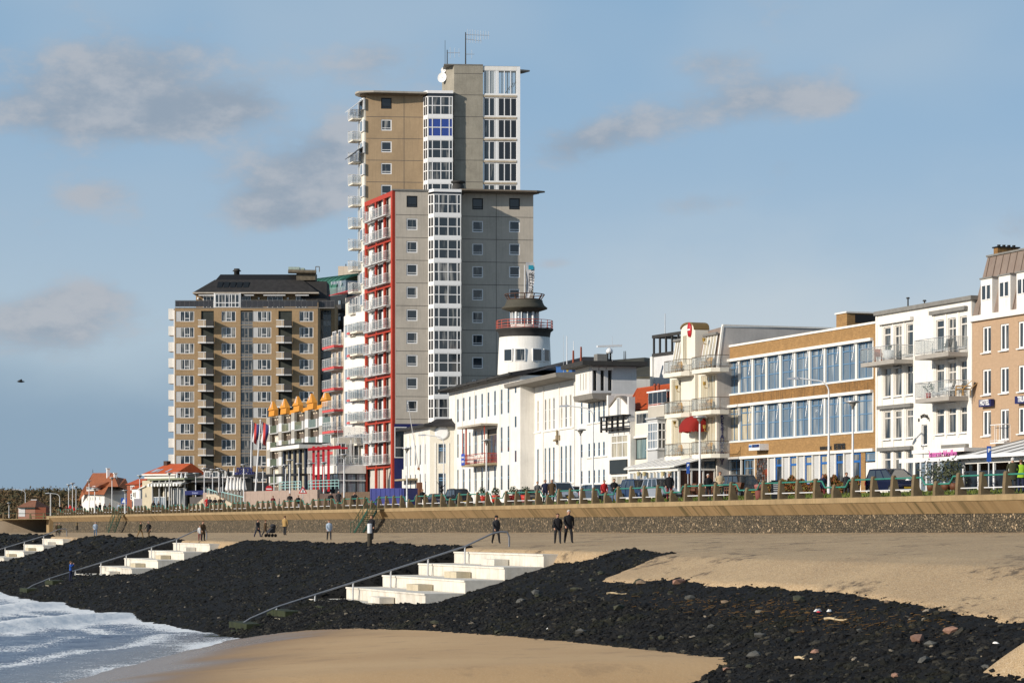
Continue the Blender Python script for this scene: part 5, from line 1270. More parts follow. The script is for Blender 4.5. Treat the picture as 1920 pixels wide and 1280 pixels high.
for nm, r0, r1, dd, mt in (('round_frame', .62, .82, .12, PAINT), ('round_pane', 0, .62, .05, GLASSR)):
    m = MB(); m.lathe([(max(r0, 1e-4), 0), (r1, 0), (r1, dd), (max(r0, 1e-4), dd)], 28)
    for i, v in enumerate(m.v): m.v[i] = (v[0], -v[2], v[1])
    m.build(nm, mt, P1e.root, (cxr, -.003, czr))
m = MB(); m.box(-.3, Le+.3, -.7, 3.8, ze+.0, ze+.2); m.hull8([(-.3, -.7, ze+.2), (Le+.3, -.7, ze+.2), (Le+.3, 4, ze+.2), (-.3, 4, ze+.2)], [(.5, 1.8, ze+1.0), (Le, 1.8, ze+1.0), (Le, 2.4, ze+1.0), (.5, 2.4, ze+1.0)]); m.build('cornice_roof', SLATE, P1e.root)
# leaning flag staff on the wing
fs_ = empty('wall_flagstaff', P1.root.location+P1.d*P1.X(786)+Vector((0, 0, P1.Z(786, 878)))-P1.n*.1, P1.rz); tag(fs_, 'slanting white flagstaff fixed to the low white wing', 'flagpole')
tx, tz = P1.q(765, 755, 2.2); m = MB(); m.cyl((0, 0, 0), (tx-P1.X(786), -2.1, tz-P1.Z(786, 878)), .07, .04, 7); m.ball((tx-P1.X(786), -2.1, tz-P1.Z(786, 878)), .09); part(m, 'staff', POLE, fs_); m = MB(); m.box(-.1, .35, -.1, .1, -.15, .1); part(m, 'bracket', M('rust', (.25, .1, .04)), fs_)
# L3: hall with tall windows
P3 = Bld('hall_wing', 'white hall with groups of tall narrow windows and a stone cross emblem', 'public building', lp(984, 1.6), lp(1079, 1.6))
L3 = P3.len; zt = P3.Z(1077, 709); hol = []
grp = [P3.X(991), P3.X(1020.5), P3.X(1050.5)]; gw = [P3.X(1014)-P3.X(991), P3.X(1043.6)-P3.X(1020.6), P3.X(1076)-P3.X(1051)]
rows3 = [(P3.Z(1076, 799), P3.Z(1076, 738)), (P3.Z(1076, 903), P3.Z(1076, 833.5))]
for g0_, gw_ in zip(grp, gw):
    for j in range(3):
        for z0, z1 in rows3: hol.append((g0_+gw_*(.02+j*.34), g0_+gw_*(.02+j*.34)+.72, z0, z1))
P3.wall(WHITE, -.6, L3, 0, zt, hol, 16, .08, roofmat=SLATE)
for i, h in enumerate(hol): window(P3, *h, (1,), (1, 1.2, 1.2), BFR if i % 2 else PAINT, GLASS if i % 4 else GLASSC, .06, .05, .05, dep=.03)
for x in [g-.3 for g in grp]+[L3-.25]: P3.box('pilaster', WHITE, x, x+.16, P3.Z(1076, 920), zt-.003, -.1, -.002)
for z0, z1 in rows3: 
    for g0_, gw_ in zip(grp, gw): P3.box('sill', WHITE, g0_-.1, g0_+gw_+.1, z0-.18, z0-.02, -.1, -.002)
m = MB(); m.hull8([(-.9, -2.0, zt+.1), (L3+.2, -2.0, zt+.1), (L3+.2, .0, zt-.1), (-.9, .0, zt-.1)], [(-.9, -2.1, zt+.5), (L3+.2, -2.1, zt+.5), (L3+.2, .6, zt+.62), (-.9, .6, zt+.62)]); m.build('canopy', M('grey canopy', (.24, .22, .19), .85, .12, 2, .2), P3.root)
ex, ez = P3.q(1047, 820); m = MB(); m.box(ex-.75, ex+.75, -.12, -.003, ez-.28, ez+.22); m.box(ex-.24, ex+.24, -.2, -.121, ez-.7, ez+.75); m.lathe([(1e-4, 0), (.3, .03), (.2, .2), (1e-4, .25)], 10, (ex, -.3, ez-.4)); o = m.build('cross_emblem', M('brown stone emblem', (.30, .235, .15), .9, .25, 6, bump=.02), P3.root); tag(o, kind='stuff')
# hall hipped roof behind
Hh = Bld('hall_roof_block', 'low dark hipped roof with black eaves behind the white building', 'building', pt(985, 17.2), pt(1075, 17.4))
za = Hh.Z(1000, 703); L_ = Hh.len
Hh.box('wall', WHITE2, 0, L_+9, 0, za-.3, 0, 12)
m = MB(); m.box(-1.6, L_+9, -.7, 12, za-.3, za+.12); m.hull8([(-1.6, -.7, za+.12), (L_+9, -.7, za+.12), (L_+9, 12, za+.12), (-1.6, 12, za+.12)], [(1.8, 5, Hh.Z(1040, 676)), (L_+6, 5, Hh.Z(1040, 670)), (L_+6, 6, Hh.Z(1040, 670)), (1.8, 6, Hh.Z(1040, 676))]); m.build('roof', M('brownish roof felt', (.062, .058, .042), .85, .25, .8), Hh.root)
bl = empty('roof_plant_box', (*pt(1061, 18.1), (985-711)/18.1), -.25); tag(bl, 'bright blue sheet metal box on the white building roof', 'roof unit')
m = MB(); m.box(-.85, .85, -.8, .8, .35, 1.25); m.hull8([(-.95, -.9, 0), (.95, -.9, 0), (.95, .9, 0), (-.95, .9, 0)], [(-.85, -.8, .35), (.85, -.8, .35), (.85, .8, .35), (-.85, .8, .35)]); part(m, 'box_body', BLUEB, bl); m = MB(); m.box(-.9, .9, -.85, .85, 1.25, 1.3); part(m, 'lid', BLUEB, bl)
m = MB(); m.lathe([(1e-4, 0), (.12, 0), (.12, .02)], 10); 
for i, v in enumerate(m.v): m.v[i] = (v[0]+.35, -.81-v[2], v[1]+.85)
part(m, 'yellow_badge', M('yellow badge', (.5, .35, .05)), bl)
# L4: tower block
P4 = Bld('lookout_block', 'white square lookout block with dark flat roof and radar', 'lookout tower', lp(1079, .4), lp(1141, .4))
L4 = P4.len; zl = P4.Z(1141, 738)
r4 = [(P4.Z(1103, 793), P4.Z(1103, 752)), (P4.Z(1103, 856.5), P4.Z(1103, 831)), (P4.Z(1103, 906), P4.Z(1103, 881.5))]
hol = []
for z0, z1 in r4:
    for a in (1089, 1103, 1112.5, 1121.5, 1130.5): hol.append((P4.X(a), P4.X(a)+.62, z0, z1))
P4.wall(WHITE, 0, L4, 0, zl, hol, 10, .07, roofmat=DARK)
for h in hol: window(P4, *h, (1,), (1, 1), BFR, GLASSD, .05, .05, .05, dep=.03)
for z0, z1 in r4: P4.box('sill', WHITE, P4.X(1101), P4.X(1139), z0-.15, z0-.02, -.1, -.002)
cz0 = P4.Z(1087, 752, 1.0); m = MB(); m.hull8([(P4.X(1086, 1), -1.5, cz0-.05), (P4.X(1141), -1.5, cz0-.05), (P4.X(1141), .1, cz0-.2), (P4.X(1086, 1), .1, cz0-.2)], [(P4.X(1086, 1), -1.6, cz0+.45), (P4.X(1141), -1.6, cz0+.45), (P4.X(1141), .3, cz0+.5), (P4.X(1086, 1), .3, cz0+.5)]); m.build('canopy', M('grey canopy', (.24, .22, .19)), P4.root)
tx1 = P4.X(1110); zt = P4.Z(1095, 689)
slits = [(P4.X(a), P4.X(a)+.26, P4.Z(1090, 732), P4.Z(1090, 701)) for a in (1088, 1093, 1098)]
P4.wall(WHITE, .0, tx1-.55, zl+.002, zt, slits, 4.4, .3, name='tower_wall', roofmat=DARK)
for h in slits: window(P4, *h, (1,), (1,), BLACK, GLASSK, .25, .03, .03)
# camera-facing rough wall of the tower, as its own cut face
tw = Bld('tw', None, None, (0, 0), (1, 0)); bpy.data.objects.remove(tw.root)
pA = P4.A+P4.d*tx1; pB = pA+P4.n*4.4
tw = Bld('tower_side', None, None, (pA.x, pA.y), (pB.x, pB.y)); reparent(tw.root, P4.root); tw.root.name = 'tower_side'
h2 = [(tw.X(a), tw.X(c), tw.Z(a, 732), tw.Z(a, 694)) for a, c in ((1112, 1119), (1126, 1133), (1140, 1147.5))]
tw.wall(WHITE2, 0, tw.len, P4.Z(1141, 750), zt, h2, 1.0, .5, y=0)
for h in h2: window(tw, *h, (1,), (1,), BLACK, GLASSK, .45, .04, .04)
for h in h2: 
    m = MB(); m.box(h[0]-.12, h[1]+.12, -.1, -.002, h[3]+.02, h[3]+.3); part(m, 'lintel_block', WHITE, tw.root)
zt1 = zt; m = MB(); m.box(-1.0, tx1+1.0, -1.2, 5.2, zt1, zt1+.42); m.build('roof_slab', DARK, P4.root)
# radar scanner and masts on its roof
rd = empty('radar_scanner', Vector(P4.root.location)+P4.d*(tx1*.6)+P4.n*2.4+Vector((0, 0, zt1+.42)), .3); tag(rd, 'white radar scanner bar on a dark stand above the lookout block', 'radar')
m = MB(); m.cyl((-.2, 0, 0), (-.2, 0, 1.0), .12, .12, 8); m.cyl((.1, 0, 0), (.1, 0, 1.0), .1, .1, 8); part(m, 'stand', DARK, rd)
m = MB(); m.lathe([(.3, .95), (.35, 1.2), (.2, 1.4), (.1, 1.5)], 12); part(m, 'drive', POLE, rd); m = MB(); m.hull8([(-1.25, -.12, 1.5), (1.25, -.12, 1.62), (1.25, .12, 1.62), (-1.25, .12, 1.5)], [(-1.25, -.12, 1.68), (1.25, -.12, 1.82), (1.25, .12, 1.82), (-1.25, .12, 1.68)]); part(m, 'scanner_bar', PAINT, rd)
m = MB(); m.box(-1.4, -.4, -.5, .5, 0, .85); part(m, 'equipment_box', GUTTER, rd)
def mast(px, yt, yb, s, r_, mt, lab, arms=(), z0=None):
    X, D = pt(px, s); z1 = (HY-yt)/s; zb = (HY-yb)/s; o = empty('mast', (X, D, zb)); tag(o, lab, 'mast')
    m = MB(); m.cyl((0, 0, 0), (0, 0, z1-zb), r_, r_*.7, 7); part(m, 'pole', mt, o)
    if arms:
        m = MB()
        for (h, l, n_, el) in arms:
            hz = (z1-zb)*h; m.cyl((0, 0, hz), (l, 0, hz), .035, .03, 5)
            for k in range(n_):
                x = l*(k+.6)/n_; m.cyl((x, 0, hz-el*(1-.5*k/n_)), (x, 0, hz+el*(1-.5*k/n_)), .022, .022, 4)
        part(m, 'aerial', STEEL, o)
    return o
mast(1063, 630, 690, 18.3, .05, POLE, 'thin white whip mast left of the brown pipes'); mast(1075.5, 639, 660, 18.3, .04, POLE, 'short white whip above the left brown pipe'); mast(1075, 657, 692, 18.3, .13, M('rust pipe', (.28, .07, .035)), 'brown pipe mast nearer the blue box'); mast(1089.5, 650, 690, 18.3, .13, M('rust pipe', (.28, .07, .035)), 'brown pipe mast beside the lookout block roof')
mast(1056.5, 628, 700, 18.3, .02, STEEL, 'very thin wire aerial above the blue box'); mast(1148, 630, 680, 19, .02, STEEL, 'very thin wire aerial above the lookout roof'); mast(1170, 658, 676, 19, .05, DARK, 'left of two short dark stubs on the lookout roof'); mast(1173, 658, 676, 19, .05, DARK, 'right of two short dark stubs on the lookout roof')
# dark building behind the red roof and the framed roof cage
Db = Bld('dark_rear_block', 'dark rear block with brownish roof behind the red tiled house', 'building', pt(1180, 18.2), pt(1262, 18.4))
zd = Db.Z(1200, 712); Db.box('wall', M('dark cladding', (.02, .022, .028), .6, .2), -4, Db.len+3, 0, zd, 0, 10)
m = MB(); m.box(-5, Db.len+3.5, -.6, 10.5, zd, zd+.3); m.hull8([(-5, -.6, zd+.3), (Db.len+3.5, -.6, zd+.3), (Db.len+3.5, 10, zd+.3), (-5, 10, zd+.3)], [(-3.5, 5, Db.Z(1187, 684, -5)), (Db.len+1, 5, Db.Z(1235, 697, -5)), (Db.len+1, 6, Db.Z(1235, 697, -5)), (-3.5, 6, Db.Z(1187, 684, -5))]); m.build('roof', M('brownish roof felt', (.062, .058, .042)), Db.root)
m = MB(); m.box(Db.X(1187), Db.X(1199), -.5, -.1, zd-.45, zd-.02); m.build('roof_light', PAINT, Db.root)
Cg = Bld('roof_cage_block', 'white stair block topped by an open black steel cage with aerial', 'building', pt(1224, 19.2), pt(1275, 19.6))
zc0 = Cg.Z(1224, 669); zc1 = Cg.Z(1224, 629); Lc = Cg.len
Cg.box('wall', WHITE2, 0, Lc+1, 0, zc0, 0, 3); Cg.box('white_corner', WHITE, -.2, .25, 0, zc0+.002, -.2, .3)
m = MB()
for z in (zc0+.003, zc1-.28): m.box(0, Lc+1, -.1, .15, z, z+.3); m.box(0, Lc+1, 2.6, 2.9, z, z+.28); m.box(-.0, .25, .15, 2.6, z, z+.28); m.box(Lc+.7, Lc+.95, .15, 2.6, z, z+.28)
m.build('cage_beam', DARK, Cg.root)
for k in range(6):
    for y in (.0, 2.7): Cg.box('cage_post', DARK, k*(Lc+.7)/5, k*(Lc+.7)/5+.2, zc0+.31, zc1-.29, y, y+.15)
mast(1247, 588, 628, 19.3, .05, STEEL, 'thin aerial on top of the black roof cage')
# ================================================================ round lighthouse-like tower
LX, LD = pt(983.5, 16.2); lt = empty('round_lookout_tower', (LX, LD, G)); tag(lt, 'round white lookout tower with dark flared gallery and red railing', 'tower')
def lz(y): return (HY-y)/16.2-G
m = MB(); m.lathe([(3.15, 0), (3.12, lz(700)), (2.93, lz(632))], 48); ot = m.build('shaft', WHITE, lt)
m = MB(); m.lathe([(2.94, lz(633)), (2.98, lz(629)), (3.05, lz(623)), (3.32, lz(619.5)), (3.36, lz(617.5)), (1.5, lz(617.4))], 48, caps=False); m.build('gallery', DARK, lt)
m = MB(); m.lathe([(1.60, lz(617)), (1.60, lz(609))], 40); m.build('lamp_room_base', WHITE, lt)
m = MB(); m.lathe([(1.50, lz(609)), (1.50, lz(587))], 24); m.build('lamp_room_glass', GLASSB, lt)
for k in range(14):
    t = 2*PI*k/14; m = MB(); m.cyl((1.56*math.cos(t), 1.56*math.sin(t), lz(609)), (1.56*math.cos(t), 1.56*math.sin(t), lz(586)), .07 if k % 3 else .16, None, 6); m.build('mullion', PAINT, lt)
m = MB(); m.lathe([(1.55, lz(587)), (1.75, lz(584)), (2.62, lz(579.5)), (2.66, lz(577.5)), (2.3, lz(573)), (2.12, lz(567)), (2.08, lz(563)), (1e-4, lz(562.8))], 48, caps=False); m.build('roof', M('dark brown felt', (.075, .068, .05), .8, .15, 1), lt)
def ring_rail(m, r0, r1, z0, z1, n, hz, rr=.04):
    for k in range(n):
        t = 2*PI*k/n; m.cyl((r0*math.cos(t), r0*math.sin(t), z0), (r1*math.cos(t), r1*math.sin(t), z1), rr, rr, 5)
    for h in hz:
        r = r0+(r1-r0)*h; z = z0+(z1-z0)*h; pts = [(r*math.cos(2*PI*k/32), r*math.sin(2*PI*k/32), z) for k in range(33)]; m.tube(pts, rr*.9, 5)
m = MB(); ring_rail(m, 3.25, 3.25, lz(617.5), lz(602), 20, (1, .66, .33, .08)); m.build('gallery_railing', M('faded red rail', (.52, .11, .07), .6, .1), lt)
m = MB(); ring_rail(m, 1.85, 2.3, lz(563), lz(552.5), 12, (1, .1), .06); m.build('roof_railing', M('dark brown steel', (.10, .05, .035), .6), lt)
for ang, w_ in ((-100, .85), (-128, .55), (-62, .75), (-34, .5)):
    t = math.radians(ang); r = 3.10; c = Vector((r*math.cos(t), r*math.sin(t), lz(668)))
    n_ = Vector((math.cos(t), math.sin(t), 0)); a_ = Vector((-n_.y, n_.x, 0))
    def qd(mb, w, h, o0, o1): mb.hull8([c-a_*w+n_*o0-Vector((0, 0, h)), c+a_*w+n_*o0-Vector((0, 0, h)), c+a_*w+n_*o1-Vector((0, 0, h)), c-a_*w+n_*o1-Vector((0, 0, h))][::1], [c-a_*w+n_*o0+Vector((0, 0, h)), c+a_*w+n_*o0+Vector((0, 0, h)), c+a_*w+n_*o1+Vector((0, 0, h)), c-a_*w+n_*o1+Vector((0, 0, h))])
    m = MB(); qd(m, .62, .74, -.3, .02); o = m.build('window', PAINT, lt); m = MB(); qd(m, .52, .64, -.3, .035); part(m, 'pane', GLASSD, o)
m = MB(); m.cyl((0, 0, lz(563)), (0, 0, lz(497)), .055, .04, 7); m.build('flag_mast', POLE, lt)
fl = empty('tower_flag', (LX+.1, LD, G+lz(560))); tag(fl, 'white vertical banner flag reading RUYTER above the round tower', 'flag')
m = MB(); n = 10; H_ = 4.0; fw_ = 1.0; vs_ = []; fs2 = []
for i in range(n+1):
    t = i/n; wv = .05+.18*math.sin(t*4); wd = fw_*(.3+.7*min(1, t*2.2))
    for j in range(6): u = j/5; vs_.append((wd*u+.05, wv*math.sin(u*3.0+t*2), H_*t+.2-.55*u*(1-t)*.5))
for i in range(n):
    for j in range(5): fs2.append((i*6+j, i*6+j+1, i*6+j+7, i*6+j+6))
m.add(vs_, fs2, 0, True); part(m, 'cloth', M('flag cloth', (.46, .46, .47), .8, .12, 2), fl)
o = text('RUYTER', .72, BLACK, fl, (.9, -.22, .7), rot=(PI/2, -PI/2, 0), ext=.004, align='LEFT', sx=.9, bold=.015)
m = MB(); m.box(.35, .95, -.21, -.19, 3.35, 3.85); part(m, 'turquoise_mark', M('turquoise print', (.02, .28, .40), .7), fl)
# ================================================================ grey apartment tower with red frame
def tower_window(b, px0, px1, y0, y1, dark=False, gm=GLASSD):
    x0, x1 = b.X(px0), b.X(px0)+1.36; z1 = b.Z(px0, y0); z0 = z1-1.40
    return (x0, x1, z0, z1, BLACK if dark else PAINT)
A1 = pt(737, 15.2); B1_ = pt(866, 15.2*(1-.0042))
G1 = Bld('grey_apartment_tower', 'grey concrete apartment tower with red framed balcony side', 'apartment tower', A1, B1_)
FL = 42.55/15.2; zt = G1.Z(745, 357.5)
tops = [367+42.55*k for k in range(10)]
hol = []; wn = []
for k, y in enumerate(tops):
    x0 = G1.X(762.3); z1 = G1.Z(762.3, y); w_ = (x0, x0+1.36, z1-1.42, z1); hol.append(w_); wn.append((w_, k == 0))
bx0 = G1.X(807)
G1.wall(GREYC, 0, G1.len, 0, zt, hol, 12.7, .14, back=(-.9, 12.6), roofmat=DARK)
GF = M('grey window frame', (.42, .42, .42), .5)
def twin(b, w_, top):
    o = window(b, *w_, (1,), (1, 3.2), BLACK if top else PAINT, GLASSD if not top else GLASSK, .10, .13, .07)
    return o
for w_, t in wn: twin(G1, w_, t)
def joints(b, x0, x1, zs, xs=(), y=-.004, mt=M('joint shadow gap', (.11, .10, .09), .9)):
    for z in zs:
        m = MB(); m.box(x0, x1, y, -.001, z-.035, z+.035); m.build('joint_strip', mt, b.root)
    for x in xs:
        m = MB(); m.box(x-.03, x+.03, y-.001, -.0012, 3, b_top(b)); m.build('joint_strip', mt, b.root)
def b_top(b): return zt-.1
jz = [G1.Z(745, 402.5+42.55*k) for k in range(11)]
joints(G1, .35, bx0-.05, jz)
G1.box('roof_edge', GUTTER, -.1, G1.len, zt, zt+.18, -.15, 12)
# right part, set back
d1 = (Vector(B1_)-Vector(A1)).normalized(); n1 = Vector((-d1.y, d1.x)); o1 = Vector(B1_)+n1*2.1
s_o = F/o1.y
G1r = Bld('x', None, None, tuple(o1), tuple(o1+d1*9.2)); reparent(G1r.root, G1.root); G1r.root.name = 'set_back_front'
xr = G1r.X(1000); ztr = G1r.Z(990, 363); hol = []; wn = []
for k in range(10):
    for px in (885.5, 954.7):
        y = 371.5+42.5*k; x0 = G1r.X(px); z1 = G1r.Z(px, y); w_ = (x0, x0+1.36, z1-1.42, z1); hol.append(w_); wn.append((w_, k == 0))
G1r.wall(GREYC, -.05, xr, 0, ztr, hol, 10, .14, back=(-.5, 10), roofmat=DARK)
for w_, t in wn: twin(G1r, w_, t)
joints(G1r, .3, xr-.02, [G1r.Z(950, 407+42.5*k) for k in range(9)], ())
xm = G1r.X(930.5); m = MB(); m.box(xm-.03, xm+.03, -.006, -.0045, 3, ztr-.1); m.build('joint_strip', MATS['joint shadow gap'], G1r.root)
m = MB(); m.prism([(-.2, -1.7), (xr+.2, -1.5), (xr+1.3, -1.0), (xr+.3, .3), (xr, 3), (-.2, 3)], ztr+.02, ztr+.22, 'z'); m.prism([(-.2, -1.2), (xr+.0, -1.1), (xr+.6, -.8), (xr+.1, .3), (xr, 3), (-.2, 3)], ztr-.12, ztr+.019, 'z'); m.build('roof_slab', M('brown roof edge', (.20, .16, .12), .8, .15, 2), G1.root if False else G1r.root)
# glazed bay column
def glazed_bay(b, px0, px1, ytop, pitch, n, y_first, out, splay, mt=PAINT, blue=None):
    x0, x1 = b.X(px0, out), b.X(px1, out); zt_ = b.Z(px0, ytop, out)
    m = MB(); m.prism([(x0-splay, 0), (x0, -out+.06), (x1, -out+.06), (x1, 0)][::-1], 1.0, zt_-.05, 'z'); m.build('bay_core', GLASSK, b.root)
    m = MB(); m.prism([(x0-splay-.05, .0), (x0-.05, -out-.05), (x1+.05, -out-.05), (x1+.05, .0)][::-1], zt_-.05, zt_+.30, 'z'); m.build('bay_cap', mt, b.root)
    pz = pitch/ (F/(b.A.y+ b.d.y*x0)); w_ = x1-x0
    for k in range(n):
        z1 = b.Z(px0, y_first+pitch*k, out); z0 = z1-pz+.42
        m = MB(); m.prism([(x0-splay-.02, .0), (x0-.02, -out-.03), (x1+.02, -out-.03), (x1+.02, .0)][::-1], z0-.42, z0, 'z'); m.build('spandrel', mt, b.root)
        window(b, x0, x0+round(w_, 2), z0, z0+round(z1-z0, 2), (.55, 1, 1, .42), (1, 1), mt, GLASSV if k == blue else (GLASSD if k % 3 else GLASS), -out+.05, .10, .11, name='bay_window')
        for i in range(2):
            wd = (Vector((x0, -out+.05, 0))-Vector((x0-splay, 0, 0)))
            L0 = wd.length; a_ = math.atan2(wd.y, wd.x)
            key = ('bayside', round(L0, 2), round(z1-z0, 2))
            if key not in WCACHE:
                f = MB(); ll = L0; hh = z1-z0
                f.box(0, .12, -.04, .02, 0, hh); f.box(ll-.1, ll+.02, -.04, .02, 0, hh); f.box(ll*.5-.05, ll*.5+.05, -.04, .02, 0, hh); f.box(0, ll, -.03, .02, hh*.5-.06, hh*.5+.06); f.box(0, ll, -.03, .02, hh-.1, hh)
                WCACHE[key] = f.mesh('bay_side_frame', [mt])
            put('bay_side_frame', WCACHE[key], b.root, (x0-splay, 0, z0), a_)
            break
    return zt_
glazed_bay(G1, 813.5, 864.5, 358.5, 42.55, 11, 363.5, 1.0, .55)
G1.box('ground_panel', NAVY, .15, 4.6, 0, G1.Z(745, 794), -.03, -.001)
for px in (739.5, ): window(G1, G1.X(739.5), G1.X(739.5)+1.5, G1.Z(740, 858), G1.Z(740, 800), (1,), (1, 2), PAINT, GLASSD, -.05, .1, .1)
m = MB(); m.cyl((1.4, -.6, 0), (1.4, -.6, G1.Z(750, 880)), .35, .35, 14); m.build('entrance_column', WHITE, G1.root)
# roof flue
m = MB(); x = G1.X(861, -1.5); m.lathe([(.75, 0), (.75, 1.2), (.6, 1.25), (.6, 1.5), (.9, 1.55), (.9, 1.75)], 14, (x, 2.5, zt-.1)); m.tube([(x+1.2, 2.2, zt+.4), (x+6, 2.4, zt+.35), (x+9, 2.5, zt+.2)], .16, 7); m.build('roof_flue', DARK, G1.root)
# ---- red framed side
C1 = pt(683.5, 14.66)
S1 = Bld('x', None, None, C1, A1); reparent(S1.root, G1.root); S1.root.name = 'red_framed_side'
LS = S1.len; zs = zt
S1.box('side_wall', M('pale side panel', (.55, .53, .48), .8, .06), 0, LS, 0, zs-.3, .55, 1.2)
colx = [0, LS*.36, LS*.66, LS-.55]
for x in colx[:3]: S1.box('red_column', RED, x, x+.45, 0, zs-.55, .02, .28)
S1.box('red_column', RED, LS-.62, LS+.05, 0, zs, -.12, .5)
S1.box('red_beam', RED, 0, LS-.63, zs-.55, zs, -.02, .30)
for k in range(1, 7):
    z = zs-2*FL*k
    if z > 3: S1.box('red_beam', RED, 0, LS-.63, z-.50, z-.1, -.02, .30)
for k in range(13):
    z0 = zs-FL*(k+1)
    if z0 < 2.8: break
    for (xa, xb_) in ((.55, LS*.34), (LS*.42, LS*.62)):
        S1.box('door_panel', PAINT if k % 2 else WHITE, xa, xa+1.6, z0+.1, z0+2.35, .42, .54); window(S1, xa+1.75, xa+2.85, z0+.1, z0+2.35, (1,), (1,), PAINT, GLASSK, .50, .08, .06)
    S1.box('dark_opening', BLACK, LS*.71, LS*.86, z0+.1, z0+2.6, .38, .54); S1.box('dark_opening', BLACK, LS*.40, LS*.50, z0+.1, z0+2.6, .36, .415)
    window(S1, LS*.865, LS*.865+1.15, z0+.75, z0+2.4, (1,), (1, 3), PAINT, GLASS, .30, .09, .08)
    S1.box('spandrel', PAINT, LS*.86, LS-.64, z0-.35, z0+.72, .24, .5)
    S1.box('floor_slab', PALEP, .02, LS-.64, z0-.12, z0, .30, .54)
    balcony(S1, 1.5, 5.0, z0+.05, .62, 1.05, .14, PAINT, CGLASS, 3, slabm=PALEP)
    balcony(S1, 5.5, LS*.91, z0+.05, .62, 1.05, .14, PAINT, CGLASS, 4, slabm=PALEP)
    for xa in (1.5, 5.5):      # framed glass screen at the far end of each balcony
        m = MB(); m.box(xa-.05, xa+.03, -.68, -.60, z0+.05, z0+1.4); m.box(xa-.05, xa+.03, -.20, -.12, z0+.05, z0+1.4); m.box(xa-.05, xa+.03, -.68, -.12, z0+1.34, z0+1.42); m.box(xa-.05, xa+.03, -.68, -.12, z0+.05, z0+.3); m.build('end_screen', PAINT, S1.root)
S1.box('base_glass', GLASSB, .5, LS-.7, 0, 2.6, .7, .8)
# ================================================================ tall beige tower
sA = 14.6; A2 = pt(682.5, sA); B2 = (A2[0]+19.97, A2[1]+1.55)
G2 = Bld('tall_beige_tower', 'tallest beige and grey apartment tower with satellite dish on its roof', 'apartment tower', A2, B2)
F2 = 40.75/sA; z_l = G2.Z(690, 178.5); xb = G2.X(797); hol = []; wn = []
for k in range(6):
    x0 = G2.X(714.5); z1 = G2.Z(714.5, 183.5+40.75*k); w_ = (x0, x0+1.36, z1-1.42, z1); hol.append(w_); wn.append((w_, k == 0))
G2.wall(BEIGEC, .25, xb+.3, 0, z_l, hol, 9, .14, back=(2.5, 9), roofmat=DARK)
for w_, t in wn: twin(G2, w_, t)
zt = z_l; joints(G2, .3, xb, [G2.Z(700, 219+40.75*k) for k in range(4)])
xm = G2.X(757.5); m = MB(); m.box(xm-.03, xm+.03, -.007, -.0045, 20, z_l-.1); m.build('joint_strip', MATS['joint shadow gap'], G2.root)
# rounded roof canopy
pts = [(xb+.2, -.95), (1.2, -1.45)]+[(.25+1.4*math.cos(t), .7+2.2*math.sin(t)) for t in np.linspace(-2.3, -PI-1.1, 9)]+[(1.2, 6.5), (xb, 6.5)]
m = MB(); m.prism(pts[::-1], z_l+.14, z_l+.36, 'z'); m.build('roof_canopy', M('pale roof canopy', (.40, .36, .30), .8, .12, 1.5), G2.root)
pin = [(x*.93+.55, y*.80+.3) for x, y in pts]; m = MB(); m.prism(pin[::-1], z_l-.03, z_l+.139, 'z'); m.build('canopy_soffit', M('brown soffit', (.20, .145, .09), .8, .1, 2), G2.root)
glazed_bay(G2, 802, 849, 174, 40.75, 5, 180.5, 1.0, .5, blue=1)
# concrete core
xc0, xc1 = G2.X(851.3), G2.X(905.5); z_c = G2.Z(851, 122.5)
G2.wall(COREC, xc0, xc1, 0, z_c, [], 4.3, .1, y=-.15, name='core_wall', back=(-1.35, 4.0), roofmat=DARK)
for k in range(7): m = MB(); z = G2.Z(870, 138.5+40.75*k); z = G2.Z(870, 138.5) if k == 0 else G2.Z(870, 178.5+40.75*(k-1)); m.box(xc0, xc1, -.156, -.151, z-.035, z+.035); m.build('joint_strip', MATS['joint shadow gap'], G2.root)
G2.box('core_cap', GUTTER, xc0-1.3, xc1, z_c, z_c+.12, -.2, 4.0)
# glazed stair part on the right
xg0, xg1 = xc1, G2.X(975); zg = G2.Z(910, 124.5)
G2.box('stair_core', GLASSK, xg0+.1, xg1-.4, 0, G2.Z(910, 176)-.1, .25, 4)
G2.box('corner_pier', PAINT, xg1-.42, xg1+.02, 0, zg, -.05, .35); G2.box('top_beam', WHITE, xg0, xg1-.425, G2.Z(910, 132), zg, -.05, .3)
G2.box('back_pier', PAINT, xg1-.3, xg1, 0, zg-.1, 3.8, 4.1); G2.box('roof_slab', GUTTER, xg0, xg1, zg-.05, zg+.1, .31, 4.2)
yb_ = [(131.5, 176.8)]+[(183+40.75*k, 218+40.75*k) for k in range(5)]
cl = [(907.2, 928), (934, 969.5)]
for k, (yt, yb2) in enumerate(yb_):
    z1, z0 = G2.Z(910, yt), G2.Z(910, yb2)
    for j, (a, c) in enumerate(cl):
        x0, x1 = G2.X(a), G2.X(a)+(1.42 if j == 0 else 2.43)
        window(G2, x0, x1, z0, round(z1-z0, 1)+z0, (1, 1) if j == 0 else (1, 1, 1), (1,), PAINT, (GLASSR if k == 0 else GLASSD) if j == 0 else (CGLASS if k == 0 else GLASSK), .05, .09, .12, name='stair_window')
    G2.box('white_pier', PAINT, G2.X(928.6), G2.X(933.6), z0, z1, -.02, .12)
    if k: 
        m = MB(); m.box(xg0, xg1-.43, -.10, .3, z1+.06, z1+.30); m.build('floor_edge', M('weathered floor edge', (.50, .42, .31), .8, .2, 2, .4), G2.root); G2.box('floor_beam', PAINT, xg0, xg1-.43, z1+.305, z1+.43, -.04, .3)
m = MB()
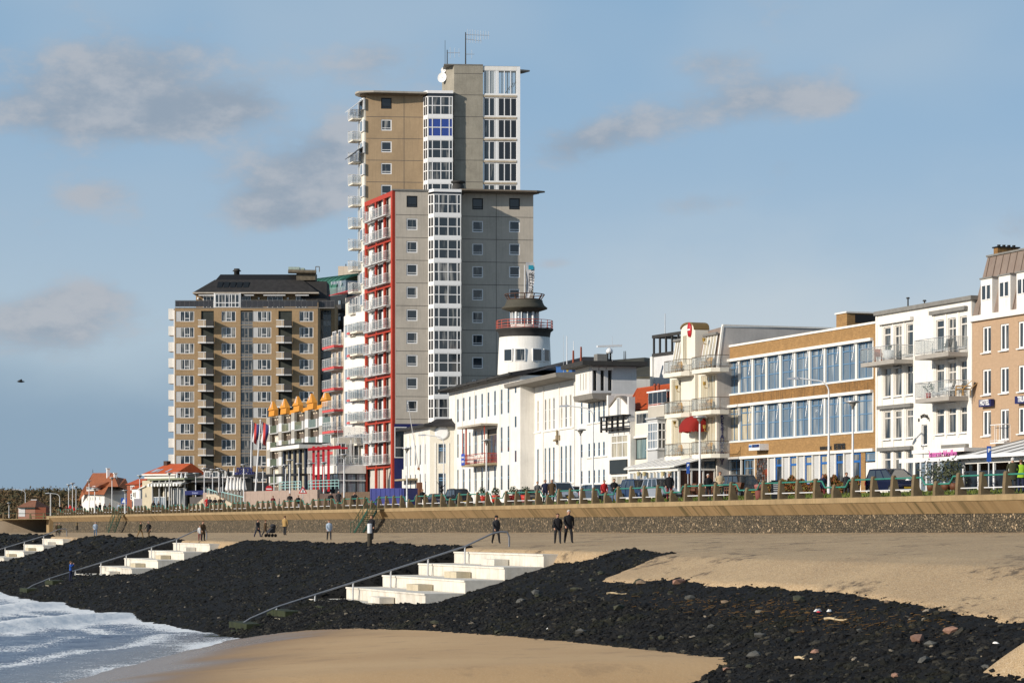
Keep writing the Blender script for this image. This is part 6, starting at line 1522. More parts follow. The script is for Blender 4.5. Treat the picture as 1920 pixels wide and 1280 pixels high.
for i in range(3): z = G2.Z(910, 172-i*6); m.tube([(xg0+3+i*.5, .9, z), (xg0+3.7+i*.4, 2, z+1.1)], .05, 5)
for x in (xg0+2.6, xg0+3.3, xg0+3.9): m.cyl((x, 1.8, G2.Z(910, 176)), (x, 1.8, zg-.1), .06, .06, 5)
m.build('stair_rail', DARK, G2.root)
m = MB(); m.prism([(xg1+.03, -.1), (xg1+1.3, .4), (xg1+.4, 2.0), (xg1+.03, 2.0)], zg-.55, zg-.35, 'z'); m.build('roof_wing', GUTTER, G2.root)
# left balcony side
SC = pt(668, F/(A2[1]+8.3)); S2 = Bld('x', None, None, (A2[0]-.95, A2[1]+2.9), A2); reparent(S2.root, G2.root); S2.root.name = 'balcony_side'
L2 = S2.len
S2.box('side_wall', CREAM, 0, L2, 0, z_l-.4, .05, .3)
for k in range(18):
    z0 = z_l-F2*(k+1)
    if z0 < 3: break
    S2.box('corner_window', PAINT, L2-1.5, L2+.25, z0+.95, z0+2.4, -.16, .04); S2.box('corner_pane', GLASSB, L2-1.3, L2-.2, z0+1.05, z0+2.3, -.19, -.161)
    window(S2, .1, 1.4, z0+.1, z0+2.3, (1, 1), (1,), PAINT, GLASSB, .02, .1, .1)
    balcony(S2, -.5, L2*.55, z0+.05, 1.15, 1.05, .18, PAINT, CGLASS, 4, slabm=CREAM)
    m = MB(); xa = -.5; m.box(xa-.05, xa+.03, -1.2, -1.12, z0, z0+1.4); m.box(xa-.05, xa+.03, -.3, -.22, z0, z0+1.4); m.box(xa-.05, xa+.03, -1.2, -.22, z0+1.33, z0+1.41); m.build('end_screen', PAINT, S2.root)
for (px, py) in ((668, 200), (664, 290)):
    m = MB(); x = L2*.2; z = S2.Z(px+6, py); m.hull8([(x, -1.9, z-.9), (x+2.6, -1.9, z-.9), (x+2.6, 0, z+.6), (x, 0, z+.6)], [(x, -1.9, z-.83), (x+2.6, -1.9, z-.83), (x+2.6, 0, z+.67), (x, 0, z+.67)]); m.build('sun_awning', DARK if py > 250 else PALEP, S2.root)
# aerials and dish on the roof
ro = G2.root.location
def roof_aerial(px, ytop, yb, lab, arms, r_=.07):
    D = A2[1]+4.5; s = F/D; X = (px-CX)/s; zb = (HY-yb)/s; z1 = (HY-ytop)/s; o = empty('roof_aerial', (X, D, zb)); tag(o, lab, 'aerial')
    m = MB(); m.cyl((0, 0, 0), (0, 0, z1-zb), r_, r_*.7, 7); part(m, 'pole', DARK, o)
    for h, l, n_, el, dy in arms:
        m = MB(); hz = (z1-zb)*h; m.cyl((0, 0, hz), (l, 0, hz+dy), .045, .03, 5)
        for k in range(n_): x = l*(k+.7)/n_; m.cyl((x, 0, hz+dy*x/l-el*(1-.35*k/n_)), (x, 0, hz+dy*x/l+el*(1-.35*k/n_)), .022, .022, 4)
        part(m, 'dipole_array', STEEL, o)
roof_aerial(873, 61, 124, 'tall dark pole with a large toothed aerial on the highest tower', [(.93, 3.1, 9, .75, -.1), (.80, 2.1, 6, .5, -.25), (.35, 1.15, 1, .6, 0)], .09)
roof_aerial(838.5, 94, 172, 'dark pole with a sparse aerial above the satellite dish', [(.93, 1.7, 3, .75, 0)], .08)
roof_aerial(834.5, 76, 172, 'thin steel whip just left of the dish aerial', [], .035)
def dish(px, py, r_, lab):
    D = A2[1]+3.6; s = F/D; o = empty('satellite_dish', ((px-CX)/s, D, (HY-py)/s), 0); tag(o, lab, 'satellite dish')
    m = MB(); n = 7; m.lathe([(1e-4, .0)]+[(r_*k/n, .28*r_*(k/n)**2) for k in range(1, n+1)], 24, caps=False)
    R = Vector((-.45, -.86, .1)).to_track_quat('Z', 'Y').to_matrix()
    m.v = [tuple(R @ Vector(v)) for v in m.v]; part(m, 'reflector', PAINT, o)
    m = MB(); m.cyl((0, 0, 0), R @ Vector((0, 0, r_*.9)), .04, .03, 5); m.cyl((0, .05, 0), (.35, .3, -.5), .06, .06, 5); part(m, 'feed_arm', STEEL, o)
dish(830, 146, .66, 'large white satellite dish left of the concrete core'); dish(832, 132, .38, 'smaller white dish just above the large dish')
# ================================================================ left brown block
K = Bld('brown_brick_block', 'wide brown brick apartment block with stacked balconies', 'apartment block', pt(327.5, 10.7), pt(596, 10.7))
def kx(p): return (p-327.5)/10.7
def kz(y): return (HY-y)/10.7-G
zt = kz(577); FK = 30.05/10.7
cols_k = [('p', 329.5, 364), ('n', 415.5, 442), ('p', 474, 508.5), ('n', 561.5, 587.5)]
hol = []; wn = []
for k in range(12):
    yt = 583.2+30.05*k
    for kind, a, c in cols_k:
        x0 = kx(a); x1 = x0+round(kx(c)-x0, 2); z1 = kz(yt); z0 = z1-1.83; hol.append((x0, x1, z0, z1)); wn.append((kind, x0, x1, z0, z1))
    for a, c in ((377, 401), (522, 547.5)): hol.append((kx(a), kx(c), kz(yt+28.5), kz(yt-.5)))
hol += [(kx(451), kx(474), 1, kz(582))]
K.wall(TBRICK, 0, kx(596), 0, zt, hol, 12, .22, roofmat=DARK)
for kind, x0, x1, z0, z1 in wn:
    if kind == 'p':
        m = MB(); m.box(x0, x0+.75, .06, .12, z0, z1); m.build('grey_panel', PALEP, K.root); x0 += .76
    window(K, x0, x1, z0, z1, (1, 1.1, 1), (.30, .70), PAINT, GLASS, .12, .10, .11, skip=((0, 1), (0, 0), (2, 0)), dep=.05)
for k in range(12):
    yt = 583.2+30.05*k
    for a, c in ((377, 401), (522, 547.5)):
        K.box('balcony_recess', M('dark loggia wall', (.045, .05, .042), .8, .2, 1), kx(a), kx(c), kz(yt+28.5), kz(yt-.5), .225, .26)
    m = MB(); m.box(0, kx(596), -.008, -.002, kz(yt+26.3), kz(yt+25.6)); m.build('joint_strip', M('pale joint', (.42, .31, .19)), K.root)
    for a in (374, 519):
        z = kz(yt+29-.5)+.0; 
        if k == 0: pass
    for a, c in ((373.5, 402), (519.5, 548)):
        z = kz(yt+29); o = MB(); x0, x1 = kx(a), kx(c); xm = x0+(x1-x0)*.5
        o.box(x0, x1, -1.5, -.003, z-.2, z); ob = o.build('balcony', PALEP, K.root)
        o = MB(); o.box(x0, xm, -1.5, -1.42, z+.02, z+1.0); part(o, 'parapet', M('tan balcony panel', (.48, .38, .27), .8, .08), ob)
        o = MB(); o.box(x0-.05, xm+.05, -1.56, -1.38, z+1.0, z+1.1); o.box(x0-.05, xm+.05, -1.56, -1.501, z-.2, z+.02); o.box(xm*.5+x0*.5+.3, xm*.5+x0*.5+.38, -1.53, -1.501, z, z+1.0); part(o, 'white_rail', PAINT, ob)
        o = MB(); o.box(xm+.01, x1, -1.48, -1.44, z+.05, z+1.0); o.box(x1-.04, x1, -1.44, -.05, z+.05, z+1.0); part(o, 'dark_screen', M('dark smoked screen', (.06, .055, .05), .25, .1, 2), ob)
# glazed stair strips
def strip_glass(b, x0, x1, ztop, zbot, nrow, y, mt=M('grey strip frame', (.30, .28, .25), .6)):
    m = MB(); m.box(x0, x1, y+.02, y+.08, zbot, ztop); m.build('strip_pane', GLASS, b.root)
    hh = 30.05/10.7
    k = 0; z = ztop
    while z > zbot+1:
        window(b, x0, x0+round(x1-x0, 2), z-1.7, z, (1, .9, 1), (.3, .7), mt, GLASSD, y, .06, .08, skip=((0, 0), (2, 0)), dep=.04); 
        o = window(b, x0, x0+round(x1-x0, 2), z-hh+.05, z-1.75, (1, .9, 1), (1,), mt, PALE_G, y, .06, .08, dep=.04); z -= hh
PALE_G = glass('frosted panel', (.15, .15, .145), (.22, .21, .2), .5)
strip_glass(K, kx(451), kx(474), kz(584.5), 1.2, 12, .16)
# right set-back strip and edge
Kr = Bld('x', None, None, pt(596, 10.55), pt(627.5, 10.55)); reparent(Kr.root, K.root); Kr.root.name = 'set_back_wing'
Kr.wall(TBRICK, -.3, Kr.len, 0, (HY-570)/10.55-G, [(Kr.X(597.5), Kr.X(621), 1, Kr.Z(600, 581))], 9, .15, roofmat=DARK)
strip_glass(Kr, Kr.X(597.5), Kr.X(621), Kr.Z(600, 582), 1.2, 12, .1)
# sea-side white balcony boxes
for k in range(13):
    z = kz(598+30.05*k)+.1
    K.box('side_balcony', WHITE, kx(315), kx(325), z-.1, z+1.5 if k else z+1.75, .5, 3.5)
    K.box('side_glazing', PAINT, kx(325.2), -.02, z-1.3, z+1.5, .3, .5)
# roof terrace storey
xa, xb2 = kx(364.5), kx(596); zr = kz(549.5)
K.box('roof_terrace_wall', TBRICK, xa, xb2-.05, zt, zr, 2.2, 11)
for a, c in ((403, 449),): window(K, kx(a), kx(c), zt+.05, zr-.15, (1, 1.6, 1, .6, 1, 1), (.35, .65), PAINT, GLASS, -.02, .12, .12); K.box('bay_side', PAINT, kx(401), kx(403)-.01, zt+.01, zr, -.02, 2.2); K.box('bay_side', PAINT, kx(449)+.01, kx(451), zt+.01, zr, -.02, 2.2)
for a, c in ((378, 399), (452, 468), (499, 528), (553, 572)): window(K, kx(a), kx(c), zt+.1, zr-.35, (1, 1, 1), (1,), PAINT, GLASSD, 2.1, .12, .1)
for px in (369, 483, 538, 583): m = MB(); m.ball((kx(px), 2.0, zr-.75), .22, 8, 5); m.build('globe_lamp', PAINT, K.root)
for a, c in ((371, 402), (456, 475), (493, 534), (553, 578)): K.box('sun_blind', PAINT, kx(a), kx(c), zr-.35, zr-.18, .9, 2.1)
K.box('eaves_board', M('cream eaves', (.5, .44, .36), .7), xa-.4, xb2+.1, zr, zr+.22, .6, 11.2)
m = MB(); z2 = kz(520); m.hull8([(xa-.3, .7, zr+.22), (xb2, .7, zr+.22), (xb2, 11, zr+.22), (xa-.3, 11, zr+.22)], [(kx(397.5), 4.2, z2), (kx(563), 4.2, z2), (kx(563), 8, z2), (kx(397.5), 8, z2)]); o = m.build('roof', M('grey brown tiles', (.036, .033, .031), .8, .25, 1.5, bump=.02), K.root)
for i in range(5):
    px = 404+i*12.3; t = .52; z = zr+.22+(z2-zr-.22)*.38; h = 1.1; y = .7+3.5*.38
    m = MB(); m.hull8([(kx(px), y-.1, z), (kx(px+9.5), y-.1, z), (kx(px+9.5), y, z), (kx(px), y, z)], [(kx(px+1), y-.1+1.3, z+h), (kx(px+10.5), y-.1+1.3, z+h), (kx(px+10.5), y+1.3, z+h), (kx(px+1), y+1.3, z+h)]); part(m, 'skylight', M('dark skylight', (.012, .013, .013), .12), o)
m = MB(); m.hull8([(kx(399), 4.4, z2), (kx(561), 4.4, z2), (kx(561), 8, z2), (kx(399), 8, z2)], [(kx(407), 5.2, kz(509)), (kx(552), 5.2, kz(509)), (kx(552), 7, kz(509)), (kx(407), 7, kz(509))]); m.build('roof_crown', BLACK, K.root)
m = MB(); m.hull8([(kx(563), 1.5, kz(558)), (kx(612), 1.5, kz(562)), (kx(612), 11, kz(562)), (kx(563), 11, kz(558))], [(kx(560), 4.4, kz(521)), (kx(609), 4.4, kz(523)), (kx(609), 11, kz(523)), (kx(560), 11, kz(521))]); m.build('roof_wing', M('grey brown tiles', (.06, .055, .05)), K.root)
m = MB()
m.lathe([(.5, 0), (.5, .6), (.8, .65), (.5, .95), (.5, 1.1)], 12, (kx(437), 6, kz(509))); m.build('roof_cowl', DARK, K.root)
m = MB(); m.box(kx(537), kx(558), 4, 6, kz(503), kz(496)); m.box(kx(560), kx(567), 4, 6, kz(503), kz(498)); m.build('roof_unit', M('pale green unit', (.35, .42, .36), .6, .15, 3), K.root)
m = MB(); m.cyl((kx(537), 3.6, kz(505)), (kx(590), 3.6, kz(506)), .35, .35, 8); m.box(kx(552), kx(588), 4, 8, kz(521), kz(507)); m.tube([(kx(589), 3.5, kz(506)), (kx(589), 3.5, kz(496)), (kx(596), 3.5, kz(496)), (kx(596), 3.5, kz(506))], .07, 5); m.build('roof_duct', M('grey brown duct', (.16, .13, .09), .7, .3, 2), K.root)
def grail(x0, x1, z0, out, n): return balcony(K, x0, x1, z0, out, 1.25, .12, M('grey rail', (.25, .24, .23)), M('smoked rail glass', (.05, .05, .055), .15), n, name='terrace_railing')
grail(kx(328.5), kx(400), zt+.05, .1, 8); grail(kx(452), kx(596), zt+.05, .1, 14)
grail(kx(597), kx(627), zt+.05, -.6, 4)
# green barrel roof and dark block behind
Bb = Bld('barrel_roof_block', 'dark rear block with curved green copper barrel roof', 'apartment block', pt(596, 10.2), pt(650, 10.35))
Bb.box('wall', M('very dark cladding', (.022, .026, .03), .5, .2), 0, Bb.len, 0, Bb.Z(610, 556), 0, 14)
for k in range(9):
    z = Bb.Z(610, 585+30*k); balcony(Bb, Bb.X(631), Bb.X(650), z, .9, 1.0, .2, DARK, M('dark smoked screen', (.06, .055, .05)), 3); 
    window(Bb, Bb.X(634), Bb.X(640), z+.2, z+1.9, (1,), (1,), BLACK, GLASSB, -.06, .06, .05)
Bb.box('penthouse_glazing', GLASSB, Bb.X(612), Bb.X(640), Bb.Z(610, 556), Bb.Z(610, 528), 1.0, 5)
balcony(Bb, Bb.X(612), Bb.X(648), Bb.Z(610, 556)+.1, .1, 1.3, .12, TEAL, CGLASS, 8, name='terrace_railing')
ax0, ax1 = Bb.X(560), Bb.X(634); zc_ = Bb.Z(620, 556); R_ = 4.6
m = MB(); n = 18; prof = []
for i in range(n+1):
    t = PI*(i/n); prof.append((-5.6*math.cos(t), zc_+4.4*math.sin(t)**.8))
for dx, x0, x1, rr in ((0, ax0, ax1, 0),):
    o_ = prof; inn = [(y*.93, z-.28) for y, z in prof]
    for i in range(n):
        (ya, za), (yb3, zb3) = o_[i], o_[i+1]; (yc, zc3), (yd, zd3) = inn[i], inn[i+1]
        sk0, sk1 = 0, -.1
        m.hull8([(x0+sk0, ya+6, za), (x1+sk1+ya*.28, ya+6, za), (x1+sk1+yb3*.28, yb3+6, zb3), (x0+sk0, yb3+6, zb3)][::-1], [(x0+sk0, yc+6, zc3), (x1+sk1+yc*.28, yc+6, zc3), (x1+sk1+yd*.28, yd+6, zd3), (x0+sk0, yd+6, zd3)][::-1])
m.build('barrel_roof', COPPER, Bb.root)
for i in range(9):
    x = ax0+(ax1-ax0)*i/8; m = MB(); m.tube([(x, y+6, z+.06) for y, z in prof[:n//2+2]], .08, 4); m.build('roof_seam', COPPER, Bb.root)
# pale concrete building behind
Pb = Bld('pale_rear_tower', 'pale pinkish concrete building behind the curved green roof', 'apartment block', pt(632, 9.7), pt(700, 9.7))
PC = M('pale pink concrete', (.66, .55, .43), .85, .06, .5, .15)
Pb.box('upper_wall', PC, 0, Pb.len, 5, Pb.Z(640, 496), 3, 9); Pb.box('wall', PC, Pb.X(654), Pb.len, 0, Pb.Z(640, 527), 0, 2.9)
for i in range(5): Pb.box('panel_joint', M('pink joint', (.5, .40, .32)), 1.0+i*.9, 1.03+i*.9, Pb.Z(640, 527), Pb.Z(640, 497), 2.99, 2.998)
m = MB(); m.cyl((Pb.X(646), 4, Pb.Z(640, 496)), (Pb.X(646), 4, Pb.Z(640, 491)), .1, .1, 6); m.build('vent_pipe', DARK, Pb.root)
aw = MB(); Pa = Bld('penthouse', 'small penthouse with slanted crimson awning between tower and curved roof', 'penthouse', pt(640, 13.6), pt(672, 13.9))
Pa.box('wall', CREAM, .3, Pa.len, 0, Pa.Z(650, 556), .5, 5); window(Pa, Pa.X(650), Pa.X(668), Pa.Z(650, 590), Pa.Z(650, 560), (1, 1, 1), (1, 1), PAINT, GLASS, .4, .1, .1)
m = MB(); m.hull8([(Pa.X(643), -2.0, Pa.Z(645, 555)), (Pa.X(672), -1.0, Pa.Z(670, 545)), (Pa.X(672), 2, Pa.Z(670, 541)), (Pa.X(643), 2, Pa.Z(645, 548))], [(Pa.X(643), -2.0, Pa.Z(645, 554)), (Pa.X(672), -1.0, Pa.Z(670, 544)), (Pa.X(672), 2, Pa.Z(670, 540)), (Pa.X(643), 2, Pa.Z(645, 547))]); m.build('awning', CRIM, Pa.root)
# ================================================================ curved white front and beige front with pink balconies (between block and tower)
def sline(px, a): D = F*a/(px+705.0); return ((px-CX)*D/F, D)
aT = (683.5+705)/14.66
Cv = Bld('curved_white_front', 'white apartment front bulging in curved bands beside the red framed side', 'apartment building', sline(643, aT), sline(684, aT))
Lc = Cv.len; FV = 41.2/14.3; n = 14
def curve(r, e=0): return [(Lc*(.5-.54*math.cos(PI*i/n)), .9-r*.6*math.sin(PI*i/n)**.7) for i in range(n+1)]
z0_ = Cv.Z(660, 590); topz = z0_
for k in range(9):
    zb = topz-FV*k
    if zb-FV < 4: break
    cu = curve(2.3)
    for part_, za, zz2, mt, nm in ((0, zb-1.25, zb, WHITE, 'white_band'),):
        m = MB(); m.prism((cu+[(Lc*1.06, 4), (-.06*Lc, 4)])[::-1], za, zz2, 'z'); m.build(nm, mt, Cv.root)
    cu2 = curve(2.2); m = MB(); m.prism((cu2+[(Lc*1.05, 4), (-.05*Lc, 4)])[::-1], zb-FV+.001, zb-1.251, 'z'); m.build('glass_band', GLASSB if k % 2 else GLASSR, Cv.root)
    for i in range(0, n+1, 2):
        x, y = curve(2.24)[i]; m = MB(); m.cyl((x, y, zb-FV), (x, y, zb-1.25), .07, .07, 5); m.build('mullion', PAINT, Cv.root)
    balcony(Cv, Lc*.62, Lc*1.02, zb-FV+.35, 1.1, 1.05, .22, PAINT, CGLASS, 4, slabm=CREAM)
    m = MB(); m.box(Lc*.60, Lc*.70, -1.25, -.7, zb-FV+.1, zb-FV+.36); m.build('pink_plate', REDP, Cv.root)
Cv.box('base_wall', CREAM, 0, Lc, 0, 4.2, 1.2, 4)
Bg = Bld('beige_front', 'beige apartment front with pink edged balconies beside the brown block', 'apartment building', sline(621, aT+1.5), sline(644, aT+1.5))
Lb = Bg.len; zt = Bg.Z(640, 632)+.6
Bg.wall(M('beige render light', (.60, .50, .37), .85, .06), 0, Lb, 0, zt, [], 12, .1, roofmat=PALEP)
for k in range(6):
    zb = Bg.Z(632, 646.5+40*k, .8)
    balcony(Bg, .1, Lb*.98, zb, 1.3, 1.15, .3, PAINT, CGLASS, 5, slabm=REDP); Bg.box('balcony_soffit', PALEP, .3, Lb*.9, zb-.42, zb-.305, -1.15, -.003)
    window(Bg, Lb*.15, Lb*.45, zb+.1, zb+2.1, (1, 1), (1,), PAINT, GLASS, -.04, .1, .1); window(Bg, Lb*.62, Lb*.85, zb+.1, zb+2.1, (1,), (1,), PAINT, GLASSD, -.04, .1, .1)
# projecting terrace and shop front under them
Tr = Bld('terrace_podium', 'white terrace podium with railings above a dark glass shop front', 'podium building', sline(592, aT-4), sline(633, aT-4))
Lt = Tr.len; z1 = Tr.Z(633, 887); z2 = Tr.Z(633, 872)
cA = Tr.A+Tr.d*(Lt+.02); cB_ = cA+Tr.n*3.7
Ts = Bld('x', None, None, (cA.x, cA.y), (cB_.x, cB_.y)); reparent(Ts.root, Tr.root); Ts.root.name = 'corner_front'
for B__, l_, nw_ in ((Tr, Lt, 4), (Ts, 3.7, 3)):
    B__.box('fascia', WHITE, 0, l_+(.0 if B__ is Ts else -.7), z1, z2, -.15 if B__ is Ts else -.3, .6)
    w_ = l_/nw_
    for k in range(nw_): window(B__, k*w_+.02, k*w_+.02+round(w_-.05, 2), .1, z1-.02, (1,), (3, .18, .9), M('dark frame', (.04, .04, .045)), GLASSB if B__ is Ts else GLASSD, .1, .07, .07, name='shop_window')
Ts.box('white_transom', PAINT, 0, 3.7, z1-.95, z1-.85, .0, .03)
Tr.box('core', DARK, .1, Lt-.1, 0, z2-.1, .75, 3.6); Tr.box('terrace_floor', PALEP, 0, Lt, z2+.001, z2+.1, -.1, 3.6)
balcony(Ts, .05, 3.65, z2+.1, .05, 1.15, .1, PAINT, CGLASS, 4, name='terrace_railing'); balcony(Tr, 0, Lt, z2+.1, .05, 1.15, .1, PAINT, CGLASS, 6, name='terrace_railing')
Ts.box('upper_wall', CREAM, 0, 3.7, z2+.1, z2+3.6, 1.9, 2.3)
for k in range(2): window(Ts, .3+k*1.7, 1.6+k*1.7, z2+.3, z2+2.9, (1, 1), (1, 3), PAINT, GLASS, 1.8, .09, .09, name='terrace_window')
balcony(Ts, .0, 3.7, z2+3.7, .1, 1.15, .14, PAINT, CGLASS, 5, name='upper_railing')
for x in (.1, 1.8, 3.5): m = MB(); m.cyl((x, .1, z2+.1), (x, .1, z2+3.6), .06, .06, 6); m.build('terrace_post', PAINT, Ts.root)
for i, x in enumerate((.7, 2.6)): pot(Ts, x, .7, z2+.12, .22, .35, CLAY, ['round bush in a pot at the left of the white terrace', 'bush in a pot at the right of the white terrace'][i], LEAF2 if i % 2 else LEAF, .36)
# ================================================================ building with orange gables
def oline(px, a): D = F*a/(px+659.0); return ((px-CX)*D/F, D)
aO = (610+659)/12.0
O = Bld('orange_gabled_building', 'checkered grey and white building crowned by five orange gables', 'apartment building', oline(499, aO), oline(619, aO))
Lo = O.len; OW = M('warm grey brown wall', (.16, .125, .10), .8, .1); SL = M('silver slatted panel', (.40, .37, .32), .6, .15, 3, .3)
zt = O.Z(610, 765); FO = 33.4/12.0*1.0
O.wall(M('beige loggia wall', (.42, .35, .26), .85, .1), 0, Lo, 0, zt, [], 12, .1, roofmat=DARK)
bw = Lo/5
gxc = [510.6, 532.7, 557, 583, 610]
for i in range(5):
    xc = O.X(gxc[i], 1.35)+.1; xs_l = xc-bw*.5
    for k in range(5):
        z1 = zt-.1-FO*k*1.0
        if i > 1 and k > 2: continue
        O.box('slatted_panel' if k % 1 == 0 else 'p', SL, xs_l, xs_l+bw*.25, z1-FO*.48, z1, -1.3, -.9); O.box('white_panel', PAINT, xs_l, xs_l+bw*.25, z1-FO*.98, z1-FO*.48-.002, -1.3, -.9)
        O.box('pier', M('beige loggia wall', (.42, .35, .26)), xs_l+.1, xs_l+bw*.22, z1-FO, z1, -.9, -.01)
        zb = z1-FO
        m = MB(); m.box(xs_l+bw*.27, xs_l+bw*.78, -1.25, -1.2, zb+.0, zb+FO*.45); m.build('green_glass_panel', GLASSG, O.root)
        O.box('white_post', PAINT, xs_l+bw*.80, xs_l+bw*.86, zb, zb+FO*.46, -1.25, -.8)
        O.box('floor_slab', PALEP, xs_l+bw*.25, xs_l+bw*.9, zb-.15, zb-.003, -1.3, -.01)
        O.box('back_panel', OW if k % 2 == 0 or i else CREAM, xs_l+bw*.30, xs_l+bw*.62, zb+.1, zb+FO*.9, -.5, -.3)
        m = MB(); m.prism([(xs_l+bw*.3, zb+FO*.78), (xs_l+bw*.40, zb+FO*.78), (xs_l+bw*.40, zb+FO*.90), (xs_l+bw*.35, zb+FO*.96), (xs_l+bw*.3, zb+FO*.90)], -.56, -.502, 'y'); m.prism([(xs_l+bw*.48, zb+FO*.78), (xs_l+bw*.58, zb+FO*.78), (xs_l+bw*.58, zb+FO*.90), (xs_l+bw*.53, zb+FO*.96), (xs_l+bw*.48, zb+FO*.90)], -.56, -.502, 'y'); m.build('arched_lights', M('cream light', (.6, .52, .4)), O.root)
    # gable: house shaped orange box with a white fin
    gw2 = bw*.235; zg0 = zt-.05; hh = 2.5
    
    m = MB(); m.hull8([(xc-gw2*.9, -1.6, zg0), (xc+gw2, -1.6, zg0), (xc+gw2, -.9, zg0), (xc-gw2*.9, -.9, zg0)], [(xc-gw2*.9, -1.5, zg0+1.0), (xc+gw2, -1.5, zg0+1.0), (xc+gw2, -.9, zg0+1.0), (xc-gw2*.9, -.9, zg0+1.0)])
    m.add([(xc-gw2*1.0, -1.7, zg0+1.0), (xc+gw2, -1.7, zg0+1.0), (xc+gw2, -.8, zg0+1.0), (xc-gw2*1.0, -.8, zg0+1.0), (xc-.15, -1.4, zg0+hh), (xc+.15, -1.4, zg0+hh), (xc+.15, -1.1, zg0+hh), (xc-.15, -1.1, zg0+hh)], [(0, 1, 5, 4), (1, 2, 6, 5), (2, 3, 7, 6), (3, 0, 4, 7), (4, 5, 6, 7)])
    m.build('orange_gable', ORANGE, O.root); m = MB(); m.hull8([(xc-.1, -1.75, zg0+1.4), (xc+.1, -1.75, zg0+1.4), (xc+.1, -1.3, zg0+1.4), (xc-.1, -1.3, zg0+1.4)], [(xc-.1, -1.5, zg0+hh-.05), (xc+.1, -1.5, zg0+hh-.05), (xc+.1, -1.38, zg0+hh-.05), (xc-.1, -1.38, zg0+hh-.05)]); m.build('white_fin', PAINT, O.root)
    if i < 4: O.box('orange_wall', ORANGE, xc+gw2, xc+bw-gw2, zg0, zg0+.9, 1.0, 1.2)
O.box('base_fascia', WHITE, -1.2, Lo*.3, 2.3, 3.3, -2.6, .0); O.box('base_glass', GLASSD, 0, Lo, 0, 2.3, -.3, -.1)
# pavilion with dark columns in front, and the crimson portal
Q = Bld('columned_pavilion', 'tall pavilion with dark blue columns under a white roof slab', 'pavilion', oline(528, aO-9), oline(577, aO-9))
Lq = Q.len; zq0, zq1 = Q.Z(560, 842), Q.Z(560, 835)
Q.box('roof_slab', WHITE, -1.5, Lq+.4, zq0, zq1, -1.4, 5); Q.box('roof_top', DARK, -.8, Lq+.2, zq1, zq1+.3, -.8, 5)
for k in range(5):
    x = Lq*(.12+k*.205); Q.box('column', M('blue black column', (.015, .022, .04), .4), x, x+.75, 0, zq0, -.3, .3)
    if k < 4: window(Q, x+.8, x+.8+round(Lq*.205-.85, 2), .2, zq0-.05, (1, 1), (1.2, 1, 1), M('cream frame', (.70, .64, .50)), GLASSC, .1, .1, .12, name='tall_window')
Q.box('back_wall', CREAM, 0, Lq, 0, zq0, .3, 5)
R = Bld('wall', None, None, (0, 0), (1, 0)); bpy.data.objects.remove(R.root)
R = Bld('crimson_portal', 'crimson steel portal of four tall posts and one long beam', 'portal', pt(578, 15.3), pt(652, 15.3), g=(985-921)/15.3)
m = MB(); xa, xb = 0, R.len; m.hull8([(0, -.5, R.Z(580, 845)), (4.0, -.15, R.Z(615, 841)), (4.0, .15, R.Z(615, 841)), (0, -.2, R.Z(580, 845))], [(0, -.5, R.Z(580, 840)), (4.0, -.15, R.Z(615, 834.5)), (4.0, .15, R.Z(615, 834.5)), (0, -.2, R.Z(580, 840))]); m.box(4.0, xb, -.15, .15, R.Z(640, 841.5), R.Z(640, 838)); m.build('beam', CRIM, R.root)
for px in (588, 597, 606.5, 616): x = R.X(px); m = MB(); m.box(x-.15, x+.15, -.15, .15, 0, R.Z(px, 836.5 if px < 610 else 835)); m.build('post', CRIM, R.root)
Gb = Bld('grey_gallery', 'pale grey rendered wall with louvres behind the crimson portal', 'building', pt(577, 13.9), pt(640, 13.9))
Gb.box('wall', M('pale grey mauve render', (.42, .37, .34), .85, .06), 0, Gb.len, 3.4, Gb.Z(600, 834), 0, 4); 
for px in (592, 600): Gb.box('louvre', M('dark louvre', (.08, .07, .07)), Gb.X(px), Gb.X(px)+.45, Gb.Z(px, 868), Gb.Z(px, 852), -.06, -.003)
Gb.box('gallery_floor', WHITE, 0, Gb.len, Gb.Z(600, 888), Gb.Z(600, 876), -1.5, .5); balcony(Gb, .1, Gb.len, Gb.Z(600, 876)+.02, 1.4, 1.0, .1, PAINT, CGLASS, 9, name='gallery_railing')
Gb.box('ground_glass', GLASSD, .2, Gb.len-.2, 0, Gb.Z(600, 888), .4, .6)
# ================================================================ things on the left: restaurants, steps, villas, dunes
def fb_(name, label, cat, p0, s0, p1, s1=None, g=G): return Bld(name, label, cat, pt(p0, s0), pt(p1, s1 or s0), g)
# granite retaining wall with teal railing
gw = fb_('granite_wall', 'pinkish granite retaining wall with pale teal railings on top', 'wall', 455, 15.6, 601, 16.6, g=1.9)
xk = gw.X(595)
for i in range(10): 
    z0 = gw.Z(500, 940); x0 = gw.X(456)+i*(xk-gw.X(456))/10; gw.box('slab', GRANITE, x0+.01, x0+(xk-gw.X(456))/10-.01, z0-1, gw.Z(525, 919), -.0, .3)
gw.box('side_slab', M('dark granite', (.12, .08, .065), .7), xk, gw.X(650), z0-1, gw.Z(600, 925), .3, 1.5)
def bar_rail(b, x0, x1, z, h, mt, nb=3, pitch=1.2, y=-.05, dz=0.0):
    m = MB(); n = max(1, int((x1-x0)/pitch))
    for i in range(n+1): t = i/n; x = x0+(x1-x0)*t; m.cyl((x, y, z+dz*t), (x, y, z+h+dz*t), .045, .045, 5)
    for k in range(nb): hh = h*(k+1)/nb; m.cyl((x0, y, z+hh), (x1, y, z+hh+dz), .045, .045, 5)
    return m.build('railing', mt, b.root)
bar_rail(gw, gw.X(525), gw.X(565), gw.Z(545, 919), 1.0, TEAL); bar_rail(gw, gw.X(579), gw.X(636), gw.Z(600, 917), 1.0, TEAL, 3, .9)
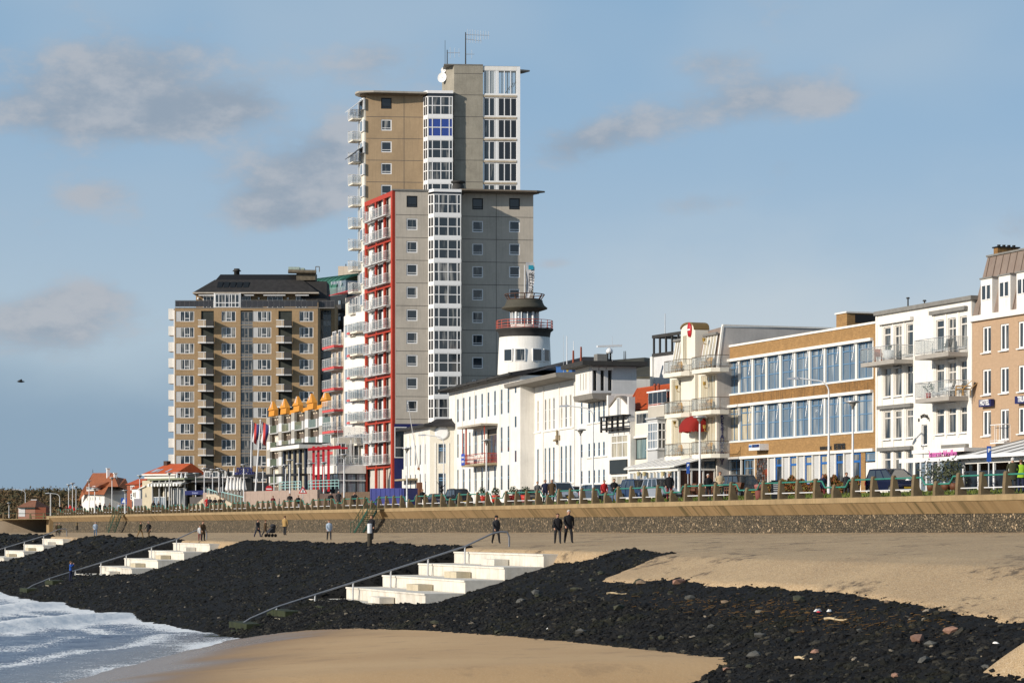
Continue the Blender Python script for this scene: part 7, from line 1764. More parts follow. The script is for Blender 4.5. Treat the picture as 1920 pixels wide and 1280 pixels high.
stp = fb_('stone_stairway', 'broad pale stairway with pale teal handrails below the umbrellas', 'stairs', 386, 14.9, 500, 15.8, g=1.9)
zt_ = stp.Z(400, 926); zb_ = stp.Z(480, 945)
for k in range(12):
    x0 = stp.X(388)+k*.62; m = MB(); m.box(x0, x0+(3.4 if k < 11 else 1.5), -.10-.03*k, 3, zb_-.5, zt_-(zt_-zb_)*k/12); m.build('step', M('pale stair stone', (.52, .44, .33), .8, .12, 2), stp.root)
for k in range(8):
    x0 = stp.X(375)-.55*(k+1); stp.box('side_step', M('pale stair stone', (.52, .44, .33)), x0, x0+.54, zb_-1, stp.Z(376, 932)-(k+1)*.16, .45, 1.0)
stp.box('pier', GRANITE, stp.X(375), stp.X(388), zb_-1, stp.Z(380, 923), .4, 3)
stp.box('left_wall', M('dark retaining brick', (.09, .08, .075)), stp.X(342), stp.X(375), zb_-1, stp.Z(350, 931), 1.0, 3)
m = MB()
for (xa, ya, xb, yb) in ((389, 916, 407, 922), (416, 922, 493, 940)):
    n = 4 if xb-xa < 30 else 13
    p = [stp.q(xa+(xb-xa)*i/n, ya+(yb-ya)*i/n, 0) for i in range(n+1)]
    for x, z in p: m.cyl((x, 0, z-.95), (x, 0, z), .04, .04, 5)
    m.cyl((p[0][0], 0, p[0][1]), (p[-1][0], 0, p[-1][1]), .06, .06, 6)
m.build('handrail', TEAL, stp.root)
# grey restaurant with sloping roof
gr = fb_('grey_restaurant', 'low grey restaurant with sloping dark roof and awning below the brown block', 'restaurant building', 345, 13.3, 455, 13.5)
zr0, zr1, zt_ = gr.Z(400, 904), gr.Z(400, 901), gr.Z(400, 885)
gr.box('ground_wall', M('grey brown wall', (.16, .14, .12)), 0, gr.len, 0, zr0, 0, 6)
m = MB(); m.hull8([(-.2, -1.6, zr0), (gr.len, -1.6, zr0), (gr.len, 2, zr0), (-.2, 2, zr0)], [(-.2, -1.5, zr0+.25), (gr.len, -1.5, zr0+.25), (gr.len, 2, zr0+.6), (-.2, 2, zr0+.6)]); m.build('flat_roof', DARK, gr.root)
m = MB(); m.hull8([(gr.X(352), 1, zr1+.35), (gr.X(455), 1, zr1+.35), (gr.X(455), 6, zr1+.35), (gr.X(352), 6, zr1+.35)], [(gr.X(372), 2.5, zt_), (gr.X(452), 2.5, zt_), (gr.X(452), 5, zt_), (gr.X(372), 5, zt_)]); m.build('attic', M('grey attic sheet', (.24, .21, .19), .7, .1, 1), gr.root)
for px in (374, 389, 404, 418): window(gr, gr.X(px), gr.X(px)+.95, zr1+.5, zr1+1.35, (1,), (1,), PAINT, GLASS, 1.25, .07, .05)
for px in (352, 366, 392, 410, 428): gr.box('shop_post', PALEP, gr.X(px), gr.X(px)+.12, 0, zr0, -.1, .0)
for k, px in enumerate((354, 369, 380, 394, 412)): window(gr, gr.X(px), gr.X(px)+.85, .4, zr0-.3, (1,), (1,), DARK, GLASSK if k % 2 else GLASS, -.05, .06, .05, name='shop_window')
m = MB(); m.hull8([(gr.X(351), -3.2, gr.Z(352, 906)), (gr.X(366), -3.2, gr.Z(366, 908)), (gr.X(368), -.1, gr.Z(366, 903)), (gr.X(350), -.1, gr.Z(352, 901))], [(gr.X(351), -3.2, gr.Z(352, 905)), (gr.X(366), -3.2, gr.Z(366, 907)), (gr.X(368), -.1, gr.Z(366, 902)), (gr.X(350), -.1, gr.Z(352, 900))]); m.build('awning', CANVAS, gr.root)
# blue letters on dark canopy
cn = fb_('letter_canopy', 'dark flat canopy carrying big dark blue letters behind the umbrellas', 'canopy', 441, 14.4, 560, 14.8, g=1.9)
zc = cn.Z(480, 893); cn.box('canopy_slab', BLACK, 0, cn.len, zc, zc+.28, -.3, 1.5)
for px in (448, 470, 500, 535): cn.box('canopy_post', BLACK, cn.X(px), cn.X(px)+.2, .3, zc, 0, .2)
text('DEASON', 1.15, NAVY, cn.root, (cn.X(462.5), -.35, zc+.42), ext=.06, bold=.03, sx=.66, spacing=1.1); cn.box('blue_board', NAVY, cn.X(443), cn.X(479), zc+.30, zc+.62, -.3, -.1)
text('lounge bar', .28, PAINT, cn.root, (cn.X(462), -.33, zc+.36), ext=.01)
bs = Bld('blue_sign_board', 'dark blue sign board with pale script left of the stairway', 'sign', pt(346.5, 14.3), pt(382, 14.5), g=(985-927.5)/14.3)
bs.box('board', NAVY, 0, bs.len, 0, .55, 0, .12); text('De Boulevard', .34, M('pale blue print', (.4, .45, .7)), bs.root, (bs.len*.55, -.01, .14), ext=.008, sx=.9)
m = MB(); m.box(.1, .2, .02, .1, -1.5, -.003); m.box(bs.len-.2, bs.len-.1, .02, .1, -1.5, -.003); m.build('sign_legs', DARK, bs.root)
def parasol(px, yt, yb, s, mt, lab, w_=.42, open_=0, group='folded umbrellas on the restaurant terrace'):
    X, D = pt(px, s); zb = (HY-yb)/s; h = (HY-yt)/s-zb; r = empty('folded_umbrella', (X, D, zb)); tag(r, lab, 'umbrella', group)
    m = MB(); m.cyl((0, 0, -.8), (0, 0, h), .04, .04, 6); part(m, 'pole', POLE, r)
    m = MB(); n = 12; prof = [(.03, h), (w_*.35, h*.8), (w_*.7, h*.35), (w_, h*.08), (w_*.8, 0)]
    vs_ = []
    for i, (rr, z) in enumerate(prof):
        for k in range(n): q_ = rr*(1 if k % 2 else .72); vs_.append((q_*math.cos(2*PI*k/n), q_*math.sin(2*PI*k/n), z))
    m.add(vs_, [(i*n+k, i*n+(k+1) % n, (i+1)*n+(k+1) % n, (i+1)*n+k) for i in range(len(prof)-1) for k in range(n)]); part(m, 'canopy', mt, r); return r
for i, (px, yt) in enumerate([(427, 891), (433.5, 891.5), (440, 893), (446, 894), (451, 894), (457.5, 895)]):
    parasol(px, yt, 919, 14.9, CANVAS, ['white folded umbrella at the left of the umbrella row', 'white folded umbrella second from the left in the row', 'white folded umbrella third in the row', 'white folded umbrella fourth in the row', 'white folded umbrella fifth in the row', 'white folded umbrella at the right behind the lamp post'][i], .40)
parasol(428, 877, 892, 14.2, BLACK, 'small black folded umbrella above the white ones', .32); parasol(439, 875, 891, 14.2, PAINT, 'slim white and black umbrella rising above the row', .2)
parasol(414, 879, 912, 14.4, BLACK, 'tall black folded umbrella left of the white row', .24)
# flags
def flagpole(px0, yt, px1, yb, s, lab, flab, cloth):
    X, D = pt(px1, s); zb = (HY-yb)/s; o = empty('flagpole', (X, D, zb)); tag(o, lab, 'flagpole'); tx = (px0-px1)/s; tz = (HY-yt)/s-zb
    m = MB(); m.cyl((0, 0, 0), (tx, 0, tz), .12, .07, 8); m.ball((tx, 0, tz), .13); part(m, 'pole', POLE, o)
    f = empty('flag', (X+tx, D, zb+tz-.1)); tag(f, flab, 'flag'); m = MB(); vs_ = []; n = 8
    for i in range(n+1):
        for j in range(5): u = j/4; t = i/n; vs_.append((.1+.95*u*(1-.35*t)+.1*math.sin(t*5), .18*math.sin(u*5+t*3), -2.6*t-.5*u))
    m.add(vs_, [(i*5+j, i*5+j+1, i*5+j+6, i*5+j+5) for i in range(n) for j in range(4)], 0, True); part(m, 'cloth', cloth, f)
def stripes():
    m, N, L, b = nodes_mat('striped flag cloth'); tc = N.new('ShaderNodeTexCoord').outputs['Generated']; q = NB(N, L); sp = N.new('ShaderNodeSeparateXYZ'); L.new(tc, sp.inputs[0])
    L.new(q.mix(q.rng(sp.outputs[0], .55, .6), q.mix(q.rng(sp.outputs[0], .25, .3), (.6, .6, .6, 1), (.5, .04, .03, 1)), (.03, .03, .12, 1)), b.inputs['Base Color']); b.inputs['Roughness'].default_value = .8; return m
SF = stripes()
flagpole(472, 789, 470.5, 885, 14.0, 'tall thin white flagpole before the brown block', 'small red and white flag hanging by the left pole', SF)
flagpole(488.5, 788, 479, 921, 15.0, 'white flagpole leaning right in front of the orange gabled building', 'red white and blue flag on the leaning pole', SF)
# road signs
def round_post_sign(px, yt, yb, s, lab, kind):
    X, D = pt(px, s); zb = (HY-yb)/s; h = (HY-yt)/s-zb; o = empty('road_sign', (X, D, zb)); tag(o, lab, 'road sign'); m = MB(); m.cyl((0, 0, -1.0), (0, 0, h-.1), .04, .04, 6); part(m, 'post', STEEL, o)
    m = MB()
    if kind == 'noentry':
        m.cyl((0, -.08, h-.4), (0, -.04, h-.4), .42, .42, 20); m.box(-.32, .32, -.10, -.081, h-.47, h-.33, 1); part(m, 'sign_plate', [CRIM, PAINT], o)
    elif kind == 'tri':
        m.prism([(-.48, h-.8), (.48, h-.8), (0, h)], -.08, -.04, 'y'); m.prism([(-.3, h-.70), (.3, h-.70), (0, h-.22)], -.10, -.081, 'y', 1); m.box(-.05, .05, -.12, -.101, h-.66, h-.40, 2); part(m, 'sign_plate', [CRIM, PAINT, BLACK], o)
    elif kind == 'blue':
        m.box(-.12, .12, -.08, -.04, h-.85, h); part(m, 'sign_plate', M('road sign blue', (.03, .10, .40), .4), o); text('P', .26, PAINT, o, (0, -.09, h-.32), ext=.006, bold=.015)
    elif kind == 'bluesq':
        m.box(-.45, .45, -.08, -.04, h-.9, h); m.prism([(-.35, h-.75), (.35, h-.75), (0, h-.12)], -.10, -.081, 'y', 1); part(m, 'sign_plate', [M('road sign blue', (.03, .10, .40)), PAINT], o)
round_post_sign(504.5, 910, 935, 15.6, 'red no entry sign before the granite wall', 'noentry'); round_post_sign(568, 911, 940, 17.0, 'red bordered warning triangle in front of the granite wall', 'tri')
round_post_sign(1290, 866, 930, 25.3, 'narrow blue parking sign in front of the cafe', 'blue'); round_post_sign(1854, 836, 905, 34.6, 'narrow blue parking sign in front of the brick hotel', 'blue')
round_post_sign(232.5, 933, 955, 12.2, 'blue square crossing sign by the villa', 'bluesq')
bv = Bld('blue_hoarding', 'dark blue container under the red framed tower', 'container', pt(694, 17.8), pt(757, 18.0), g=2.1)
bv.box('body', M('container blue', (.03, .04, .20), .5, .12, 1, .1), 0, bv.len, 0, bv.Z(720, 915), 0, 2.2); 
for i in range(7): bv.box('rib', M('container blue', (.03, .04, .20)), bv.len*(i+.2)/7.2, bv.len*(i+.2)/7.2+.06, .1, bv.Z(720, 916), -.04, -.003)
ho = fb_('brown_hoarding', 'low brown timber hoarding beside the blue container', 'hoarding', 640, 17.2, 697, 17.6)
for i in range(14): ho.box('board', M('brown board', (.15, .10, .065), .8, .2, 4), ho.len*i/14+.01, ho.len*(i+1)/14-.01, 0, ho.Z(660, 922), 0, .06)
# pavilion with scalloped awning
pv = fb_('seaside_pavilion', 'greenish grey pavilion with scalloped awning and open glazed front', 'pavilion', 269, 13.05, 351, 13.4)
zt_ = pv.Z(290, 897); za = pv.Z(300, 907)
pv.box('roof_slab', M('mossy roof edge', (.20, .22, .14), .8), pv.X(283), pv.len+.2, zt_-.25, zt_, -.6, 5)
pv.box('side_wall', M('greenish beige cladding', (.50, .44, .32), .8, .08), .0, pv.X(288), 0, zt_-.25, -.2, 4)
for px in (288, 301, 313, 324, 336, 348): pv.box('post', PALEP, pv.X(px), pv.X(px)+.16, 0, zt_-.26, -.3, -.1)
pv.box('clerestory', BLACK, pv.X(288), pv.len, za+.1, zt_-.3, .0, .2)
n = 22; m = MB(); x0, x1 = pv.X(288), pv.len+.3
for i in range(n):
    a, b2 = x0+(x1-x0)*i/n, x0+(x1-x0)*(i+1)/n; m.add([(a, -1.0, za), (b2, -1.0, za), (b2, -1.0, za-.28), ((a+b2)/2, -1.0, za-.42), (a, -1.0, za-.28)], [(0, 1, 2, 3, 4)], i % 2); m.add([(a, -.2, za+.25), (b2, -.2, za+.25), (b2, -1.0, za), (a, -1.0, za)], [(0, 1, 2, 3)], i % 2)
m.build('scalloped_awning', [CANVAS, M('grey stripe cloth', (.12, .13, .11))], pv.root)
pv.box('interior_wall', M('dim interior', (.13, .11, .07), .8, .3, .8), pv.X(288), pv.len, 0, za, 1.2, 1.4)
window(pv, pv.X(290), pv.X(312), .3, 1.9, (1, 1, 1, 1, 1, 1), (1,), PAINT, GLASSB, -.1, .05, .05, name='wind_screen'); window(pv, pv.X(322), pv.X(346), .2, za-.6, (1, 1), (1,), PAINT, GLASS, .3, .12, .12)
for px in (297, 305): pv.box('interior_post', CREAM, pv.X(px), pv.X(px)+.25, 1.9, za, .8, 1.0)
m = MB(); m.hull8([(-.8, -.5, zt_-1.5), (1.2, -.5, zt_-1.1), (1.2, 1, zt_-1.0), (-.8, 1, zt_-1.4)], [(-.8, -.5, zt_-1.4), (1.2, -.5, zt_-.95), (1.2, 1, zt_-.85), (-.8, 1, zt_-1.3)]); m.build('side_awning', CANVAS, pv.root)
m = MB(); m.prism([(.75, 1.9), (1.35, 1.9), (1.05, 2.5)], -.24, -.202, 'y'); m.build('triangle_mark', GUTTER, pv.root)
for i, px in enumerate((332, 340, 348)):
    parasol(px, 885, 897, 12.6, PAINT, ['small white folded umbrella on the pavilion roof, left', 'small white folded umbrella on the pavilion roof, middle', 'small white folded umbrella on the pavilion roof, right'][i], .25, group='umbrellas on the pavilion roof')
gbd = fb_('dark_terrace_block', 'dark upper terrace block behind the pavilion roof', 'building', 328, 12.4, 372, 12.4)
gbd.box('wall', DARK, 0, gbd.len, 0, gbd.Z(340, 893), 0, 5); gbd.box('top_rail', PAINT, -.3, gbd.len*.55, gbd.Z(340, 886), gbd.Z(340, 885), -.2, -.1); m = MB(); m.hull8([(0, 0, gbd.Z(340, 893)), (gbd.len, 0, gbd.Z(340, 893)), (gbd.len, 4, gbd.Z(340, 893)), (0, 4, gbd.Z(340, 893))], [(1.6, 1, gbd.Z(340, 885)), (gbd.len, 1, gbd.Z(340, 885)), (gbd.len, 4, gbd.Z(340, 885)), (1.6, 4, gbd.Z(340, 885))]); m.build('roof', DARK, gbd.root)
# house with bright red roof
rh = fb_('red_roof_house', 'white house with bright orange red roof and four skylights', 'house', 269, 11.2, 332, 11.3)
ze = rh.Z(290, 891); zr = rh.Z(290, 868.5); rh.box('wall', WHITE, .2, rh.len, 0, ze, 0, 7); rh.box('eaves', WHITE, -.1, rh.len, ze, ze+.25, -.4, .2)
m = MB(); m.hull8([(0, -.4, ze+.25), (rh.len, -.4, ze+.25), (rh.len, 8, ze+.25), (0, 8, ze+.25)], [(rh.X(288), 3.6, zr), (rh.len, 3.6, zr), (rh.len, 4, zr), (rh.X(288), 4, zr)]); o = rh_roof = m.build('roof', M('bright red tile', (.52, .10, .03), .7, .12, 2, bump=.02), rh.root)
def roof_light(b, px, t, w_=.45):
    x = b.X(px); z = ze+.25+(zr-ze-.25)*t; y = -.4+4*t; m = MB(); k = 4/(zr-ze-.25); m.hull8([(x, y-.12, z), (x+w_, y-.12, z), (x+w_, y, z), (x, y, z)], [(x+.35, y-.12+.55*k, z+.55), (x+w_+.35, y-.12+.55*k, z+.55), (x+w_+.35, y+.55*k, z+.55), (x+.35, y+.55*k, z+.55)]); part(m, 'skylight', M('bright skylight', (.4, .45, .5), .1), rh_roof)
for px in (280, 284, 290, 306.5): roof_light(rh, px, .18)
rh.box('chimney', M('dark brick chimney', (.07, .04, .03)), rh.X(285), rh.X(291.5), zr-.8, rh.Z(290, 863), 3, 4)
# brick house
bh = fb_('brick_house', 'small red brick house with white windows beside the villa', 'house', 238, 12.1, 262, 12.2)
ze = bh.Z(245, 908); zr = bh.Z(245, 897); hl = [(bh.X(244.5), bh.X(252), bh.Z(246, 918), bh.Z(246, 910)), (bh.X(244.5), bh.X(252), bh.Z(246, 936), bh.Z(246, 925))]
bh.wall(RBRICK, 0, bh.len, 0, ze, hl, 6, .1, roofmat=DARK)
for h in hl: window(bh, *h, (1, 1), (1, 1), PAINT, GLASS, .05, .09, .08)
bh.box('white_extension', WHITE, bh.X(254), bh.X(270), 0, bh.Z(260, 916), -.6, -.003); window(bh, bh.X(257), bh.X(261), bh.Z(258, 932), bh.Z(258, 922), (1,), (1,), PAINT, GLASSC, -.68, .08, .05)
m = MB(); m.hull8([(-.3, -.3, ze), (bh.len+.2, -.3, ze), (bh.len+.2, 6, ze), (-.3, 6, ze)], [(.9, 1.5, zr), (bh.len+.2, 1.5, zr), (bh.len+.2, 2.5, zr), (.9, 2.5, zr)]); m.build('roof', TILE, bh.root)
m = MB(); m.hull8([(bh.X(254)-.2, -.9, bh.Z(258, 916)), (bh.X(270)+.2, -.9, bh.Z(258, 916)), (bh.X(270)+.2, 1, bh.Z(258, 916)), (bh.X(254)-.2, 1, bh.Z(258, 916))], [(bh.X(259), .2, bh.Z(258, 908)), (bh.X(270), .2, bh.Z(258, 908)), (bh.X(270), 1, bh.Z(258, 908)), (bh.X(259), 1, bh.Z(258, 908))]); m.build('low_roof', TILE, bh.root)
# villa with great brown roof
v = fb_('brown_roofed_villa', 'white villa with large steep brown roof and white chimney', 'house', 152, 11.2, 196, 11.6, g=1.6)
zr = v.Z(180, 886.5); ze = v.Z(170, 927); L_ = v.len; hl = [(v.X(a), v.X(a)+.5, v.Z(165, 938.5), v.Z(165, 931)) for a in (163, 169.5, 173.5, 178.5, 186)]
v.wall(WHITE, .4, L_, 0, ze, hl, 9, .1, roofmat=DARK)
for h in hl: window(v, *h, (1,), (1,), PAINT, GLASS, .05, .06, .05)
SD = 8.5
def vp(px, py, y): x, z = v.q(px, py, -y); return (x, y, z)
m = MB()   # steep main roof with flared left foot, ridge, and lower hips to the right
p_ = [vp(147, 940, -.7), vp(153.5, 919, -.6), vp(158, 926, -.7), vp(195, 927, -.7), vp(203, 912, .3), vp(212, 886, 3.4), vp(174, 886.5, 3.4), vp(165, 925, 8), vp(246, 921, 7), vp(236, 897, 5), vp(224, 897, 4.5), vp(218, 900, 2.0), vp(222, 912, .5)]
m.add(p_, [(0, 1, 2), (1, 6, 2), (2, 6, 3), (3, 6, 5), (3, 5, 4), (4, 5, 12), (12, 5, 11), (11, 5, 10), (12, 11, 10), (12, 10, 9), (12, 9, 8), (1, 7, 6), (6, 7, 8, 9), (6, 9, 10, 5)]); m.build('roof', OLDTILE, v.root)
vs2 = Bld('x', None, None, (v.A.x+v.d.x*L_+.0, v.A.y+v.d.y*L_), (v.A.x+v.d.x*L_+3.7, v.A.y+v.d.y*L_+2.2), g=1.6); reparent(vs2.root, v.root); vs2.root.name = 'gable_end'
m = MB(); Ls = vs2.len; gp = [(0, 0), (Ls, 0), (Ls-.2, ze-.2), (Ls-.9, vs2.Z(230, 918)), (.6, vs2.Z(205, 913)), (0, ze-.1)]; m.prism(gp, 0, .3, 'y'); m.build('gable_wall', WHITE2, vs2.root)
for (a, c, yb, yt, n_) in ((207, 225, 918.5, 911, 5), (203.5, 216.5, 938.5, 930.5, 3)): window(vs2, vs2.X(a), vs2.X(c), vs2.Z(a, yb), vs2.Z(a, yt), (1,)*n_, (1,), DARK, GLASS, -.03, .06, .07)
m = MB(); x_, z_ = vs2.q(230.5, 933); m.lathe([(1e-4, 0), (.42, 0), (.42, .06)], 16)
for i, p in enumerate(m.v): m.v[i] = (p[0], -p[2], p[1])
m.build('round_window', DARK, vs2.root, (x_, -.01, z_))
m = MB(); zc_ = v.Z(175, 911); m.box(v.X(168), v.X(184), -.5, 1.2, v.Z(170, 920), zc_); o = m.build('dormer', PAINT, v.root); window(v, v.X(168.5), v.X(183), v.Z(170, 918.5), zc_-.1, (1, 1, 1, 1, 1), (1,), PAINT, GLASS, -.52, .08, .08)
m = MB(); m.hull8([(v.X(166.5), -.8, zc_), (v.X(189), -.8, zc_-.3), (v.X(189), 1.5, zc_-.3), (v.X(166.5), 1.5, zc_)], [(v.X(172), 1.2, v.Z(178, 905)), (v.X(189), 1.2, v.Z(185, 903)), (v.X(189), 1.7, v.Z(185, 903)), (v.X(172), 1.7, v.Z(178, 905))]); part(m, 'dormer_roof', OLDTILE, o)
for (a, c, yb, yt) in ((199.5, 208.5, 892, 876), (213, 221, 896, 886)): v.box('chimney', PAINT, v.X(a, -2.4), v.X(a, -2.4)+.5, v.Z(205, yb)-.4, v.Z(205, yt), 2.4, 2.85); v.box('chimney_cap', PAINT, v.X(a, -2.4)-.1, v.X(a, -2.4)+.6, v.Z(205, yt)+.003, v.Z(205, yt)+.15, 2.3, 2.95)
m = MB(); m.cyl((v.X(174, -3.4), 3.4, v.Z(174, 886, -3.4)), (v.X(174, -3.4), 3.4, v.Z(174, 879, -3.4)), .06, .02, 5); m.build('finial', DARK, v.root)
# kiosk
kq = fb_('brick_kiosk', 'small brick kiosk with pyramid roof at the far left', 'kiosk', 33.5, 9.6, 66, 9.6, g=.9)
ze = kq.Z(50, 950.5); kq.box('wall', M('pale red brick', (.44, .23, .16), .8, .1, 1), 0, kq.len, 0, ze, 0, 4); kq.box('side_wall', RBRICK, kq.len+.002, kq.X(86), 0, ze, .02, 3.9); kq.box('shutter', PAINT, .15, kq.X(47), .9, ze-.15, -.05, -.003); kq.box('teal_band', TEAL, 0, kq.len, ze-.25, ze, -.02, -.003)
m = MB(); zt_ = kq.Z(60, 937); m.add([(-.25, -.6, ze), (kq.len+.1, -.6, ze), (kq.X(88), 4.3, ze), (-.2, 4.5, ze), (kq.X(55), 1.8, zt_), (kq.X(65), 1.8, zt_), (kq.X(65), 2.4, zt_), (kq.X(55), 2.4, zt_)], [(0, 1, 5, 4), (1, 2, 6, 5), (2, 3, 7, 6), (3, 0, 4, 7), (4, 5, 6, 7), (3, 2, 1, 0)]); m.build('roof', M('brown pink tile', (.27, .12, .07), .8, .15, 2), kq.root); kq.box('roof_cap', PAINT, kq.X(54.5), kq.X(65.5), zt_+.003, zt_+.15, 1.7, 2.5)
# dunes with scrub
def dune():
    X = np.linspace(-420, 40, 180); Yy = np.linspace(500, 900, 60); Xg, Yg = np.meshgrid(X, Yy, indexing='ij')
    ridge = 9.0*np.exp(-((Yg-690)/90)**2)*smooth((30-Xg+0*Yg)/120)+2.2*fbm(Xg*.02, Yg*.02, 4, 5)
    Z = ridge*(.9+.35*fbm(Xg*.013, Yg*0+2, 2, 8)); Z = np.where(Yg < 520, -.6, Z-.4)
    co = np.stack([Xg, Yg, Z], -1).reshape(-1, 3); nw = len(Yy); i = (np.arange(len(X)-1)[:, None]*nw+np.arange(nw-1)[None]).reshape(-1)
    return tag(put('dune_hills', fast_mesh('dune_hills', co, np.stack([i, i+nw, i+nw+1, i+1], -1), [M('scrub soil', (.09, .065, .03), .95, .3, .1)], True)), kind='structure'), (lambda x, y: float((9.0*math.exp(-((y-690)/90)**2)*min(1, max(0, (30-x)/120))+0)*.95-.4))
_, dz_ = dune()
def scrub():
    r_ = np.random.RandomState(3); n = 4200; x = r_.uniform(-150, -60, n); y = r_.uniform(540, 720, n)
    co = []; f = []; tone = []; base = 0
    for i in range(n):
        z = dz_(x[i], y[i]); rad = r_.uniform(.7, 2.0); h = rad*r_.uniform(.8, 1.5); m_ = 30
        d = r_.normal(size=(m_, 3)); d /= np.linalg.norm(d, axis=1)[:, None]; d[:, 2] = np.abs(d[:, 2])
        c = d*r_.uniform(.55, 1, (m_, 1))*np.array([rad, rad, h])+np.array([x[i], y[i], z])
        a = r_.normal(size=(m_, 3))*.17; b2 = r_.normal(size=(m_, 3))*.17
        co.append(np.stack([c-a, c+b2, c+a, c-b2], 1).reshape(-1, 3)); f.append((np.arange(m_*4)+base).reshape(-1, 4)); base += m_*4; tone += [r_.uniform()]*(m_*4)
    me = fast_mesh('dune_scrub', np.concatenate(co), np.concatenate(f), [SCM]); at = me.attributes.new('tone', 'FLOAT', 'POINT'); at.data.foreach_set('value', np.array(tone, np.float32))
    tag(put('dune_scrub', me), kind='stuff', label='brown and green scrub covering the dunes at far left')
def scm():
    m, N, L, b = nodes_mat('dune scrub leaves'); q = NB(N, L); at = N.new('ShaderNodeAttribute'); at.attribute_name = 'tone'; tc = N.new('ShaderNodeTexCoord').outputs['Object']
    c = q.mix(q.rng(at.outputs['Fac'], 0, 1), (.10, .055, .022, 1), (.16, .10, .04, 1)); c = q.mix(q.rng(q.noise(tc, .06, 3), .5, .62, 0, .7), c, (.05, .055, .025, 1)); L.new(c, b.inputs['Base Color']); b.inputs['Roughness'].default_value = .9; return m
SCM = scm(); scrub()
# ================================================================ lamps
def lamp_disc(h, tr):
    r = empty('street_lamp', (0, 0, 0)); m = MB(); m.cyl((0, 0, 0), (0, 0, 1.1), .10, .10, 8); m.cyl((0, 0, 1.1), (0, 0, h-.35), .075, .055, 8); part(m, 'pole', POLE, r)
    m = MB(); m.lathe([(.05, h-.55), (.07, h-.35), (.16, h-.28), (.2, h-.14)], 12); part(m, 'lamp_neck', GUTTER, r)
    m = MB(); m.lathe([(.2, h-.15), (.42, h-.10), (.45, h-.03), (.30, h), (1e-4, h+.02)], 16); part(m, 'lamp_head', STEEL, r); return r
def lamp_cobra(h, tr, arm=2.1):
    r = empty('street_lamp', (0, 0, 0)); m = MB(); m.cyl((0, 0, 0), (0, 0, 1.3), .12, .12, 8); m.cyl((0, 0, 1.3), (0, 0, h-.8), .09, .06, 8)
    pts = [(0, 0, h-.8)]+[(-.8+.8*math.cos(t), 0, h-.8+.75*math.sin(t)) for t in np.linspace(.2, 1.4, 5)]+[(-arm, 0, h+.12)]; m.tube(pts, .05, 7); part(m, 'pole', POLE, r)
    m = MB(); m.hull8([(-arm-.75, -.13, h+.02), (-arm+.05, -.15, h+.02), (-arm+.05, .15, h+.02), (-arm-.75, .13, h+.02)], [(-arm-.7, -.08, h+.14), (-arm, -.1, h+.2), (-arm, .1, h+.2), (-arm-.7, .08, h+.14)]); part(m, 'lamp_head', STEEL, r); return r
L0 = {}
def lamp(px, yt, kind, lab, ztop=None, group=None, s=None):
    zt_ = ztop or (7.35 if kind == 'disc' else 9.9); s = s or (HY-yt)/zt_; X, D = pt(px, s); g_ = 1.7; key = (kind, round(zt_, 1))
    if key not in L0: L0[key] = o = (lamp_disc if kind == 'disc' else lamp_cobra)(zt_-g_, 0)
    else: o = copy_tree(L0[key])
    o.location = (X, D, g_); tag(o, lab, 'street lamp', group or 'white street lamps along the promenade'); return o
for a in [(1599, 751, 'disc', 'disc topped white lamp before the right end of the ochre office'), (1554, 712, 'cobra', 'tall arched white lamp in front of the ochre brick office'), (1312, 780, 'disc', 'disc topped white lamp in front of the red dome awning'), (1088.5, 804, 'disc', 'disc topped white lamp before the white hall wing'), (1112, 763, 'cobra', 'tall arched white lamp before the lookout block'),
          (912, 823.5, 'disc', 'disc topped white lamp before the red balcony'), (832, 817, 'cobra', 'tall arched white lamp before the round window wing'), (763, 839, 'disc', 'disc topped white lamp at the left end of the low wing'), (645, 851, 'disc', 'disc topped white lamp before the dark shop front'), (543.5, 861, 'disc', 'disc topped white lamp before the columned pavilion'), (457, 870, 'disc', 'disc topped white lamp at the right of the white umbrellas'), (383, 877, 'disc', 'disc topped white lamp beside the stairway pier'), (317.5, 885.5, 'disc', 'disc topped white lamp before the pavilion roof'), (262, 890.5, 'disc', 'disc topped white lamp left of the pavilion'), (210, 894.5, 'disc', 'disc topped white lamp before the villa gable'), (167, 900, 'disc', 'disc topped white lamp before the villa dormer'),
          (136, 904.6, 'disc', 'middle and tallest of the three white lamps left of the villa'), (128.7, 907.6, 'disc', 'left of the three white lamps beside the villa'), (142.6, 911, 'disc', 'right of the three white lamps beside the villa')]: lamp(*a)
for i, (px, yt) in enumerate([(351, 887.6), (367, 886), (398.6, 879), (410.6, 877), (417.7, 881), (493, 875), (514, 873), (535.5, 870.5), (560, 868), (583, 867), (607, 866), (177.6, 914), (234.6, 918), (16.8, 942), (74, 945)]):
    lamp(px, yt, 'disc', ['small grey lamp right of the pavilion', 'small grey lamp before the grey restaurant eaves', 'small grey lamp left of the black umbrella', 'small grey lamp just left of the tall black umbrella', 'small grey lamp just right of the tall black umbrella', 'small lamp by the leaning flagpole', 'small lamp above the no entry sign', 'small lamp left of the dark blue columns', 'small lamp before the dark blue columns', 'small lamp left of the crimson posts', 'small lamp among the crimson posts', 'short lamp before the villa front wall', 'short lamp at the right of the villa', 'distant lamp left of the brick kiosk', 'distant lamp right of the brick kiosk'][i], ztop=7.35 if px > 340 else 5.0, s=None if px > 340 else (HY-yt)/5.0)
lamp(112, 925, 'cobra', 'far arched lamp left of the villa lamps', ztop=6.2); lamp(268/5.647, 918, 'cobra', 'thin distant arched lamp above the kiosk', ztop=7.4)
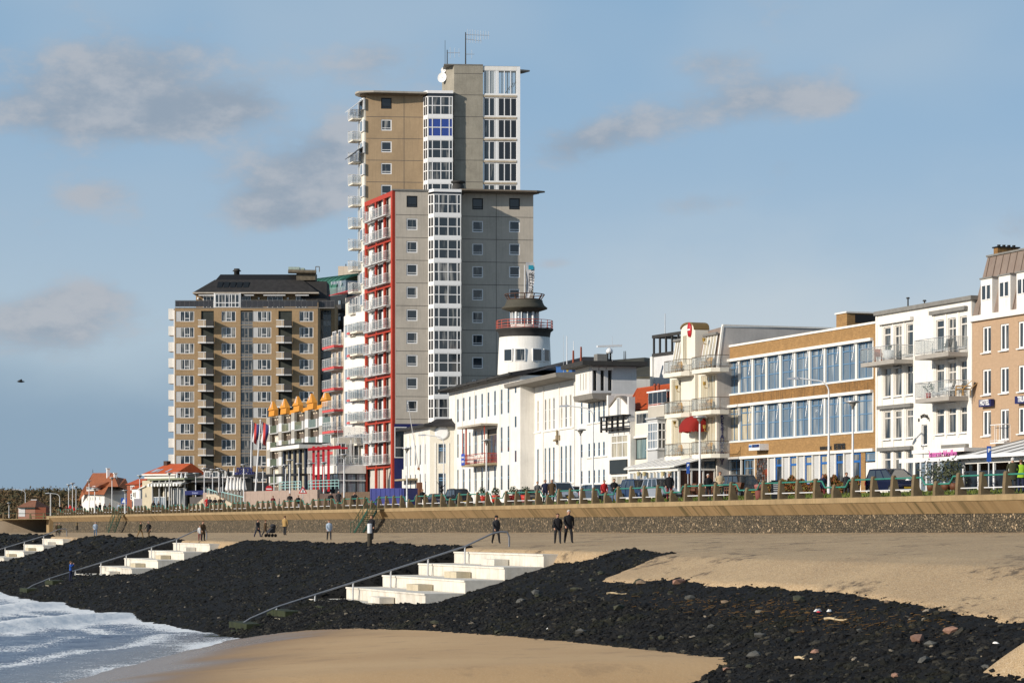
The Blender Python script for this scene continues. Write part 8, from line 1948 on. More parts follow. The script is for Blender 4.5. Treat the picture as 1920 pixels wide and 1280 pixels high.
m = MB(); X, D = pt(95, 11.0); o = empty('signal_pole', (X, D, 1.3)); tag(o, 'plain grey pole at the corner where the wall ends', 'pole'); m.cyl((0, 0, 0), (0, 0, 58/11-1.3), .13, .12, 8); part(m, 'shaft', PALEP, o); m = MB(); m.ball((0, 0, 58/11-1.3), .16); part(m, 'cap', PALEP, o)
# ================================================================ potted trees, hedge, terrace furniture
def topiary(px, ytop, a, two, lab):
    s = (px+691)/a; X, D = pt(px, s); o = empty('topiary_tree', (X, D, 2.06)); tag(o, lab, 'potted tree', 'topiary trees in red pots'); h = (HY-ytop)/s-2.06
    m = MB(); m.lathe([(.3, 0), (.42, .62), (.38, .62), (.36, .55)], 14); part(m, 'pot', CLAY, o); m = MB(); m.cyl((0, 0, .5), (0, 0, h-.3), .04, .035, 6); part(m, 'trunk', BROWNW, o)
    m = MB(); rr = random.Random(int(px))
    for (cz, r_) in (((h-.40, .40), (h-1.25, .30)) if two else ((h-.45, .48),)):
        for i in range(260):
            d = Vector((rr.gauss(0, 1), rr.gauss(0, 1), rr.gauss(0, 1))).normalized(); c = Vector((0, 0, cz))+d*r_*rr.uniform(.6, 1.05); aa = d.cross(Vector((rr.gauss(0, 1), rr.gauss(0, 1), rr.gauss(0, 1)))).normalized()*.06; bb = aa.cross(d)*.8+d*rr.uniform(-.03, .03)
            m.add([c-aa, c-bb, c+aa, c+bb], [(0, 1, 2, 3)])
    part(m, 'crown', LEAF, o)
topiary(905.5, 912, 77, False, 'clipped ball tree left of the lamp before the red balcony'); topiary(929, 913, 76, True, 'double ball clipped tree in a red pot'); topiary(962.5, 911, 78, False, 'clipped ball tree in a red pot right of the double one'); topiary(985, 911, 78, False, 'clipped ball tree next to the dark parked car')
for i, px in enumerate((1747, 1774, 1790)):
    s = (px+691)/80.5; X, D = pt(px, s); o = empty('potted_bush', (X, D, 2.15)); tag(o, ['loose leafy bush left of the others before the maroon awning', 'loose leafy bush in the middle before the maroon awning', 'loose leafy bush right of the others before the maroon awning'][i], 'potted plant', 'bushes before the brasserie'); m = MB(); m.lathe([(.25, 0), (.36, .45), (.32, .45)], 12); part(m, 'pot', BROWNW, o); m = MB(); rr = random.Random(px)
    for k in range(240):
        c = Vector((rr.gauss(0, .42), rr.gauss(0, .42), 1.15+rr.gauss(0, .38))); aa = Vector((rr.gauss(0, 1), rr.gauss(0, 1), rr.gauss(0, 1))).normalized()*.11; bb = aa.cross(Vector((rr.gauss(0, 1), rr.gauss(0, 1), rr.gauss(0, 1)))).normalized()*.045; m.add([c-aa, c-bb, c+aa, c+bb], [(0, 1, 2, 3)])
    part(m, 'foliage', M('olive leaf', (.09, .10, .05), .8, .4, 9), o)
def hedge():
    r_ = random.Random(9); m = MB()
    for i in range(9500):
        px = r_.uniform(1437, 1612); a = r_.uniform(83.0, 85.0); s = (px+691)/a; X, D = pt(px, s); z = 2.1+r_.random()**.7*(1.15+.22*math.sin(px*.09)+.15*math.sin(px*.31)); c = Vector((X, D, z))
        aa = Vector((r_.gauss(0, 1), r_.gauss(0, 1), r_.gauss(0, 1))).normalized()*.12; bb = aa.cross(Vector((r_.gauss(0, 1), r_.gauss(0, 1), r_.gauss(0, 1)))).normalized()*.055; m.add([c-aa, c-bb, c+aa, c+bb], [(0, 1, 2, 3)], r_.choice([0, 0, 0, 1, 1, 2]))
    o = m.mesh('foliage', [M('rusty rose leaf', (.24, .085, .025), .8, .35, 7), M('yellow green leaf', (.17, .15, .03), .8, .3, 7), M('dark twig', (.05, .035, .02), .9)])
    r = empty('rose_hedge', (*pt(1525, 2216/84), 2.1)); tag(r, 'rusty brown and yellow rose hedge before the ochre office', 'hedge'); f = put('foliage', o, r); f.location = -r.location
hedge()
RD = Bld('x', None, None, st(1280, 80), st(1420, 80), g=2.08); bpy.data.objects.remove(RD.root); rr = random.Random(2)
class FB: pass
k = 0
for px, a in [(1288, 79), (1296, 77.5), (1301, 79.5), (1322, 79), (1328, 77), (1335, 80), (1341, 78), (1366, 77), (1372, 79), (1378, 77.6), (1294, 76.5), (1384, 78.6)]:
    s = (px+691)/a; X, D = pt(px, s); o = FB(); o.root = FB(); o.root.location = Vector((X, D, 2.05)); o.d = Vector((1, 0, 0)); o.n = Vector((0, 1, 0)); o.rz = RZ
    chair(o, 0, 0, 0, rr.uniform(-2, 2), BROWNW, 'dark red brown terrace chair behind the railing before the cafe', 'chair', .18, 'brown chairs stacked on the cafe terrace'); k += 1
for px, a in [(1312, 78), (1350, 78)]:
    s = (px+691)/a; X, D = pt(px, s); o = empty('terrace_table', (X, D, 2.05), RZ); tag(o, 'brown terrace table %s the disc lamp' % ('beside' if px < 1320 else 'to the right of'), 'table'); m = MB(); m.box(-.4, .4, -.4, .4, .70, .75); part(m, 'tabletop', BROWNW, o)
    for sx in (-.35, .35):
        for sy in (-.35, .35): m = MB(); m.cyl((sx, sy, 0), (sx, sy, .7), .03, .03, 5); part(m, 'leg', BROWNW, o)
X, D = pt(1458, (1458+691)/73.5); o = empty('chalk_board', (X, D, 1.72), .1); tag(o, 'black chalk menu board standing behind the railing', 'menu board'); m = MB(); m.hull8([(-.42, -.05, 0), (.42, -.05, 0), (.42, 0, 0), (-.42, 0, 0)], [(-.36, .25, 1.2), (.36, .25, 1.2), (.36, .3, 1.2), (-.36, .3, 1.2)]); part(m, 'board', BLACK, o)
m = MB()
for i in range(7): z = .3+i*.12; y = -.06+z*.25; m.box(-.25, .05+.2*random.random(), y-.012, y-.004, z, z+.035)
part(m, 'chalk_writing', PAINT, o)
X, D = pt(1424, (1424+691)/74); o = empty('litter_bin', (X, D, 1.72)); tag(o, 'faded red litter bin behind the low post', 'litter bin'); m = MB(); m.lathe([(.26, 0), (.32, .8), (.34, .82), (.34, .95), (.2, 1.0)], 14); part(m, 'drum', M('faded red plastic', (.34, .12, .10), .7, .12, 3), o); m = MB(); m.box(-.2, .2, -.35, -.3, .62, .74); part(m, 'opening', BLACK, o)
X, D = pt(1038/1, 1); 
n_b = Bld('sculpture', 'dark figure sculpture on a post before the white wing', 'sculpture', pt(824, 19.0), pt(832, 19.0)); m = MB(); m.cyl((.2, 0, 0), (.2, 0, 1.2), .1, .08, 7); m.ball((.2, 0, 1.3), .22, 8, 5); m.ball((.15, 0, 1.65), .16, 8, 5); m.cyl((.2, 0, 1.5), (-.3, 0, 2.2), .05, .02, 5); m.cyl((.2, 0, 1.5), (.6, 0, 1.9), .05, .03, 5); m.build('figure', BLACK, n_b.root)
# flying gull
gl = empty('gull', (*pt(38.5, 30), (985-715)/30), .4); tag(gl, 'small dark gull flying in the left sky', 'bird'); m = MB(); m.lathe([(1e-4, -.25), (.06, -.1), (.07, .05), (.03, .22), (1e-4, .28)], 8); m.v = [(z, x, y) for x, y, z in m.v]
m.add([(-.05, 0, 0), (.12, 0, 0), (.02, -.28, .14), (-.02, -.6, .06), (-.06, -.28, .12)], [(0, 1, 2, 3, 4)]); m.add([(-.05, 0, 0), (.12, 0, 0), (.02, .28, .14), (-.02, .6, .06), (-.06, .28, .12)], [(4, 3, 2, 1, 0)]); m.build('body', DARK, gl)
# ================================================================ parked cars
def car_mesh(kind):
    """parts of one car: x forward, y left, z up; returns dict of meshes"""
    if kind == 'van': L_, Wd, H, hood, ws, rw, belt = 4.6, 1.82, 1.78, 1.15, 2.05, -2.2, 1.0
    elif kind == 'suv': L_, Wd, H, hood, ws, rw, belt = 4.5, 1.85, 1.80, 1.35, .75, -2.1, 1.05
    elif kind == 'wagon': L_, Wd, H, hood, ws, rw, belt = 4.7, 1.78, 1.48, 1.45, .55, -2.2, .92
    else: L_, Wd, H, hood, ws, rw, belt = 4.1, 1.72, 1.45, 1.25, .60, -1.75, .90
    f = L_/2; r = -L_/2; out = {}
    A = {'van': (1.95, .45), 'suv': (1.15, .55), 'wagon': (1.2, .35), 'hatch': (1.05, .25)}[kind]   # base and top of the windscreen
    B_ = {'van': (r+.12, r+.40), 'suv': (r+.10, r+.30), 'wagon': (r+.12, r+.55), 'hatch': (r+.25, r+.75)}[kind]
    hz = belt-.12
    low = [(r+.05, .30), (r, .55), (r+.02, belt-.05), (B_[0], belt), (A[0], belt), (f-.35, hz-.08), (f-.05, hz-.25), (f, .50), (f-.08, .28)]
    m = MB()
    def ring(pts, wb, wt, split):   # side silhouette with tumblehome
        return [(x, (wb if z < split else wt)/2, z) for x, z in pts]
    n = len(low); Lf = [(x, Wd/2*(.97 if z < .4 else 1.0 if z < belt-.2 else .95)*(.90 if (x > f-.12 or x < r+.06) else 1), z) for x, z in low]
    R_ = [(x, -y, z) for x, y, z in Lf]; m.add(Lf+R_, [tuple(range(n)), tuple(range(2*n-1, n-1, -1))]+[(i, i+n, (i+1) % n+n, (i+1) % n) for i in range(n)], 0)
    m.v = m.v; body = m
    gh = MB(); wt = Wd*.76; wb = Wd*.93
    base = [(B_[0], wb/2, belt), (A[0], wb/2, belt), (A[0], -wb/2, belt), (B_[0], -wb/2, belt)]; top = [(B_[1], wt/2, H-.07), (A[1], wt/2, H-.07), (A[1], -wt/2, H-.07), (B_[1], -wt/2, H-.07)]
    gh.add(base+top, [(0, 1, 5, 4), (1, 2, 6, 5), (2, 3, 7, 6), (3, 0, 4, 7)], 0); out['glazing'] = (gh.mesh('glazing', [MATS['car glass']]))
    # roof and pillars belong to the body
    body.hull8([(B_[1]+.02, -wt/2+.02, H-.08), (A[1]+.04, -wt/2+.02, H-.08), (A[1]+.04, wt/2-.02, H-.08), (B_[1]+.02, wt/2-.02, H-.08)], [(B_[1]+.18, -wt/2+.12, H), (A[1]-.22, -wt/2+.12, H), (A[1]-.22, wt/2-.12, H), (B_[1]+.18, wt/2-.12, H)], 0)
    for s in (1, -1):
        for t in (0, .36, .66, 1):
            xb, xt = B_[0]+(A[0]-B_[0])*t, B_[1]+(A[1]-B_[1])*t; body.cyl((xb, s*wb/2*1.0, belt), (xt, s*wt/2*1.0, H-.06), .045, .035, 5, 0)
        body.cyl((B_[1], s*wt/2, H-.06), (A[1], s*wt/2, H-.06), .045, .045, 5, 0)
    out['body'] = body
    w = MB(); out['wheel'] = None; tm = MB(); tm.cyl((0, -.11, 0), (0, .11, 0), .32, .32, 20, 0); tm.cyl((0, -.12, 0), (0, .12, 0), .20, .20, 14, 1)
    for k in range(5): a = 2*PI*k/5; tm.box(-.02, .02, .12, .135, .02, .18, 1)
    out['wheel'] = tm.mesh('wheel', [RUBBER, CHROME]); hl = MB(); hl.hull8([(f-.22, -.2, hz-.42), (f-.02, -.17, hz-.42), (f-.04, .17, hz-.42), (f-.3, .2, hz-.42)], [(f-.36, -.2, hz-.22), (f-.10, -.17, hz-.24), (f-.12, .17, hz-.24), (f-.42, .2, hz-.22)]); out['headlight'] = hl.mesh('headlight', [MATS['headlight glass']])
    g_ = MB(); g_.box(f-.04, f+.015, -.42, .42, hz-.42, hz-.28); out['grille'] = g_.mesh('grille', [BLACK]); p = MB(); p.box(f, f+.03, -.26, .26, .40, .51); out['number_plate'] = p.mesh('number_plate', [M('yellow plate', (.65, .42, .04), .5, .05)])
    b = MB(); b.box(f-.1, f+.02, -Wd*.44, Wd*.44, .28, .42); b.box(r-.02, r+.1, -Wd*.44, Wd*.44, .28, .46); out['bumper'] = b.mesh('bumper', [M('dark bumper', (.03, .03, .032), .6, .1)])
    mr = MB(); mr.hull8([(-.07, -.09, 0), (.09, -.09, 0), (.05, .09, 0), (-.07, .09, 0)], [(-.05, -.08, .14), (.06, -.08, .14), (.04, .08, .14), (-.05, .08, .14)]); out['mirror'] = mr.mesh('mirror', [DARK]); tl = MB(); tl.box(r-.015, r+.05, -.12, .12, belt-.35, belt-.08); out['tail_light'] = tl.mesh('tail_light', [CRIM])
    return out, dict(f=f, r=r, W=Wd, belt=belt, ax=A[0], hz=hz)
M('car glass', (.03, .036, .042), .04, .1, 2, spec=.8); M('headlight glass', (.65, .66, .68), .15, .05, 3, spec=.8)
CARM = {}
def car(px, ytop, kind, colour, lab, rev=False, a=None, ang=0.0):
    key = (kind, colour.name)
    if kind not in CARM: CARM[kind] = car_mesh(kind)
    mm, d = CARM[kind]; H = {'van': 1.78, 'suv': 1.80, 'wagon': 1.48, 'hatch': 1.45}[kind]
    a = a or min(96, max(78, (px+691)*(2.10+H)/(HY-ytop))); s = (px+691)/a; X, D = pt(px, s)
    r = empty('parked_car', (X, D, 2.10), RZ+(PI if rev else 0)+ang); tag(r, lab, 'car', 'cars parked along the promenade')
    put('body', mm['body'].mesh('body', [colour]), r); put('glazing', mm['glazing'], r); put('grille', mm['grille'], r); put('number_plate', mm['number_plate'], r); put('bumper', mm['bumper'], r)
    for sx in (d['f']-.80, d['r']+.78):
        for sy in (1, -1): put('wheel', mm['wheel'], r, (sx, sy*(d['W']/2-.10), .32))
    for sy in (1, -1): put('headlight', mm['headlight'], r, (0, sy*(d['W']/2-.28), 0)); put('mirror', mm['mirror'], r, (d['ax']-.25, sy*(d['W']/2+.05), d['belt']-.02)); put('tail_light', mm['tail_light'], r, (0, sy*(d['W']/2-.16), 0))
    if kind == 'suv':
        for sy in (1, -1): m = MB(); m.cyl((-1.6, sy*.6, H+.02), (.3, sy*.6, H+.02), .03, .03, 5); part(m, 'roof_rail', GUTTER, r)
    return r
def paint(n, c): return M(n, c, .28, .03, 1, spec=.6, metal=.25)
CB, CD, CS, CG, CN, CR = paint('car blue', (.04, .075, .16)), paint('car black', (.012, .013, .018)), paint('car silver', (.38, .42, .48)), paint('car grey blue', (.10, .14, .19)), paint('car navy', (.015, .022, .06)), paint('car dark red', (.12, .015, .012))
for args in [(1672, 878, 'van', CN, 'dark navy people carrier parked before the white balconied house'), (1868, 883, 'hatch', CG, 'blue grey car behind the men at the right railing'), (1392, 890, 'suv', CD, 'black off-road car parked before the ochre office'), (1432, 903, 'wagon', CG, 'blue grey estate car behind the litter bin'),
             (1356, 902, 'wagon', CD, 'dark estate car behind the brown terrace chairs'), (1240, 896, 'suv', CS, 'pale silver off-road car beside the man in black'), (1198, 898, 'suv', CB, 'blue off-road car left of the silver one'), (1120, 908, 'wagon', CG, 'grey blue estate car behind the woman in red'), (1160, 907, 'hatch', CG, 'grey car half hidden behind the blue off-road car'),
             (1086, 911, 'wagon', CB, 'blue estate car beside the three walkers'), (1052, 904, 'suv', CS, 'silver off-road car just behind the brown coated man'), (990, 917, 'hatch', CD, 'black car behind the clipped ball trees'), (861, 916, 'suv', CD, 'black off-road car before the three storey white building'), (825, 925, 'wagon', CN, 'navy estate car left of the black off-road car'),
             (752, 925, 'hatch', CN, 'dark green blue car beside the blue container'), (722, 930, 'wagon', CG, 'grey car below the blue container'), (690, 930, 'hatch', CD, 'dark small car under the red columns'), (668, 926, 'wagon', CB, 'blue car behind the two embracing people'), (612, 929, 'hatch', CG, 'grey car left of the white haired couple'), (1008, 921, 'wagon', CR, 'dark red car beside the white hall wing'), (247, 949, 'wagon', CG, 'distant grey car by the brick house'), (264, 950, 'hatch', CD, 'distant dark car beside the pavilion')]:
    px = args[0]; car(*args, rev=False, a=None if px > 560 else 79)
# big hoarding board by the pavilion
X, D = pt(261, 12.9); o = empty('info_board', (X, D, 1.72), .1); tag(o, 'pale rectangular information board left of the pavilion', 'board'); m = MB(); m.box(-.75, .75, -.05, .05, .5, 2.2); part(m, 'panel', M('pale mauve board', (.45, .42, .46), .6, .05, 1), o)
for sx in (-.7, .7): m = MB(); m.box(sx-.05, sx+.05, -.06, .06, 0, .5); part(m, 'leg', PALEP, o)
# ================================================================ people
def skin_body(joints, edges, radii, root=0, sub=1):
    me = bpy.data.meshes.new('body'); me.from_pydata(joints, edges, []); o = bpy.data.objects.new('tmp', me); col.objects.link(o)
    sk = o.modifiers.new('s', 'SKIN'); sd = o.modifiers.new('d', 'SUBSURF'); sd.levels = sub; sd.render_levels = sub
    for i, r in enumerate(radii):
        v = me.skin_vertices[0].data[i]; v.radius = r if isinstance(r, tuple) else (r, r); v.use_root = (i == root)
    dg = bpy.context.evaluated_depsgraph_get(); out = bpy.data.meshes.new_from_object(o.evaluated_get(dg)); bpy.data.objects.remove(o); return out
def person_mesh(pose, female=False, coat=False):
    """body about 1.75 m tall facing -y; arms/legs from the pose"""
    stride, armsw, elbow, lean, torsoy = {'walk': (.19, .14, .12, .04, 0), 'stand': (.03, .03, .08, 0, 0), 'hands': (.05, .02, .28, 0, 0), 'lean': (.08, -.18, .25, .16, 0), 'photo': (.04, -.2, .5, 0, 0)}[pose]
    sh = .185 if female else .215; hip = .10; J = []; E = []; Rr = []
    def j(p, r, par=None):
        J.append(p); Rr.append(r); 
        if par is not None: E.append((par, len(J)-1))
        return len(J)-1
    ly = -lean
    pel = j((0, 0, .96), (.155, .115)); wa = j((0, ly*.3, 1.10), (.145, .105), pel); ch = j((0, ly*.7, 1.30), (.175, .12), wa); nk0 = j((0, ly, 1.46), (.10, .085), ch); nk = j((0, ly-.01, 1.53), .055, nk0)
    hd0 = j((0, ly-.03, 1.60), (.078, .085), nk); hd = j((0, ly-.03, 1.69), (.078, .092), hd0); j((0, ly-.02, 1.745), (.045, .055), hd)
    nose = j((0, ly-.128, 1.645), .012, hd0)
    for s in (1, -1):
        sd_ = stride*s; h = j((s*hip, 0, .90), (.105, .105), pel); k = j((s*(hip+.01), -sd_*.75-(.04 if sd_ > 0 else 0), .50), (.076, .078), h); a = j((s*(hip+.01), -sd_*1.35+(.0 if sd_ > 0 else .12*abs(sd_)*4), .10), .058, k); j((s*(hip+.03), -sd_*1.35+(0 if sd_ > 0 else .12*abs(sd_)*4)-.13, .045), (.045, .035), a)
        S_ = j((s*sh, ly, 1.41), .068, nk0 if False else ch); aw = -armsw*s if pose == 'walk' else armsw
        if pose == 'photo': e_ = j((s*(sh+.08), ly-.16, 1.28), .045, S_); wv = j((s*.06, ly-.26, 1.52), .034, e_); hv = j((s*.03, ly-.25, 1.58), .032, wv)
        else:
            e_ = j((s*(sh+.055), ly-aw*.6, 1.15), .047, S_); wv = j((s*(sh+.03-(.12 if pose == 'hands' else 0)), ly-aw-elbow, .93 if pose != 'hands' else 1.06), .034, e_); hv = j((s*(sh+.02-(.15 if pose == 'hands' else 0)), ly-aw-elbow-.04, .85 if pose != 'hands' else 1.04), (.03, .042), wv)
            j((s*(sh-.01-(.15 if pose == 'hands' else 0)), ly-aw-elbow-.07, .86 if pose != 'hands' else 1.05), .014, hv)
            for q in range(3): j((s*(sh+.01+.0*q-(.15 if pose == 'hands' else 0)), ly-aw-elbow-.035-.016*q, (.775 if pose != 'hands' else .985)+.008*q), .011, hv)
    me = skin_body(J, E, Rr)
    hands = [Vector(J[i]) for i in range(len(J)) if J[i][2] < 1.6 and Rr[i] in ((.03, .042), .032, .014, .011)]
    mats_i = []
    for p in me.polygons:
        c = p.center
        mi = 1 if c.z > .93 else 2
        if c.z > 1.515: mi = 0
        if c.z < .085: mi = 3
        if c.z < 1.62 and any((c-h).length < .075 for h in hands) and abs(c.x) > .02: mi = 0
        if pose == 'photo' and c.y < ly-.2 and c.z > 1.5 and abs(c.x) > .015: mi = 0
        mats_i.append(mi)
    for _ in range(4): me.materials.append(SKIN)
    me.polygons.foreach_set('material_index', mats_i); me.polygons.foreach_set('use_smooth', [True]*len(me.polygons)); me.update()
    return me, ly
PM = {}
def coat_mesh(ly, long_, fem):
    m = MB(); n = 14; zs = [(.62 if long_ else .80, .225, .17), (.96, .20, .155), (1.12, .185, .145), (1.30, .225, .155), (1.43, .20, .13), (1.49, .09, .085)]
    V = []
    for z, rx, ry in zs:
        if fem: rx *= .93
        for k in range(n): t = 2*PI*k/n; V.append((rx*math.cos(t), ly*max(0, (z-.96)/.5)+ry*math.sin(t)+(.01*math.sin(3*t)), z-(.012*math.sin(5*t) if z < .9 else 0)))
    m.add(V, [(i*n+k, i*n+(k+1) % n, (i+1)*n+(k+1) % n, (i+1)*n+k) for i in range(len(zs)-1) for k in range(n)], 0, True); return m.mesh('coat', [SKIN])
def hair_mesh(ly, kind):
    m = MB(); r = .098; V = []; n = 12; top = 1.655
    rows = [(-.055 if kind == 'short' else -.16 if kind == 'long' else -.02, 1.02), (0, 1.08), (.05, 1.02), (.09, .72), (.118, .02)]
    for dz, f in rows:
        for k in range(n):
            t = 2*PI*k/n; front = math.sin(t) < -.3 and dz < .04
            V.append((r*f*math.cos(t)*(.93), ly-.02+r*1.08*f*math.sin(t)+(.05 if front else .012), top+dz+(.05 if front else 0)))
    m.add(V, [(i*n+k, i*n+(k+1) % n, (i+1)*n+(k+1) % n, (i+1)*n+k) for i in range(len(rows)-1) for k in range(n)], 0, True)
    if kind == 'hat': m.lathe([(.125, 0), (.115, .02), (.105, .08), (.06, .125), (1e-4, .13)], 14, (0, ly-.02, top+.0))
    return m.mesh('hat' if kind == 'hat' else 'hair', [SKIN])
def face_mesh(ly):
    m = MB()
    for s in (1, -1): m.ball((s*.032, ly-.108, 1.665), .010, 6, 4); m.ball((s*.083, ly-.02, 1.65), .020, 6, 4, 1)
    m.box(-.026, .026, ly-.118, ly-.105, 1.602, 1.610, 2); return m.mesh('face_features', [BLACK, SKIN, M('lips', (.30, .09, .07), .6)])
def slot(o, i, mt): o.material_slots[i].link = 'OBJECT'; o.material_slots[i].material = mt
def cloth(n, c): return M('cloth '+n, c, .9, .08, 6)
COL = dict(black=cloth('black', (.012, .012, .014)), dark=cloth('charcoal', (.03, .03, .033)), grey=cloth('grey', (.12, .12, .12)), brown=cloth('brown', (.075, .045, .022)), olive=cloth('olive', (.05, .05, .025)), tan=cloth('tan', (.38, .24, .09)), beige=cloth('beige', (.48, .38, .24)), red=cloth('red', (.42, .02, .02)), lblue=cloth('light blue', (.38, .46, .56)), blue=cloth('blue', (.03, .10, .38)), denim=cloth('denim', (.10, .16, .25)), navy=cloth('navy', (.015, .02, .05)), lime=cloth('lime', (.28, .48, .03)), white=cloth('white', (.6, .6, .6)), orange=cloth('orange', (.6, .2, .03)), maroon=cloth('maroon', (.14, .02, .025)), sand=cloth('sand brown', (.20, .13, .06)))
HAIR = dict(w=cloth('white hair', (.55, .53, .50)), d=cloth('dark hair', (.03, .02, .015)), b=cloth('brown hair', (.12, .065, .03)), g=cloth('grey hair', (.25, .24, .23)), k=COL['black'])
def person(loc, h, rz, pose, top, legs, hair, lab, coat=None, fem=False, hk='short', group=None, shoes='black'):
    key = (pose, fem); 
    if key not in PM: PM[key] = person_mesh(pose, fem)
    me, ly = PM[key]; o = put('person', me, None, loc, rz); s = h/1.76; o.scale = (s*(1.04), s*1.04, s); tag(o, lab, 'person', group)
    slot(o, 0, SKIN); slot(o, 1, COL[top]); slot(o, 2, COL[legs]); slot(o, 3, COL[shoes])
    ck = ('coat', round(ly, 2), coat == 'long', fem)
    if coat:
        if ck not in PM: PM[ck] = coat_mesh(ly, coat == 'long', fem)
        c = put('coat', PM[ck], o); slot(c, 0, COL[top])
    hk_ = ('hair', round(ly, 2), hk)
    if hk_ not in PM: PM[hk_] = hair_mesh(ly, hk)
    c = put('hat' if hk == 'hat' else 'hair', PM[hk_], o); slot(c, 0, HAIR[hair])
    fk = ('face', round(ly, 2))
    if fk not in PM: PM[fk] = face_mesh(ly)
    put('face_features', PM[fk], o); return o
def beach_point(px, py):
    lo = None
    for D in np.arange(60, 520, .5):
        X = (px-CX)*D/F; z = -(py-HY)*D/F; u, w = to_uw(X, D)
        if w < .5: break
        if ground_z(u, w) > z: return X, D, ground_z(u, w)
    return X, D, z
def bp(px, yh, yf, rz, *a, **k):
    X, D, z = beach_point(px, yf); h = min(1.95, max(1.0 if k.get('kid') else 1.5, (yf-yh)*D/F)); k.pop('kid', None); return person((X, D, z-.01), h, rz, *a, **k)
bp(1066, 955.5, 1018, .25, 'walk', 'black', 'black', 'w', 'white haired man in black walking right of a woman on the upper sand', coat='short')
bp(1045.5, 962, 1019, .1, 'walk', 'black', 'dark', 'd', 'dark haired woman in black jacket with handbag beside the white haired man', coat='short', fem=True)
bp(930, 966, 1018.5, .4, 'walk', 'dark', 'black', 'k', 'woman in black coat and black hat walking alone behind the steps', coat='long', fem=True, hk='hat')
bp(697, 967, 1013, -.5, 'stand', 'black', 'black', 'b', 'man in long black coat standing by the white topped pole', coat='long')
bp(617, 975, 1013, .2, 'walk', 'lblue', 'dark', 'b', 'person in a pale blue jacket walking below the wall', coat='short', fem=True)
bp(534, 968, 1005, 2.6, 'stand', 'tan', 'dark', 'b', 'man in a tan jacket seen from behind near the wall', coat='short')
bp(483, 973, 1006.5, .9, 'walk', 'dark', 'navy', 'd', 'person in dark padded coat beside the pushchair walkers', coat='long')
bp(497, 975, 1006.5, 1.6, 'walk', 'brown', 'dark', 'b', 'person in brown coat pushing a pushchair', coat='long', fem=True)
bp(380.5, 976, 1014, .9, 'stand', 'brown', 'black', 'b', 'adult in dark brown coat beside the middle steps', coat='long')
bp(375, 984, 1013.5, .3, 'stand', 'white', 'maroon', 'b', 'smaller figure in a pale top in front of the brown coated adult', fem=True, kid=True, coat='short')
bp(263, 977, 1007.5, 1.2, 'walk', 'olive', 'sand', 'b', 'man in olive jacket and tan trousers striding on the sand', coat='short')
bp(279, 979, 1007.5, -.3, 'walk', 'black', 'brown', 'g', 'woman in black coat and brown boots behind the striding man', coat='long', fem=True, shoes='brown')
bp(107, 980, 1004.5, .6, 'stand', 'brown', 'dark', 'b', 'left person of the close pair at the far left sand', coat='long', fem=True)
bp(112, 980, 1004.5, -.2, 'walk', 'olive', 'dark', 'g', 'right person of the close pair at the far left sand', coat='long')
bp(179, 978, 1004.5, .2, 'walk', 'lblue', 'denim', 'g', 'person in pale jacket and jeans below the distant green stairs', coat='short')
bp(132.5, 1051, 1089.5, 1.5, 'photo', 'blue', 'navy', 'b', 'person in a blue jacket taking a picture on the lower middle steps', coat=None)
X, D, z = beach_point(508, 1006.5); o = empty('pushchair', (X, D, z), -.9); tag(o, 'dark pushchair in front of the brown coated walker', 'pushchair')
for sx, sy in ((-.25, -.35), (.25, -.35), (-.25, .3), (.25, .3)): m = MB(); m.cyl((sx-.03, sy, .14), (sx+.03, sy, .14), .14, .14, 12); part(m, 'wheel', RUBBER, o)
m = MB(); m.hull8([(-.24, -.35, .35), (.24, -.35, .35), (.24, .25, .35), (-.24, .25, .35)], [(-.24, -.2, .6), (.24, -.2, .6), (.24, .35, .95), (-.24, .35, .95)]); part(m, 'seat', COL['dark'], o)
m = MB(); m.tube([(-.22, .3, .14), (-.22, -.3, .5), (-.22, .3, .5), (-.22, .62, 1.0), (.22, .62, 1.0), (.22, .3, .5), (.22, -.3, .5), (.22, .3, .14)], .015, 5); part(m, 'frame', DARK, o)
m = MB(); m.lathe([(.26, 0), (.25, .12), (.16, .24), (1e-4, .28)], 12, (0, .2, .85)); part(m, 'hood', COL['dark'], o)
# shoulder bag of the woman
X, D, z = beach_point(1045.5, 1019); m = MB(); m.box(-.11, .11, -.05, .05, .90, 1.08); m.tube([(-.12, 0, 1.1), (-.02, 0, 1.5), (.1, 0, 1.1)], .01, 4); tag(m.build('handbag', BLACK, None, (X-.21, D-.08, z-.02)), 'black handbag at the side of the dark haired woman', 'handbag')
def pp(px, yh, rz, *a, **k):
    """someone on the promenade: distance from the height that shows"""
    base = 1.74; a_ = (px+691)*(base+1.74)/(HY-yh); a_ = min(max(a_, 71.3), 80.0); s = (px+691)/a_; h = min(1.9, max(1.35, (HY-yh)/s-base)); X, D = pt(px, s); return person((X, D, base), h, rz, *a, **k)
pp(1899, 857, PI, 'stand', 'olive', 'dark', 'w', 'white haired man in dark green coat at the railing near the right edge', coat='long')
pp(1914.5, 861, PI-.2, 'stand', 'lime', 'navy', 'b', 'person in a lime and navy jacket at the right edge', coat='short')
pp(1587, 885, .3, 'hands', 'dark', 'dark', 'b', 'man in brown jacket at the railing beside the disc lamp', coat='short')
pp(1542.5, 888.5, 0, 'lean', 'navy', 'maroon', 'd', 'person in dark jacket leaning behind a post before the hedge', coat='short')
pp(1350, 883.5, .2, 'hands', 'beige', 'olive', 'b', 'man in beige jacket behind the railing before the ochre office', coat='short')
pp(1327.5, 888, .3, 'stand', 'black', 'dark', 'w', 'white haired person in black with red scarf near the cafe', coat='short')
pp(1255, 886, .1, 'stand', 'black', 'maroon', 'g', 'man in black and white anorak before the silver car', coat='short')
pp(1151.5, 897, .2, 'hands', 'black', 'denim', 'd', 'man in black jacket right of the woman in red', coat='short')
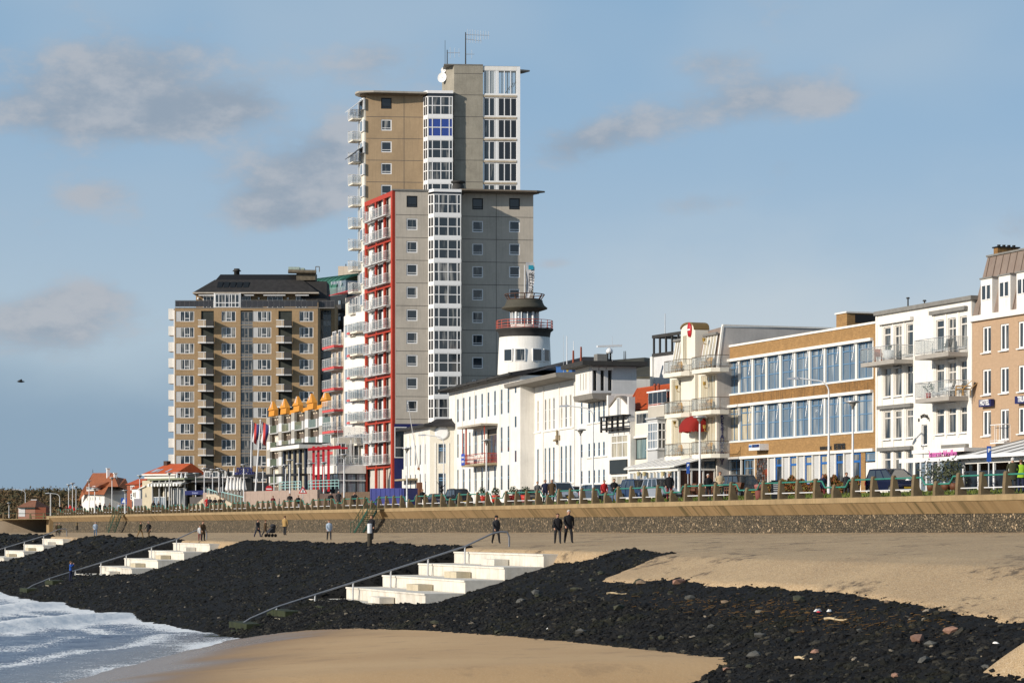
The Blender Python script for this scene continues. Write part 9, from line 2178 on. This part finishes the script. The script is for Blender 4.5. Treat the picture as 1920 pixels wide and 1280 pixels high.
pp(1132.5, 899.5, .1, 'lean', 'red', 'dark', 'b', 'woman in a bright red jacket leaning on the railing', coat='short', fem=True)
pp(1035, 898, -.1, 'stand', 'brown', 'dark', 'w', 'white haired man in brown coat, right of the three walkers', coat='long')
pp(1022.3, 899, 0, 'walk', 'navy', 'dark', 'b', 'person in navy jacket, middle of the three walkers', coat='short')
pp(1007.7, 902, .1, 'walk', 'grey', 'dark', 'b', 'woman in grey padded jacket, left of the three walkers', coat='short', fem=True)
pp(792, 916.5, .4, 'hands', 'black', 'dark', 'b', 'man in black leaning at the railing before the low wing', coat='short')
pp(620, 923, .1, 'stand', 'black', 'dark', 'w', 'white haired person in black, left of the two at the low rail', coat='short')
pp(635, 920, 0, 'stand', 'dark', 'dark', 'w', 'white haired man in dark coat right of the other at the low rail', coat='long')
pp(661.5, 923, .6, 'lean', 'dark', 'dark', 'b', 'left figure of the two close together by the lamp', coat='short')
pp(668, 922, -.6, 'lean', 'black', 'dark', 'd', 'right figure of the two close together by the lamp', coat='short', fem=True)
pp(543.5, 924.5, 0, 'stand', 'black', 'dark', 'd', 'person in black left of the warning triangle', coat='short'); pp(558.7, 928, .3, 'lean', 'dark', 'denim', 'b', 'person in dark jacket leaning below the warning triangle', coat='short')
pp(502.5, 930, 0, 'stand', 'navy', 'tan', 'b', 'person in navy top below the no entry sign', coat='short'); pp(512, 929, .2, 'stand', 'maroon', 'dark', 'b', 'person in maroon top beside the no entry sign', coat='short', fem=True); pp(523, 929.5, .1, 'stand', 'dark', 'dark', 'b', 'person in black right of the maroon top', coat='short')
for i, (px, yh, t_, l_) in enumerate([(388.5, 931, 'red', 'person in bright red coat below the stairway pier'), (393.5, 931, 'dark', 'person in dark coat beside the red coat'), (403, 932, 'black', 'person in black third in the row below the stairway'), (412.5, 931, 'brown', 'person in brown fourth in the row below the stairway'), (420, 932, 'grey', 'person in grey fifth in the row below the stairway'), (430, 934, 'black', 'person in black last in the row below the stairway')]):
    pp(px, yh, rr.uniform(-.5, .5), 'stand' if i % 2 else 'walk', t_, 'dark', 'b', l_, coat='long' if i < 2 else 'short')
for i, (px, yh, t_, hh, l_) in enumerate([(343, 943, 'dark', 'b', 'lone small figure right of the pavilion'), (288, 938, 'black', 'd', 'left dark figure before the pavilion wind screen'), (297, 939, 'black', 'b', 'right dark figure before the pavilion wind screen'), (230, 943, 'dark', 'b', 'dark figure just left of the blue crossing sign'), (223.5, 942.7, 'lblue', 'w', 'pale blue clad figure left of the crossing sign'), (206, 942.5, 'brown', 'b', 'brown clad figure before the villa gable'),
        (196, 943.6, 'dark', 'd', 'dark figure left of the brown one before the villa'), (187, 942, 'black', 'd', 'tall black figure before the villa front'), (180, 944.5, 'navy', 'b', 'navy figure beside the tall black one'), (160, 946, 'tan', 'g', 'tan clad figure before the villa corner'), (152.5, 944.5, 'black', 'd', 'black clad figure left of the villa wall'), (146, 948, 'navy', 'b', 'navy clad figure near the three villa lamps'), (139, 949, 'red', 'b', 'small red clad figure right of the middle lamp'),
        (132, 944.5, 'red', 'b', 'small red clad figure between the villa lamps'), (125, 948, 'maroon', 'd', 'maroon clad figure left of the three lamps'), (113, 946, 'black', 'b', 'black clad figure at the end of the railing')]):
    pp(px, yh, rr.uniform(-1, 1), ('stand', 'walk', 'hands')[i % 3], t_, 'dark', hh, l_, coat='short' if i % 2 else 'long', fem=i % 3 == 0)
